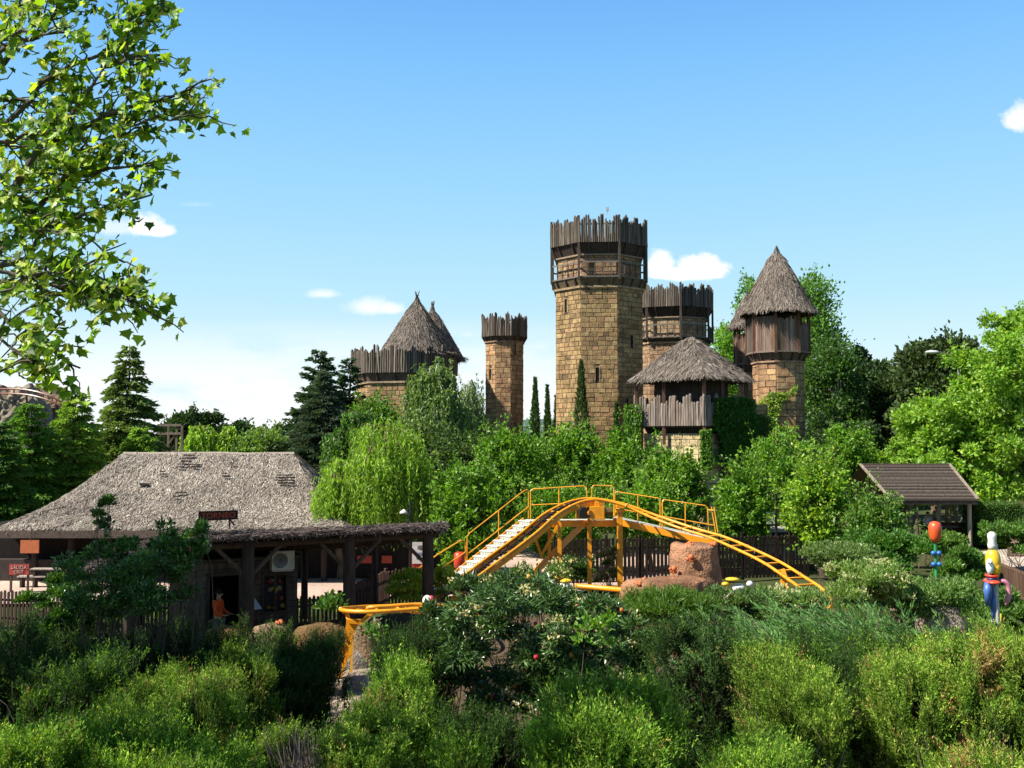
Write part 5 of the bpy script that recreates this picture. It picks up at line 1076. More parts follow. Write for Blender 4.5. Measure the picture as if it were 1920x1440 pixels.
    m_ = MB(); m_.ball(np.array([.115, 0, 1.605]) * s, np.array([.008, .022, .006]) * s, (.35, .1, .08), 8, 5); h = m_.build('mouth', 'skin', None); h.parent = root
    for sd in 'LR': m_ = MB(); q = (Jd['a' + sd] + Jd['t' + sd]) / 2 * s; q[2] = .05 * s; m_.ball(q, np.array([.14, .052, .05]) * s, (.05, .04, .035), 12, 7); h = m_.build('shoe', 'cloth', None, smooth=True); h.parent = root
    return root
a = at(408, 1200, 27.8); person('person in an orange-red top and grey trousers in profile before the booth doorway', (a[0], 27.8, 0), R(-8), 1.76, (.72, .10, .02), (.16, .17, .14), (.03, .02, .015))
person('person in a white shirt and dark trousers standing under the slatted shelter roof', (xat(1736, 57.6), 57.6, 0), R(-90), 1.72, (.62, .62, .64), (.03, .03, .05), (.04, .03, .02), arm_fwd=False)
person('person in light clothes standing on the path just right of the white-shirted one', (xat(1752, 63), 63, 0), R(-80), 1.65, (.45, .45, .50), (.10, .12, .2), (.1, .06, .03), arm_fwd=False)
# ------------------------------------------------------------------ broadleaf trees of the middle band
MID = [((.10, .225, .018), 3), ((.145, .29, .025), 3), ((.05, .13, .013), 2.4), ((.22, .36, .04), 1)]
def vase(K, c, rx, ry, rz):      # narrower towards the ground
    t = np.clip((K[:, 2] - (c[2] - rz)) / (2 * rz), 0, 1); k = .62 + .38 * np.minimum(1, t * 2.2); K = K.copy(); K[:, 0] = c[0] + (K[:, 0] - c[0]) * k; return K
for lab, box, Y, sd, n, lf, pal in (
    ('rounded bright green tree right behind the roof end of the ride pavilion', (795, 862, 960, 1085), 42, 101, 17000, .17, MID),
    ('green tree with its top under the slim castle tower', (880, 792, 1040, 1000), 50, 102, 17000, .19, MID),
    ('green tree at the foot of the tallest tower, left side, behind the lift hill', (985, 790, 1140, 1010), 53, 103, 16000, .19, MID),
    ('low fresh green tree right behind the coaster crest', (960, 900, 1150, 1060), 44, 104, 12000, .16, MID),
    ('green tree in front of the right foot of the tallest tower', (1090, 800, 1245, 1010), 52, 105, 15000, .19, MID),
    ('green tree under the stone base of the square lookout', (1190, 842, 1330, 1040), 48, 106, 14000, .18, MID),
    ('low yellow-green tree behind the tall orange boulder', (1130, 900, 1300, 1030), 44.5, 107, 10000, .16, MID + [((.2, .33, .05), 2)]),
    ('green tree in front of the ivy curtain wall', (1330, 868, 1450, 1060), 45, 108, 12000, .17, MID),
    ('leafy tree to the right of the curtain wall, above the coaster drop', (1390, 800, 1545, 1010), 50, 109, 16000, .18, MID),
    ('sunlit leafy tree over the notice board', (1465, 855, 1600, 1050), 43, 110, 15000, .16, MID + BRIGHT[:2]),
    ('loose green tree directly left of the slatted shelter', (1530, 792, 1650, 960), 62, 111, 12000, .19, MID),
    ('small ivy-leaved tree beneath the eave of the slatted shelter', (1590, 930, 1690, 1060), 40, 112, 12000, .15, [((.06, .16, .015), 2), ((.10, .22, .03), 2), ((.24, .32, .10), 1)])):
    broadleaf('broadleaf_tree', lab, box, Y, sd, pal, 120, int(n * .85), lf * 1.12, cr=.19, group='broadleaf trees below the castle', shape=vase, shoots=110, shoot_len=1.2)
# far right and behind the castle
broadleaf('poplar', 'tall pale green poplar rising right behind the straw cone turret', (1478, 482, 1580, 860), 92, 120, [((.12, .25, .05), 3), ((.18, .33, .08), 2), ((.07, .16, .03), 2)], 60, 16000, .32, cr=.5, group='poplars behind the castle', updir=.8)
broadleaf('poplar', 'lower wispy poplar branch top reaching left behind the straw cone', (1372, 500, 1470, 720), 95, 121, [((.12, .25, .05), 3), ((.18, .33, .08), 2), ((.07, .16, .03), 2)], 26, 2600, .32, cr=.3, group='poplars behind the castle', updir=.8)
broadleaf('poplar', 'thin light green poplar visible between the second tower and the turrets', (1328, 580, 1412, 780), 97, 122, [((.13, .28, .03), 3), ((.18, .34, .05), 2)], 30, 6000, .33, cr=.5, group='poplars behind the castle', updir=.8)
broadleaf('broadleaf_tree', 'dark loose tree with pale bare twigs right of the turret shaft', (1500, 600, 1625, 880), 84, 123, [((.05, .12, .025), 3), ((.09, .18, .04), 2), ((.03, .07, .015), 2)], 50, 15000, .28, cr=.36, bark=(.45, .40, .33))
def plumes(K, c, rx, ry, rz): return K
for lab, box, Y, sd, n, nc in (
    ('huge bright yellow-green tree filling the right edge', (1812, 610, 2060, 945), 60.5, 130, 60000, 190),
    ('bright yellow-green tree left of the huge one at the right edge', (1700, 745, 1850, 930), 62, 131, 30000, 120),
    ('low bright tree behind the slatted shelter ridge', (1655, 825, 1745, 905), 64, 132, 9000, 36),
    ('upper bright tree peak in the right corner', (1880, 560, 2010, 760), 63, 133, 16000, 60)):
    broadleaf('plane_tree', lab, box, Y, sd, [((.17, .32, .03), 3), ((.23, .40, .045), 3), ((.11, .22, .025), 2), ((.34, .46, .09), 1)], nc, n, .27, cr=.22, fill=True, shoots=70, depth=3.0, group='bright trees at the right', flat=.75, updir=.25, trunk=True, bark=(.28, .2, .14))
def pinecrown(lab, box, Y, sd, n=14000, nc=46, pal=None, L=.42):
    return broadleaf('stone_pine', lab, box, Y, sd, pal or [((.035, .075, .022), 3), ((.055, .10, .03), 2), ((.025, .05, .018), 2)], nc, n, L, cr=.3, group='dark pines', m='needle', top_bias=.5, flat=.8, updir=.5)
pinecrown('dark pine left of the saddle, right of the pale-twigged tree', (1560, 655, 1690, 900), 90, 140)
pinecrown('dark pine directly behind the low bright tree', (1630, 670, 1745, 900), 86, 141)
pinecrown('big olive-green stone pine rising behind the street lamp', (1668, 610, 1860, 880), 80, 142, 34000, 80, [((.055, .095, .03), 3), ((.08, .12, .04), 2), ((.035, .06, .02), 2)])
pinecrown('small dark conifer tip above the shoulder of the dark pines', (1582, 640, 1640, 780), 93, 143, 4000, 18)
pinecrown('dark bushy tree in the gap below the dark pines', (1520, 790, 1660, 900), 70, 144, 9000, 30)
pinecrown('round umbrella pine directly right of the feathery cedar', (295, 768, 390, 880), 110, 145, 9000, 26)
pinecrown('round umbrella pine in the middle of the background row', (350, 770, 440, 880), 118, 146, 9000, 26)
pinecrown('lowest round umbrella pine at the right end of the row', (405, 784, 480, 880), 125, 147, 8000, 22)
pinecrown('hazy dark tree closing the gap right of the umbrella pines', (450, 805, 530, 880), 140, 149, 7000, 22)
pinecrown('dark bushy pine left of the blue-green spruce', (490, 792, 560, 870), 105, 148, 6000, 20)
rw = np.random.default_rng(5); mb = MB()          # far wood
for x in np.arange(-1000, 1400, 14.0):
    c = np.array([x + rw.normal() * 4, rw.uniform(420, 560), 0]); h = rw.uniform(7, 13); m_ = 260
    P = c + sph(m_, rw) * np.array([9, 6, h * .55]) * rw.uniform(.5, 1, (m_, 1)) + [0, 0, h * .5]; leaf_cloud(mb, P, rw.normal(size=(m_, 3)) + [0, 0, .6], 2.2, 1.6, cols(m_, [((.06, .10, .045), 2), ((.04, .075, .035), 2), ((.09, .14, .06), 1)], rw), rw)
o = mb.build('far_wood', 'needle'); tag(o, kind='stuff', label='distant dark wood along the horizon', cat='wood')
# nearer mass closing gaps behind the castle and buildings
mb = MB()
for x0, x1, y0, ytop in ((-75, -48, 100, 7.5), (-34, -12, 130, 5.5), (-14, 0, 112, 6.2), (0, 40, 108, 6.5), (36, 90, 100, 9)):
    for x in np.arange(x0, x1, 3.2):
        h = ytop * rw.uniform(.8, 1.1); m_ = 900; P = np.array([x, y0 + rw.normal() * 3, h * .5]) + sph(m_, rw) * np.array([3, 2.4, h * .5]) * rw.uniform(.6, 1, (m_, 1)); leaf_cloud(mb, P, rw.normal(size=(m_, 3)) + [0, 0, .5], .7, .45, cols(m_, DARKG, rw), rw)
o = mb.build('tree_belt', 'needle'); tag(o, kind='stuff', label='dense belt of dark trees behind the castle', cat='wood')
# ------------------------------------------------------------------ conifers
def conifer(name, label, box, Y, seed, pal, layers=26, per=9, spr=46, L=.34, droop=.18, lift=.05, power=.85, rough=.22, group='conifers', base=None, lf_w=.3, hang=.25):
    per = int(per * 1.25); spr = int(spr * 1.45); L *= 1.1; layers += 4; rng = np.random.default_rng(seed); x0, y0, x1, y1 = box; A = at(x0, y1, Y); B = at(x1, y0, Y); rx = (B[0] - A[0]) / 2; cx = (A[0] + B[0]) / 2; zt, zb = B[2], max(A[2], .4)
    root = thing(name, label, 'tree', (cx, Y, 0), group); tr = MB(); tr.tube(limb((cx, Y, 0), (cx, Y, zt - .1), rng, 8, .01), np.linspace(.05 + zt * .02, .015, 8), BARK, 7); P, D, S = [], [], []
    for k in range(layers):
        t = (k + rng.uniform(-.3, .3)) / layers; t = min(max(t, 0), .985); z = zb + (zt - zb) * t; r = rx * ((1 - t) ** power) * 1.0 + .08; n = max(4, int(per * (1 - t * .5)))
        for j in range(n):
            a = rng.uniform(0, 6.28); rr = r * rng.uniform(1 - rough * 2, 1 + rough); d = np.array([math.cos(a), math.sin(a), 0]); e = np.array([cx, Y, z]); tip = e + d * rr + [0, 0, -droop * rr + lift * rr + rng.normal() * .08]
            if k % 2 == 0 and rr > .5: tr.tube([e, (e + tip) / 2 + [0, 0, .04 * rr], tip], [.03, .02, .008], BARK, 4, False)
            m_ = max(6, int(spr * rr / rx * (1.2 if rr > .4 else 1) + 5)); s = rng.uniform(.12, 1.04, m_) ** .75; q = e + (tip - e) * s[:, None]; q[:, 2] += .10 * rr * np.sin(s * 3.1); sd = np.array([-d[1], d[0], 0]); wdt = (.36 * rr * (1 - s * .75) + .05)
            u = rng.uniform(-1, 1, m_); q = q + sd * (u * wdt)[:, None] + rng.normal(size=(m_, 3)) * .04; P.append(q); D.append(d + sd * (u * .9)[:, None] + rng.normal(size=(m_, 3)) * .25 + [0, 0, -hang]); S.append(np.full(m_, 1 - .35 * t))
    P = np.concatenate(P); D = np.concatenate(D); S = np.concatenate(S); mb = MB(); leaf_cloud(mb, P, D, L * S * rng.uniform(.6, 1.3, len(P)), L * lf_w, cols(len(P), pal, rng) * (1 + .15 * snoise(P, 1.5, seed))[:, None], rng, .3)
    mb.build('crown', 'needle', root); tr.build('trunk', 'bark', root); return root
CED = [((.14, .21, .055), 3), ((.20, .28, .08), 2), ((.08, .13, .04), 1.5)]
LIME = [((.19, .33, .04), 3), ((.26, .40, .06), 2), ((.10, .20, .025), 1.5)]
conifer('cedar_tree', 'tall feathery cedar with tiered drooping branches at the left', (168, 643, 312, 872), 62, 201, CED, 24, 12, 70, .36, .22, power=.72, rough=.3)
conifer('spruce_tree', 'dark blue-green spruce left of the coned hall', (536, 690, 672, 880), 60, 202, [((.05, .085, .05), 3), ((.075, .12, .07), 2), ((.035, .06, .035), 2)], 34, 14, 60, .24, .02, .1, .8, .22)
conifer('fir_tree', 'dark fir with a spiky top behind the blue-green spruce', (546, 655, 650, 860), 66, 203, [((.03, .07, .03), 3), ((.05, .10, .04), 2), ((.10, .13, .04), .4)], 24, 12, 50, .34, -.15, .2, .62, .38)
conifer('fir_tree', 'second dark fir top beside the left wall of the coned hall', (618, 668, 690, 850), 68, 204, [((.03, .07, .03), 3), ((.05, .10, .04), 2)], 18, 10, 40, .34, -.15, .2, .6, .35)
conifer('cypress_tree', 'yellow-green soft conifer between the far left trees and the feathery cedar', (70, 728, 205, 1000), 56, 205, LIME, 26, 14, 70, .32, .12, .1, .5, .3)
conifer('cypress_tree', 'mid green conifer at the far left in front of the rock mountain', (-10, 752, 120, 1000), 54, 206, [((.12, .26, .035), 3), ((.07, .16, .025), 2), ((.17, .32, .045), 2)], 26, 15, 70, .32, .12, .1, .5, .3)
conifer('cypress_tree', 'yellow-green conifer partly behind the feathery cedar base', (225, 800, 300, 900), 58, 207, LIME, 16, 12, 50, .3, .15, .1, .5, .3)
conifer('cypress_tree', 'dark green conifer at the left frame edge by the straw roof corner', (-70, 790, 60, 1010), 50, 208, [((.06, .15, .025), 3), ((.09, .21, .035), 2)], 24, 15, 70, .3, .1, .1, .5, .3)
def column_cypress(label, box, Y, seed, pal=DARKG):
    rng = np.random.default_rng(seed); x0, y0, x1, y1 = box; A = at(x0, y1, Y); B = at(x1, y0, Y); r = (B[0] - A[0]) / 2; cx = (A[0] + B[0]) / 2; root = thing('column_cypress', label, 'cypress', (cx, Y, 0), 'narrow cypresses at the castle'); n = 3800
    z = rng.uniform(0, 1, n); rr = r * np.minimum(1, (1 - z) * 3.2) ** .8 * (.75 + .25 * snoise(np.stack([z * 9, z * 0, z * 0], 1), 2, seed)); a = rng.uniform(0, 6.28, n); rr = rr * rng.uniform(.5, 1.05, n)
    P = np.stack([cx + rr * np.cos(a), Y + rr * np.sin(a), .2 + (B[2] - .2) * z], 1); mb = MB(); leaf_cloud(mb, P, np.stack([np.cos(a) * .3, np.sin(a) * .3, np.ones(n)], 1) + rng.normal(size=(n, 3)) * .2, rng.uniform(.15, .4, n), .09, cols(n, pal, rng), rng); mb.build('foliage', 'needle', root)
    t = MB(); t.tube([(cx, Y, 0), (cx, Y, B[2] * .8)], [.08, .02], BARK, 6); t.build('trunk', 'bark', root)
column_cypress('narrow dark cypress standing against the left foot of the tallest tower', (1074, 680, 1106, 800), 69, 220, [((.06, .10, .03), 2), ((.04, .075, .02), 2)])
column_cypress('left one of the two narrow cypresses beside the slim tower', (991, 712, 1016, 800), 76, 221)
column_cypress('right one of the two narrow cypresses beside the slim tower', (1016, 726, 1037, 800), 77, 222)
column_cypress('short narrow cypress tip at the right foot of the tallest tower', (1146, 758, 1166, 800), 68, 223)
column_cypress('tiny cypress tip touching the left wall of the tallest tower', (1036, 745, 1050, 800), 78, 224)
# ------------------------------------------------------------------ weeping trees
def weeper(name, label, box, Y, seed, pal, ns=900, per=34, L=.20, w=.045, maxlen=4.0, cover=1.0, group='weeping trees', mid=None, bark=BARK, spread=1.0):
    rng = np.random.default_rng(seed); x0, y0, x1, y1 = box; A = at(x0, y1, Y); B = at(x1, y0, Y); rx = (B[0] - A[0]) / 2; cx = (A[0] + B[0]) / 2; zt = B[2]; zb = max(A[2], .3); H = zt - zb; root = thing(name, label, 'tree', (cx, Y, 0), group)
    nb = 26; a = rng.uniform(0, 6.28, nb); rb = np.sqrt(rng.uniform(.02, 1, nb)); K = np.stack([cx + np.cos(a) * rb * rx * .8, Y + np.sin(a) * rb * rx * .7, zt - H * (.04 + .42 * rb ** 2 + rng.uniform(0, .12, nb))], 1)
    tr = MB(); tt = np.array([cx, Y, zb + H * .55]); tr.tube(limb((cx, Y, 0), tt, rng, 7, .04), np.linspace(.2, .1, 7), bark, 8)
    for k in K: tr.tube(spline([tt - [0, 0, rng.uniform(0, H * .25)], (tt + k) / 2 + [0, 0, H * .16], k, k + (k - tt) * [.15, .15, 0] - [0, 0, H * .1]], 4), .03, bark, 4, False)
    tr.build('trunk', 'bark', root); idx = rng.integers(0, nb, ns); S0 = K[idx] + rng.normal(size=(ns, 3)) * np.array([rx * .16, rx * .16, H * .035]); out = nrm(S0 - [cx, Y, 0]); out[:, 2] = 0
    ln = np.minimum(maxlen * rng.uniform(.35, 1.1, ns), S0[:, 2] - zb * rng.uniform(.6, 1.3, ns)); ln = np.maximum(ln, .4); s = np.linspace(0, 1, per)[None, :, None]; sway = rng.normal(size=(ns, 1, 3)) * .12
    P = S0[:, None] + out[:, None] * (.5 * np.sin(s * 1.6)) * spread + sway * s + np.array([0, 0, 1.]) * (.14 * np.sin(s * 5) * (s < .3) - s ** 1.1 * ln[:, None, None]); P = P.reshape(-1, 3) + rng.normal(size=(ns * per, 3)) * .035; n = len(P)
    keep = rng.random(n) < cover; D = (rng.normal(size=(n, 3)) * .55 + [0, 0, -1.1])[keep]; cc = np.repeat(1 + .18 * rng.normal(size=ns), per)[keep]; P = P[keep]; n = len(P); mb = MB()
    leaf_cloud(mb, P, D, L * rng.uniform(.6, 1.3, n), w * L / .2, cols(n, pal, rng) * np.clip(cc, .6, 1.5)[:, None], rng); mb.build('crown', 'leaf', root); return root
WIL = [((.20, .34, .03), 3), ((.27, .42, .045), 3), ((.12, .24, .025), 2), ((.36, .48, .10), 1)]
weeper('weeping_willow', 'bright lime weeping willow hanging over the end of the straw roof', (632, 774, 812, 985), 43, 301, WIL, 1000, 44, .20, .05, 4.2)
weeper('weeping_willow', 'lower lime willow drape covering the right end of the straw roof', (588, 852, 690, 985), 42.5, 302, WIL, 620, 30, .18, .05, 2.2)
weeper('weeping_willow', 'mid green drooping tree above the lower willow drape', (612, 765, 730, 900), 50, 303, [((.07, .16, .025), 3), ((.10, .20, .03), 2), ((.05, .11, .02), 2)], 600, 30, .22, .07, 2.2)
BIR = [((.13, .21, .055), 3), ((.18, .27, .08), 2), ((.08, .14, .04), 2), ((.26, .33, .14), .8)]
weeper('birch_tree', 'olive weeping birch with pale trunk in front of the coned hall', (742, 672, 880, 940), 54, 304, BIR, 1000, 34, .21, .075, 2.4, bark=(.55, .52, .45))
weeper('birch_tree', 'greyish sparse birch with drooping twigs left of the slim tower', (830, 702, 925, 900), 57, 305, [((.17, .24, .10), 3), ((.22, .30, .14), 2), ((.09, .15, .05), 2)], 460, 30, .2, .07, 2.0, .7, bark=(.5, .48, .42))
broadleaf('broadleaf_tree', 'wide grey-green tree filling the space under the two birches', (700, 780, 920, 960), 52, 306, [((.06, .11, .03), 3), ((.09, .15, .04), 2), ((.035, .07, .018), 2)], 50, 16000, .19, cr=.3)
weeper('weeping_willow', 'small pale willow behind the straw ridge, left one', (345, 792, 408, 850), 75, 307, WIL, 260, 22, .3, .08, 2.4)
weeper('weeping_willow', 'small pale willow behind the straw ridge, right one', (408, 796, 450, 850), 78, 308, WIL, 200, 22, .3, .08, 2.4)
broadleaf('broadleaf_tree', 'light tree in the gap between the small willows and the blue-green spruce', (440, 806, 545, 870), 72, 309, [((.16, .26, .07), 3), ((.10, .18, .04), 2)], 30, 6000, .28, cr=.4)
broadleaf('broadleaf_tree', 'green tree with reddish sprigs below the left wall of the coned hall', (645, 738, 765, 860), 64, 310, [((.10, .22, .03), 3), ((.07, .16, .02), 2), ((.30, .08, .03), .25)], 30, 7000, .24, cr=.4)
# ------------------------------------------------------------------ near maple whose branches enter from the left
def maple():
    rng = np.random.default_rng(400); base = np.array([-8.2, 9.2, 0.]); root = thing('maple_tree', 'big maple reaching in from the left with lobed green leaves against the sky', 'tree', base); tr = MB(); fork = np.array([-7.6, 9.2, 5.2])
    tr.tube(limb(base, fork, rng, 7, .02), np.linspace(.24, .17, 7), (.10, .085, .07), 12); LP, LO = [], []
    def branch(a, b, r, n2, sag=.04, dens=1.0, tw=.75):
        n2 = int(n2 * .76)
        Pb = limb(a, b, rng, 9, .045, sag); tr.tube(Pb, np.linspace(r, .008, 9), (.12, .10, .08), 7)
        for i in range(n2):
            s = rng.uniform(.22, 1.0); k = s * 8; i0 = min(int(k), 7); q = Pb[i0] + (Pb[i0 + 1] - Pb[i0]) * (k - i0); d = nrm((Pb[-1] - Pb[0]) * .7 / np.linalg.norm(Pb[-1] - Pb[0]) + rng.normal(size=3) * np.array([.7, .7, .55]) + [0, 0, .05]); L = tw * rng.uniform(.35, 1.0) * (1.15 - .4 * s)
            e = q + d * L; Pt = limb(q, e, rng, 5, .12, .03); tr.tube(Pt, np.linspace(.011, .004, 5), (.11, .10, .06), 4, False); m_ = int(rng.integers(6, 12) * dens * 1.05)
            ss = (np.array([.38, .72, 1.0])[rng.integers(0, 3, m_)] * rng.uniform(.94, 1.06, m_)); pp = q + (e - q) * ss[:, None] + rng.normal(size=(m_, 3)) * .045; LP.append(pp); LO.append(np.tile(d, (m_, 1)))
    pt = lambda x, y, Y: at(x, y, Y)
    lo = pt(-60, 560, 8.6)
    F = [fork, pt(-120, 600, 8.8), pt(-90, 420, 8.8)]
    # main limbs drawn from the photograph: (start, end, radius, twigs)
    for a, b, r, n2, dn in ((pt(-140, 640, 9), pt(150, 320, 8.8), .05, 30, 1.), (pt(-20, 500, 8.9), pt(285, 365, 8.5), .03, 26, 1.), (pt(-60, 500, 9), pt(200, 120, 9.0), .05, 42, 1.2), (pt(-100, 480, 9.2), pt(60, -60, 9.2), .055, 26, 1.0),
                            (pt(60, 400, 8.9), pt(290, 200, 8.8), .03, 36, 1.1), (pt(100, 270, 9), pt(380, 150, 8.8), .03, 30, .75), (pt(-40, 260, 9.1), pt(300, 20, 9), .03, 34, 1.1), (pt(-40, 160, 9.1), pt(240, -80, 9), .03, 30, 1.1), (pt(190, 130, 9), pt(320, -60, 9.3), .02, 18, 1.0),
                            (pt(-60, 520, 8.6), pt(130, 560, 8.3), .025, 18, .8), (pt(-30, 505, 8.5), pt(268, 578, 8.1), .02, 40, .8), (pt(120, 515, 8.3), pt(250, 562, 8.0), .012, 18, .8), (pt(-60, 560, 8.4), pt(150, 690, 8.0), .022, 26, .75), (pt(-60, 540, 8.7), pt(185, 530, 8.4), .018, 14, .75), (pt(-80, 600, 8.3), pt(60, 680, 8.1), .02, 16, .8), (pt(-40, 560, 8.3), pt(220, 482, 8.2), .012, 16, .6),
                            (pt(-100, 300, 8.6), pt(90, 250, 8.2), .03, 20, .9), (pt(-100, 200, 9.4), pt(160, 200, 9.6), .03, 20, .9), (pt(-90, 100, 8.6), pt(120, 60, 8.3), .03, 18, .9), (pt(-50, 410, 9.3), pt(200, 260, 9.5), .03, 28, 1.1), (pt(-40, 400, 8.6), pt(110, 440, 8.2), .02, 16, .8),
                            (pt(200, 250, 8.8), pt(355, 215, 8.6), .014, 12, .7), (pt(150, 330, 8.9), pt(290, 310, 8.7), .014, 12, .8), (pt(-30, 70, 9.0), pt(200, -120, 8.8), .02, 26, 1.1), (pt(195, 125, 9), pt(270, 110, 8.8), .02, 16, 1.), (pt(-60, 350, 9), pt(60, 380, 8.6), .02, 16, 1.)):
        branch(a, b, r, n2, .03, dn, .55)
    for b in ((-9.5, 9.6, 10.5), (-6.8, 9.2, 10.8), (-8.5, 11.5, 9.5), (-10.5, 8, 9), (-7.5, 7.6, 9.6), (-5.9, 9, 10.2), (-10, 11, 8), (-6.6, 11, 9.8), (-5.6, 8.9, 7.6), (-7.2, 10.8, 7.6), (-8, 12.2, 7.4)):
        tr.tube(limb(fork, b, rng, 7, .05), np.linspace(.13, .02, 7), (.10, .085, .07), 7); branch(fork * .35 + np.array(b) * .65, np.array(b) + rng.normal(size=3) * .6, .035, 22, .02, 1.2, 1.5)
    for e in ((-140, 640, 9), (-60, 500, 9), (-60, 540, 8.6)): tr.tube(limb(fork, pt(*e), rng, 5, .03), np.linspace(.11, .05, 5), (.10, .085, .07), 7)
    tr.build('trunk', 'bark', root); P = np.concatenate(LP); O = np.concatenate(LO); n = len(P)
    D = nrm(O * .35 + rng.normal(size=(n, 3)) * .6 + [0, 0, -.6]); X, Yv, Z = frames(D, rng, np.array([-.35, -.7, .5]) * np.sign(rng.random((n, 1)) - .12)); mb = MB()
    pal = [((.18, .32, .02), 3), ((.28, .42, .035), 3), ((.05, .12, .012), 2.6), ((.44, .50, .09), 1.4)]
    template_cloud(mb, MAPLE[0] - [0, 0, 0], MAPLE[1], P, X, Yv, Z, rng.uniform(.055, .115, n), cols(n, pal, rng, .3)); mb.build('crown', 'mapleleaf', root)
maple()
# a tree outside the left edge whose shade lies over the near hedges and the pavilion
broadleaf('shade_tree', 'broad dark tree just outside the left edge that shades the pavilion', (-600, 60, -62, 760), 26.3, 410, GREEN, 90, 16000, .5, cr=.32, depth=2.4)
broadleaf('shade_tree', 'leafy tree just outside the left edge that shades the hedges', (-900, 60, -140, 860), 15.2, 411, GREEN, 80, 12000, .36, cr=.3, depth=2.6)
# ------------------------------------------------------------------ foreground shrubs of upright sprays
CY = [((.09, .18, .018), 3), ((.13, .24, .025), 3), ((.05, .11, .014), 2), ((.22, .30, .06), 1)]
CYD = [((.022, .055, .012), 3), ((.035, .075, .015), 2), ((.014, .032, .008), 2)]  # dark hedge greens that also carry the shade of gaps and hollows
CYG = [((.10, .185, .02), 3), ((.145, .24, .03), 2), ((.05, .10, .013), 2), ((.25, .32, .07), .9)]
RUST = [((.27, .17, .07), 2), ((.20, .11, .045), 2), ((.32, .24, .11), 1.5)]
def upright(label, cx_px, Y, top_py, wpx, seed, pal=CY, rust=.0, n=7000, s=.13, boxy=2.6, dep=None, lumps=.26, lean=(0, 0), rag=.26, zmin=None, name='cypress_shrub', group='clipped cypress shrubs in the foreground', open_=0.0, spread=.38, nlead=14, wlen=.72):
    """dense shrub of upright flat sprays; its top reaches photo row top_py"""
    n = int(n * 2.3); s *= 1.15; top_py += 12; rng = np.random.default_rng(seed); cx = xat(cx_px, Y, top_py); rx = wpx / 2 * Y / FPX; ry = dep or rx; H = zat(top_py, Y) - .12; root = thing(name, label, 'shrub', (cx, Y, 0), group); zmin = max(0.05, zat(1500, Y) - .4) if zmin is None else zmin
    nt_ = int(n * .42); a = rng.uniform(0, 6.28, n); u = rng.uniform(0, 1, n); top = np.arange(n) < nt_
    z = np.where(top, 1.0, zmin / H + (1 - zmin / H) * u ** .8); rr = np.where(top, np.sqrt(rng.uniform(0, 1, n)), 1.0)
    ez = np.clip(z, 0, 1); prof = np.where(top, 1, (1 - ez ** (boxy * 3)) ** (1 / boxy) * .35 + .65 * (1 - ez ** (boxy * 1.6) * .35)); ca, sa = np.cos(a), np.sin(a); q = (np.abs(ca) ** boxy + np.abs(sa) ** boxy) ** (-1 / boxy)
    x = ca * q * rr * prof * rx; y = sa * q * rr * prof * ry; zz = np.where(top, H * (1 - .10 * rr ** 4), z * H * .97)
    P = np.stack([cx + x + lean[0] * zz / H, Y + y + lean[1] * zz / H, zz], 1); O = nrm(np.stack([ca, sa, np.zeros(n)], 1)); O[top] *= rr[top][:, None] * .6
    b = snoise(P, 2.4, seed) * lumps * 1.1 + snoise(P * [1, 1, .22], 8.0, seed + 1) * lumps * .9; P = P + O * b[:, None]; P[:, 2] += np.where(top, b * 1.1 - abs(rng.normal(size=n)) * .04, 0)
    keep = (snoise(P, 3.1, seed + 7) > open_ * 2 - 1.4) & (snoise(P * [1, 1, .25], 9.0, seed + 8) > -.42 + open_) & (P[:, 2] > .05); P, O, top = P[keep], O[keep], top[keep]; n = len(P); P = P - O * (rng.uniform(0, 1, n) ** 2 * .3 * rx)[:, None] - [0, 0, .4 * s]
    D = nrm(O * spread + [0, 0, 1.] + rng.normal(size=(n, 3)) * rag); X, Yv, Z = frames(D, rng); C = cols(n, pal, rng, .34)
    r_ = snoise(P, 2.2, seed + 3) * .6 + snoise(P * [1, 1, .5], 11, seed + 4) * .55 + rng.normal(size=n) * .3; m_ = r_ > (1.4 - rust * 1.4) if rust > 0 else np.zeros(n, bool); C[m_] = cols(m_.sum(), RUST, rng) if m_.any() else C[m_]; C = C * (1 + .16 * snoise(P, 1.6, seed + 5))[:, None]
    W_ = rng.permutation(n)[:int(n / 6.5)]; nw = len(W_); k = 30; wl = wlen * s * rng.uniform(1.6, 3.6, nw); wl *= np.where(top[W_], rng.uniform(.7, 1.5, nw), 1)
    t_ = np.linspace(.0, 1, k)[None, :, None]; Dw = D[W_][:, None]; bend = rng.normal(size=(nw, 1, 3)) * [1, 1, .2] * .16
    Q = P[W_][:, None] - Dw * (wl * .35)[:, None, None] + (Dw * t_ + bend * t_ ** 2) * wl[:, None, None]; Dl = Dw + nrm(rng.normal(size=(nw, k, 3))) * .75; Q = Q + rng.normal(size=Q.shape) * .012
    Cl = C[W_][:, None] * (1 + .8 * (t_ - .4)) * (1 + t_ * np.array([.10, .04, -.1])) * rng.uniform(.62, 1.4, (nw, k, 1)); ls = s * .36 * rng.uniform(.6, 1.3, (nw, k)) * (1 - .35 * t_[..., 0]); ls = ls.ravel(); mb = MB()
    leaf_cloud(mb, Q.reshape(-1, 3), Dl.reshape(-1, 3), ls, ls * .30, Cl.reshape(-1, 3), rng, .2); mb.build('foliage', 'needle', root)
    co = MB(); k = 16; prof_ = [(.5, 0), (.62, H * .4), (.6, H * .75), (.35, H * .9), (.02, H * .93)]                    # woody heart
    st = MB(); mbl = MB()
    for i in range(22):
        e = np.array([cx + rng.uniform(-.8, .8) * rx + lean[0], Y + rng.uniform(-.8, .8) * ry + lean[1], H * rng.uniform(.6, .93)]); st.tube(limb((cx + rng.uniform(-.25, .25) * rx, Y + rng.uniform(-.25, .25) * ry, 0), e, rng, 6, .05), np.linspace(.022, .006, 6), (.16, .11, .075), 5, False)
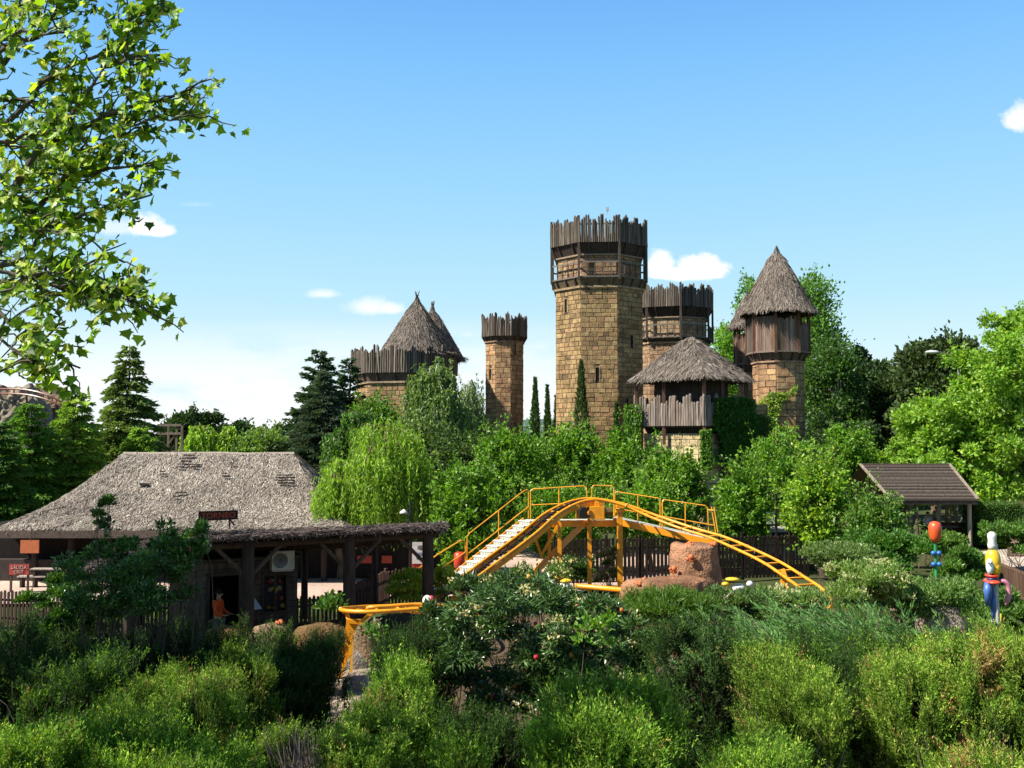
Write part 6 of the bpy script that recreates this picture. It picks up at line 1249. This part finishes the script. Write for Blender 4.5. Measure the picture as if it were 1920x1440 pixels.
    for i in range(12):                         # bare pale twigs on the near side
        b_ = np.array([cx + rng.uniform(-.8, .8) * rx, Y - ry * rng.uniform(.75, 1.0), H * rng.uniform(.45, .85)]); e = b_ + np.array([rng.normal() * .16, rng.normal() * .06 - .04, rng.uniform(.15, .4)]); st.tube(limb(b_ - [0, -.1, .3], e, rng, 5, .08), np.linspace(.008, .003, 5), (.34, .28, .20), 3, False)
    for i in range(nlead):                      # leaders standing above the outline
        b_ = P[rng.integers(0, max(1, int(nt_ * .6)))]; e = b_ + np.array([rng.normal() * .05 + lean[0] * .1, rng.normal() * .05, rng.uniform(.12, .38)]); st.tube([b_ - [0, 0, .1], e], [.006, .003], (.16, .12, .07), 3, False); k = 9
        q = b_ + (e - b_) * rng.uniform(.0, 1, k)[:, None]; Dd = nrm(rng.normal(size=(k, 3)) * .5 + [0, 0, 1.]); X, Yv, Z = frames(Dd, rng); template_cloud(mbl, SPRAY[0], SPRAY[1], q, X, Yv, Z, s * rng.uniform(.35, .7, k), cols(k, pal, rng))
    if nlead: mbl.build('leader_shoots', 'needle', root)
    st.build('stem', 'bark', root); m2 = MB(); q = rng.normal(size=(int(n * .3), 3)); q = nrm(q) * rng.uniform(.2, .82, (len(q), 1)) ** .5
    Pi = np.array([cx, Y, H * .5]) + q * np.array([rx, ry, H * .48]) * .84 + np.array([lean[0], lean[1], 0]) * .5; Pi[:, 2] = np.maximum(Pi[:, 2], .05); leaf_cloud(m2, Pi, rng.normal(size=(len(q), 3)) * .6 + [0, 0, 1], s * 1.6, s * .3, cols(len(q), [((.03, .04, .015), 1), ((.045, .035, .022), 1), ((.025, .04, .012), 1)], rng), rng); m2.build('inner_shade', 'needle', root); return root  # near-black inner sprays put the shade of the gaps into the colour
F = upright
F('wide bright green plume shrub bottom centre, its left side leaning out', 1125, 10.0, 1300, 290, 501, CY, .05, 11000, .15, 2.2, 1.1, .2, (0, 0), .28, open_=.05, spread=.7)
F('tall bright shrub top just left of the wide plume shrub peak', 1195, 11.2, 1262, 180, 502, CY, .0, 7000, .15, 2.2, .9, .2, rag=.28)
F('tall green hedge column right of the dark bush, with brownish flecks', 1456, 12.6, 1205, 130, 503, CYG, .22, 8000, .13, 3, .9, .12)
F('bright hedge column with rust-tinted middle, second of the tall right columns', 1526, 11.8, 1255, 88, 504, CYG, .38, 7500, .13, 3, .8, .12)
F('slim dark hedge column in the deep gap of the right hedge', 1600, 13.0, 1240, 46, 505, CYD, .1, 3500, .12, 3, .5, .08)
F('second slim hedge column in the gap with brown dots', 1638, 12.6, 1252, 44, 506, CY, .3, 3200, .12, 3, .5, .08)
F('broad rusty-patched hedge block in the right foreground', 1712, 12.0, 1238, 112, 507, CYG, .55, 9500, .13, 3, .9, .14)
F('tall hedge block at the right edge streaked with brown', 1812, 11.6, 1205, 104, 508, CYG, .36, 9000, .13, 3, .9, .14)
F('hedge block cut by the right frame edge', 1908, 11.4, 1190, 100, 509, CYG, .4, 9500, .13, 3, .9, .14)
F('low hedge piece with pinkish brown tips at the bottom right', 1840, 9.8, 1420, 150, 510, CYG, .75, 5500, .12, 2.6, .6, .14)
F('low hedge piece below the tall green columns', 1420, 10.0, 1400, 170, 511, CY, .25, 6500, .13, 2.4, .8, .16)
F('bushy hedge top behind the gap columns of the right hedge', 1600, 14.8, 1200, 290, 512, CYD + CY[:1], .2, 12000, .13, 2.6, 1.0, .18)  # dark greens mixed in to colour the gaps as shade
F('hedge crest behind the right edge blocks', 1830, 14.2, 1204, 250, 513, CYD + CY[:2], .12, 11000, .13, 2.6, 1.0, .18)
F('dark round bush with visible twigs in the right centre', 1305, 14.2, 1178, 210, 514, CYD + [((.06, .12, .03), 1.5)], .04, 8500, .15, 2.1, 1.1, .24, rag=.45, open_=.22)
F('flat-topped mid green shrub bottom centre-left', 715, 11.0, 1302, 195, 515, CYG, .25, 9500, .13, 3.0, 1.0, .14)
F('spiky green shrub top rising behind the flat-topped one', 755, 12.2, 1255, 90, 516, CY, .1, 3500, .15, 2.2, .5, .2, rag=.2, open_=.1)
F('dark square-cut hedge behind the flat-topped shrub', 775, 16.5, 1172, 130, 517, CYD, .0, 6500, .14, 4.5, 1.0, .08)
F('loose upright green shoots at the bottom centre', 860, 10.4, 1352, 110, 518, CY, .0, 2200, .15, 2, .5, .3, rag=.2, open_=.35)
F('narrow shrub with golden top left of the flat-topped shrub', 525, 11.2, 1338, 100, 519, CYG, .35, 4500, .12, 3, .5, .12)
F('golden-green mounded hedge in the left centre foreground', 330, 12.2, 1318, 240, 520, CYG, .4, 11000, .13, 2.8, 1.0, .2)
F('upper golden hedge mound behind the left centre one', 345, 14.6, 1242, 190, 521, CYG, .4, 9000, .13, 2.8, 1.0, .2)
F('golden-topped hedge shoulder left of the upper mound', 235, 13.6, 1300, 120, 522, CYG, .35, 5500, .13, 2.8, .8, .2)
F('green hedge corner right of the upper golden mound', 440, 15.2, 1235, 130, 523, CYG, .15, 6000, .13, 2.8, .9, .2)
F('wide bright green mass at the bottom left corner', 75, 9.6, 1345, 240, 524, CY, .3, 12000, .14, 2.3, 1.1, .2)
F('green shrub at the bottom between the corner mass and the golden hedge', 225, 9.8, 1385, 190, 525, CY, .2, 8000, .14, 2.4, .8, .2)
F('green shrub at the bottom edge below the golden hedge', 385, 9.8, 1395, 200, 526, CY, .15, 8000, .14, 2.4, .8, .2)
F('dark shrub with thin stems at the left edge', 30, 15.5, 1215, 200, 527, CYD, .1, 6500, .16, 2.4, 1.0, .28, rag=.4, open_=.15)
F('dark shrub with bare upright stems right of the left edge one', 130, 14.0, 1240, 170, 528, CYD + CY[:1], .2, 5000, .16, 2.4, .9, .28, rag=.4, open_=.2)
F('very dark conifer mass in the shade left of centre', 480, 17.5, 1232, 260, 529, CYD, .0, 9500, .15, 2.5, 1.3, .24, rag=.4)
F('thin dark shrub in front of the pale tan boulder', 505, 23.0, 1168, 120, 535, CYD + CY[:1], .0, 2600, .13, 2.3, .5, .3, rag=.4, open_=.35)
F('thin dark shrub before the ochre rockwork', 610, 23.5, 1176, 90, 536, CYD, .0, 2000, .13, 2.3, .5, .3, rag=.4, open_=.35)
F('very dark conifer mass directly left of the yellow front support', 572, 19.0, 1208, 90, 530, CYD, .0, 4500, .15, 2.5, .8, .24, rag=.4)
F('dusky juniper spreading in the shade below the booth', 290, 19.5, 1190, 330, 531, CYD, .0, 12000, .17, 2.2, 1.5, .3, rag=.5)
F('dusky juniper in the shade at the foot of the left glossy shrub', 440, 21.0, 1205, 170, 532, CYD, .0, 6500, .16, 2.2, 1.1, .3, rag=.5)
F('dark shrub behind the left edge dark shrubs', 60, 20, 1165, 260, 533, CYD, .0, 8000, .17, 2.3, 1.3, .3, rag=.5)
F('foliage coloured dark as shade in the hollow between the flat-topped shrub and the plume shrub', 900, 14.5, 1330, 200, 534, CYD, .0, 5500, .15, 2.3, 1.0, .2, rag=.4)
# bare grey twigs tuft
rng = np.random.default_rng(9); x = xat(588, 10.6); r_ = thing('bare_shrub', 'dry grey leafless twig tuft left of the flat-topped shrub', 'shrub', (x, 10.6, 0)); m_ = MB(); zt = zat(1352, 10.6)
for i in range(150): b_ = np.array([x + rng.normal() * .12, 10.6 + rng.normal() * .12, zt - 1.0]); e = b_ + np.array([rng.normal() * .26, rng.normal() * .2, rng.uniform(.6, 1.0)]); m_.tube(limb(b_, e, rng, 4, .05), [.006, .005, .004, .002], (.22, .17, .15), 3, False)
m_.tube([(x, 10.6, 0), (x, 10.6, zt - .9)], .04, BARK, 6); m_.build('twigs', 'bark', r_)
# ------------------------------------------------------------------ feathery juniper sweeping over
def juniper(label, pts, seed, n=2600, L=.5, pal=((.10, .22, .06), (.15, .29, .09), (.06, .14, .04))):
    rng = np.random.default_rng(seed); c0 = pts[len(pts) // 2]; root = thing('juniper', label, 'juniper', (c0[0], c0[1], 0), 'feathery junipers'); sp = spline(pts, 20); P, D, C = [], [], []
    st = MB()
    for i in range(n // 12):
        k = rng.integers(0, len(sp)); b = sp[k] + rng.normal(size=3) * np.array([.5, .8, .14]); b[2] -= .25 + rng.uniform(0, .35); d = nrm(np.array([-.75, -.1, .42]) + rng.normal(size=3) * np.array([.45, .5, .16])); l = L * rng.uniform(.7, 1.7); s = rng.uniform(0, 1, 34); q = b + d * (s * l)[:, None]; q[:, 2] -= .12 * l * s ** 2
        sd = nrm(np.cross(d, [0, 0, 1.])); u = rng.uniform(-1, 1, 34); P.append(q + sd * (u * .10 * (1 - s * .6))[:, None]); D.append(d + sd * (u * .6)[:, None] + rng.normal(size=(34, 3)) * .22); C.append(np.full(34, rng.uniform(.75, 1.3))); st.tube([b - [0, 0, .1], b + d * l * .8], [.008, .003], BARK, 3, False)
    P, D, C = map(np.concatenate, (P, D, C)); mb = MB(); leaf_cloud(mb, P, D, rng.uniform(.07, .17, len(P)), .022, cols(len(P), [(p, 1) for p in pal], rng) * C[:, None], rng, .3); mb.build('foliage', 'needle', root)
    for i in range(5): k = rng.integers(0, len(sp)); st.tube([(sp[k][0] + .3, sp[k][1], 0), sp[k] - [0, 0, .3]], .03, BARK, 5)
    st.build('stem', 'bark', root)
juniper('feathery blue-green juniper sweeping across the right centre', [at(1370, 1225, 16), at(1470, 1190, 17), at(1560, 1175, 17.5), at(1660, 1180, 17.2), at(1760, 1210, 16.5)], 601, 9000, .55)
juniper('soft juniper behind the crest of the sweeping one', [at(1420, 1180, 19.5), at(1500, 1170, 20), at(1600, 1165, 20), at(1700, 1172, 19.5)], 602, 6000, .55)
juniper('juniper fringe above the right-edge hedge', [at(1730, 1215, 16), at(1830, 1205, 16.5), at(1930, 1190, 17)], 603, 5000, .5, ((.09, .17, .035), (.13, .22, .05), (.06, .12, .03)))
# ------------------------------------------------------------------ leafy shrubs
def leafy(name, label, box, Y, seed, pal, n, leaf=.12, w=.35, m='leaf', flowers=None, nclump=30, cr=.35, depth=None, group='leafy shrubs', up=.6, berries=0, stems=16, sr=.016):
    if n > 1500: n = int(n * 1.6); leaf *= .74
    rng = np.random.default_rng(seed); x0, y0, x1, y1 = box; A = at(x0, y1, Y); B = at(x1, y0, Y); rx = (B[0] - A[0]) / 2; zt = B[2]; zb = max(A[2], .1); ry = depth or min(rx, 1.8); cx = (A[0] + B[0]) / 2; root = thing(name, label, 'shrub', (cx, Y, 0), group)
    K = np.stack([cx + rng.uniform(-1, 1, nclump) * rx * .85, Y + rng.uniform(-1, 1, nclump) * ry * .8, zb + (zt - zb) * rng.uniform(.1, .9, nclump) ** .7], 1); rr = cr * rng.uniform(.6, 1.3, nclump) * max(.5, min(rx, (zt - zb)) * .8); K[:, 2] = np.minimum(K[:, 2], zt - rr * .75); idx = rng.choice(nclump, n, p=rr ** 2 / (rr ** 2).sum()); e = sph(n, rng); e[:, 2] = abs(e[:, 2]) * .7 + e[:, 2] * .3
    P = K[idx] + e * (rr[idx] * rng.uniform(.35, 1.1, n))[:, None]; P[:, 2] = np.maximum(P[:, 2], .05); D = e * .7 + rng.normal(size=(n, 3)) * .6 + [0, 0, up]; L = leaf * rng.uniform(.6, 1.3, n); mb = MB(); leaf_cloud(mb, P, D, L, L * w, cols(n, pal, rng) * (1 + .18 * snoise(K, 4, seed)[idx])[:, None], rng, .25); mb.build('foliage', m, root); st = MB()
    for i in range(min(nclump, stems)):
        if stems < 4 and i: st.build('stem', 'bark', root); st = MB()
        st.tube(limb((cx + rng.uniform(-.4, .4) * rx, Y + rng.uniform(-.3, .3) * ry, 0), K[i], rng, 6, .06), np.linspace(sr, sr * .3, 6), BARK, 4, False)
    st.build('stem', 'bark', root)
    if flowers:
        fc, nf, fr = flowers
        fl = MB(); j = rng.choice(nclump, nf); q = K[j] + nrm(sph(nf, rng) * [1, 1, .6] + [0, -.8, .75]) * (rr[j] * rng.uniform(1.0, 1.2, nf))[:, None]; k = 26; Pq = np.repeat(q, k, 0) + rng.normal(size=(nf * k, 3)) * np.array([1, 1, .45]) * fr * .5; leaf_cloud(fl, Pq, rng.normal(size=(nf * k, 3)) + [0, 0, .8], fr * .42, fr * .3, cols(nf * k, [(c_, 1) for c_ in fc], rng), rng); o = fl.build('blossom', 'leaf', root)
        o['kind'] = 'stuff'
    if berries:
        fl = MB(); j = rng.choice(nclump, berries); q = K[j] + nrm(sph(berries, rng) + [0, -.9, .1]) * (rr[j])[:, None]
        for p in q: fl.ball(p + rng.normal(size=3) * .03, rng.uniform(.03, .05), [(.60, .16, .03), (.55, .04, .04), (.62, .3, .05)][rng.integers(3)], 7, 5)
        o = fl.build('berries', 'matt', root); o['kind'] = 'stuff'
    return root
VIB = [((.05, .11, .025), 3), ((.08, .15, .04), 2), ((.03, .07, .015), 2), ((.14, .20, .09), .7)]
CREAM = ((.50, .46, .27), (.42, .35, .2), (.6, .56, .36))
leafy('viburnum', 'big dark long-leaved bush with cream flower heads and orange berries in the centre', (820, 1085, 1095, 1420), 17.0, 701, VIB, 17000, .19, .24, 'glossleaf', (CREAM, 36, .15), 50, .30, 1.3, up=-.15, berries=26)
leafy('viburnum', 'dark long-leaved bush with clustered flowers right of the berry bush', (1010, 1110, 1200, 1380), 16.4, 702, VIB, 10000, .18, .24, 'glossleaf', (CREAM, 34, .14), 38, .30, 1.1, up=-.15, berries=8)
leafy('viburnum', 'small-leaved dark bush topping the square-cut hedge', (780, 1140, 880, 1260), 17.5, 703, VIB, 4000, .14, .3, 'glossleaf', (CREAM, 8, .12), 18, .35, .8)
leafy('oleander', 'narrow-leaved green bush in front of the low orange boulder', (1160, 1108, 1330, 1190), 24, 704, [((.09, .18, .025), 3), ((.14, .24, .04), 2), ((.05, .11, .02), 2)], 8500, .2, .2, 'leaf', None, 34, .4)
leafy('viburnum', 'dark leafy filler bush low between the berry bush and the round dark bush', (1070, 1185, 1235, 1330), 18.5, 703, VIB, 6500, .16, .28, 'leaf', (CREAM, 10, .12), 30, .34, .8)
leafy('oleander', 'upright bush under the middle of the lift hill', (960, 1060, 1060, 1180), 28, 705, [((.08, .16, .03), 3), ((.12, .2, .05), 2)], 5000, .2, .24, 'leaf', (CREAM, 14, .2), 22, .4)
leafy('oleander', 'bush with cream heads at the left foot of the stairs', (850, 1085, 960, 1180), 27, 706, VIB, 5500, .2, .28, 'glossleaf', (CREAM, 20, .18), 24, .4)
leafy('oleander', 'green bush with white flecks around the right painted figure', (1330, 1108, 1450, 1190), 26.5, 707, [((.10, .19, .05), 3), ((.16, .25, .08), 2), ((.05, .1, .02), 2)], 7000, .17, .3, 'leaf', (((.55, .5, .48), (.45, .35, .3)), 10, .12), 30, .4)
leafy('flowering_shrub', 'pale yellow-green flowering shrub under the coaster drop end', (1440, 1112, 1545, 1165), 28.0, 708, [((.16, .25, .07), 3), ((.24, .31, .12), 2), ((.08, .15, .03), 2)], 8000, .17, .35, 'leaf', (((.42, .42, .24),), 30, .2), 34, .4)
leafy('flowering_shrub', 'pale flowering shrub right of the last coaster ties', (1560, 1058, 1690, 1150), 28.5, 709, [((.18, .28, .07), 3), ((.26, .34, .12), 2), ((.09, .17, .03), 2)], 9000, .17, .35, 'leaf', (((.44, .44, .25),), 34, .2), 36, .4)
leafy('flowering_shrub', 'mixed green shrub with pink stones between, left of the clown totem', (1680, 1092, 1835, 1180), 28.6, 710, [((.12, .22, .05), 3), ((.19, .28, .09), 2), ((.06, .13, .03), 2)], 9000, .16, .38, 'leaf', None, 38, .4, .6)
leafy('flowering_shrub', 'green shrub at the right edge behind the clown totem', (1850, 1110, 1960, 1215), 29.5, 711, [((.10, .20, .04), 3), ((.15, .25, .06), 2), ((.06, .12, .02), 2)], 7000, .17, .4, 'leaf', None, 30, .4, .6)
leafy('ivy_bush', 'dark ivy bush between the shelter and the flower totem', (1600, 1000, 1735, 1085), 37, 712, [((.05, .14, .015), 3), ((.08, .2, .03), 2), ((.16, .24, .09), .6)], 9000, .17, .7, 'leaf', None, 36, .4)
leafy('ivy_bush', 'green bush right behind the flower totem', (1770, 1022, 1860, 1110), 38, 713, [((.06, .15, .02), 3), ((.11, .22, .04), 2), ((.18, .26, .1), .6)], 9000, .17, .6, 'leaf', None, 34, .4)
leafy('ivy_bush', 'sunny bush under the end of the slatted shelter', (1690, 1002, 1800, 1045), 46, 714, [((.10, .2, .03), 3), ((.16, .26, .06), 2)], 6000, .2, .6, 'leaf', None, 26, .4)
leafy('ivy_bush', 'trimmed green bushes right of the shelter below the path', (1830, 985, 1990, 1045), 44, 715, [((.07, .16, .02), 3), ((.11, .21, .04), 2)], 7000, .2, .6, 'leaf', None, 30, .4)
leafy('flowering_shrub', 'pale green rose-like shrub between the trees and the plank fence end', (1500, 1025, 1640, 1090), 36, 716, [((.14, .22, .07), 3), ((.08, .15, .03), 2), ((.22, .28, .12), 1)], 8000, .17, .4, 'leaf', None, 32, .4)
leafy('golden_shrub', 'golden yellow-green shrub between the right roof posts', (728, 1072, 812, 1145), 30.8, 717, [((.38, .42, .05), 3), ((.28, .36, .04), 2), ((.14, .24, .03), 2)], 5200, .13, .45, 'leaf', None, 26, .42, group='golden shrubs')
leafy('golden_shrub', 'golden yellow-green shrub just right of the right roof post', (810, 1065, 850, 1130), 31.8, 718, [((.40, .42, .05), 3), ((.30, .36, .04), 2)], 2400, .13, .45, 'leaf', None, 14, .42, group='golden shrubs')
leafy('grass_clump', 'brownish feathery seed-head bush behind the lift columns', (1115, 1030, 1160, 1100), 38.5, 719, [((.16, .13, .07), 2), ((.10, .15, .05), 2)], 2600, .16, .25, 'leaf', (((.34, .22, .18), (.4, .3, .22)), 12, .22), 14, .4)
leafy('flowering_shrub', 'dull green bush among the lift hill columns', (1050, 1050, 1120, 1110), 39.5, 720, VIB, 4000, .17, .4, 'leaf', (CREAM, 10, .2), 18, .4)
leafy('leafy_sapling', 'fresh green sapling with broad leaves against the dark berry bush', (1080, 1138, 1145, 1240), 15.2, 721, [((.12, .25, .03), 3), ((.18, .32, .06), 2)], 150, .13, .6, 'leaf', None, 9, .3, .3, stems=3, sr=.009)
leafy('leafy_sapling', 'little bright leafed vine tip above the square-cut hedge', (682, 1165, 712, 1200), 17, 722, [((.09, .2, .03), 1)], 90, .1, .6, 'leaf', None, 6, .4, .3, stems=3, sr=.009)
leafy('leafy_sapling', 'climbing vine tip in front of the picket fence right of the booth', (598, 1120, 640, 1165), 27, 723, [((.05, .12, .02), 2), ((.1, .2, .03), 1)], 260, .16, .7, 'leaf', None, 8, .4, .4, stems=3, sr=.009)
# glossy small tree on the left in front of the pavilion
LAU = [((.055, .13, .02), 3), ((.08, .18, .03), 2), ((.03, .075, .014), 2), ((.16, .28, .06), .8)]
leafy('laurel', 'glossy dark laurel with tall shoots in front of the left half of the pavilion', (130, 1035, 345, 1190), 18.5, 730, LAU, 6500, .12, .42, 'glossleaf', None, 46, .26, 1.2, up=.3)
leafy('laurel', 'glossy laurel branches reaching over the left end of the brushwood roof', (240, 1000, 385, 1150), 19.2, 731, LAU, 3300, .13, .42, 'glossleaf', None, 34, .24, 1.0, up=.3)
for i, (px, y0, y1, w_) in enumerate(((188, 932, 1060, 34), (310, 962, 1080, 30), (372, 985, 1080, 24), (222, 1010, 1120, 40))):
    leafy('laurel_shoot', ['tallest single laurel shoot standing against the straw roof', 'laurel shoot just left of the red-lettered sign', 'short laurel shoot beneath the red-lettered sign', 'leafy laurel shoot below the tallest one'][i], (px - w_ / 2, y0, px + w_ / 2, y1), 18.8, 735 + i, LAU, 420, .13, .45, 'glossleaf', None, 12, .16, .3, group='laurel shoots', up=.6)
leafy('laurel', 'low bright-tipped bush by the picket fence at the left', (60, 1080, 180, 1200), 20.5, 740, [((.05, .12, .02), 3), ((.12, .24, .03), 1.2)], 6000, .13, .42, 'glossleaf', None, 28, .3, 1.0)
# clipped hedge on the right
def hedge():
    rng = np.random.default_rng(75); Y = 55; x0, x1 = xat(1838, Y), xat(1912, Y); zt = zat(948, Y); root = thing('clipped_hedge', 'clipped box hedge on top of the brick edging at the right', 'hedge', ((x0 + x1) / 2, Y, 0)); n = 16000; P = rng.uniform(0, 1, (n, 3)); ax = rng.integers(0, 4, n)
    P[ax == 0, 2] = 1; P[ax == 1, 1] = 0; P[ax == 2, 0] = 0; P[ax == 3, 0] = 1; P = P * [x1 - x0, 2.4, zt - .1] + [x0, Y, .1] + rng.normal(size=(n, 3)) * .05; mb = MB(); leaf_cloud(mb, P, rng.normal(size=(n, 3)) + [0, -.3, .4], .12, .07, cols(n, [((.05, .11, .02), 2), ((.08, .16, .03), 2)], rng), rng); mb.build('foliage', 'leaf', root)
    b = MB(); b.box(((x0 + x1) / 2, Y + 1.2, zt / 2 - .05), (x1 - x0 - .2, 2.2, zt - .2), (.02, .03, .01)); b.build('branches', 'bark', root)  # solid near-black core box painted as the dark inside the hedge
hedge()
# ground cover
rng = np.random.default_rng(77); n = 60000; P = np.stack([rng.uniform(-14, 18, n), rng.uniform(7, 40, n), np.zeros(n)], 1); onp = (abs(P[:, 0] - .5) < 6.2) & (P[:, 1] > 7) & (P[:, 1] < 16); grv = (P[:, 0] > -6) & (P[:, 0] < 11) & (P[:, 1] > 19) & (P[:, 1] < 36); plz = P[:, 1] > 33 + (P[:, 0] + 45) * .1; P = P[~onp & (~grv | (rng.random(n) < .12)) & ~(plz & (P[:, 0] < 12))]
mb = MB(); n = len(P); leaf_cloud(mb, P, rng.normal(size=(n, 3)) * .5 + [0, 0, 1], rng.uniform(.1, .3, n), .03, cols(n, MID, rng), rng); tag(mb.build('ground_cover', 'leaf'), kind='stuff')
n = 30000; P = np.stack([rng.uniform(15, 38, n), rng.uniform(26, 39, n), np.full(n, .03)], 1); mb = MB(); leaf_cloud(mb, P, rng.normal(size=(n, 3)) * .5 + [0, 0, 1], rng.uniform(.05, .11, n), .02, cols(n, [((.12, .26, .03), 1), ((.17, .32, .05), 1)], rng), rng); tag(mb.build('grass', 'leaf'), kind='stuff')
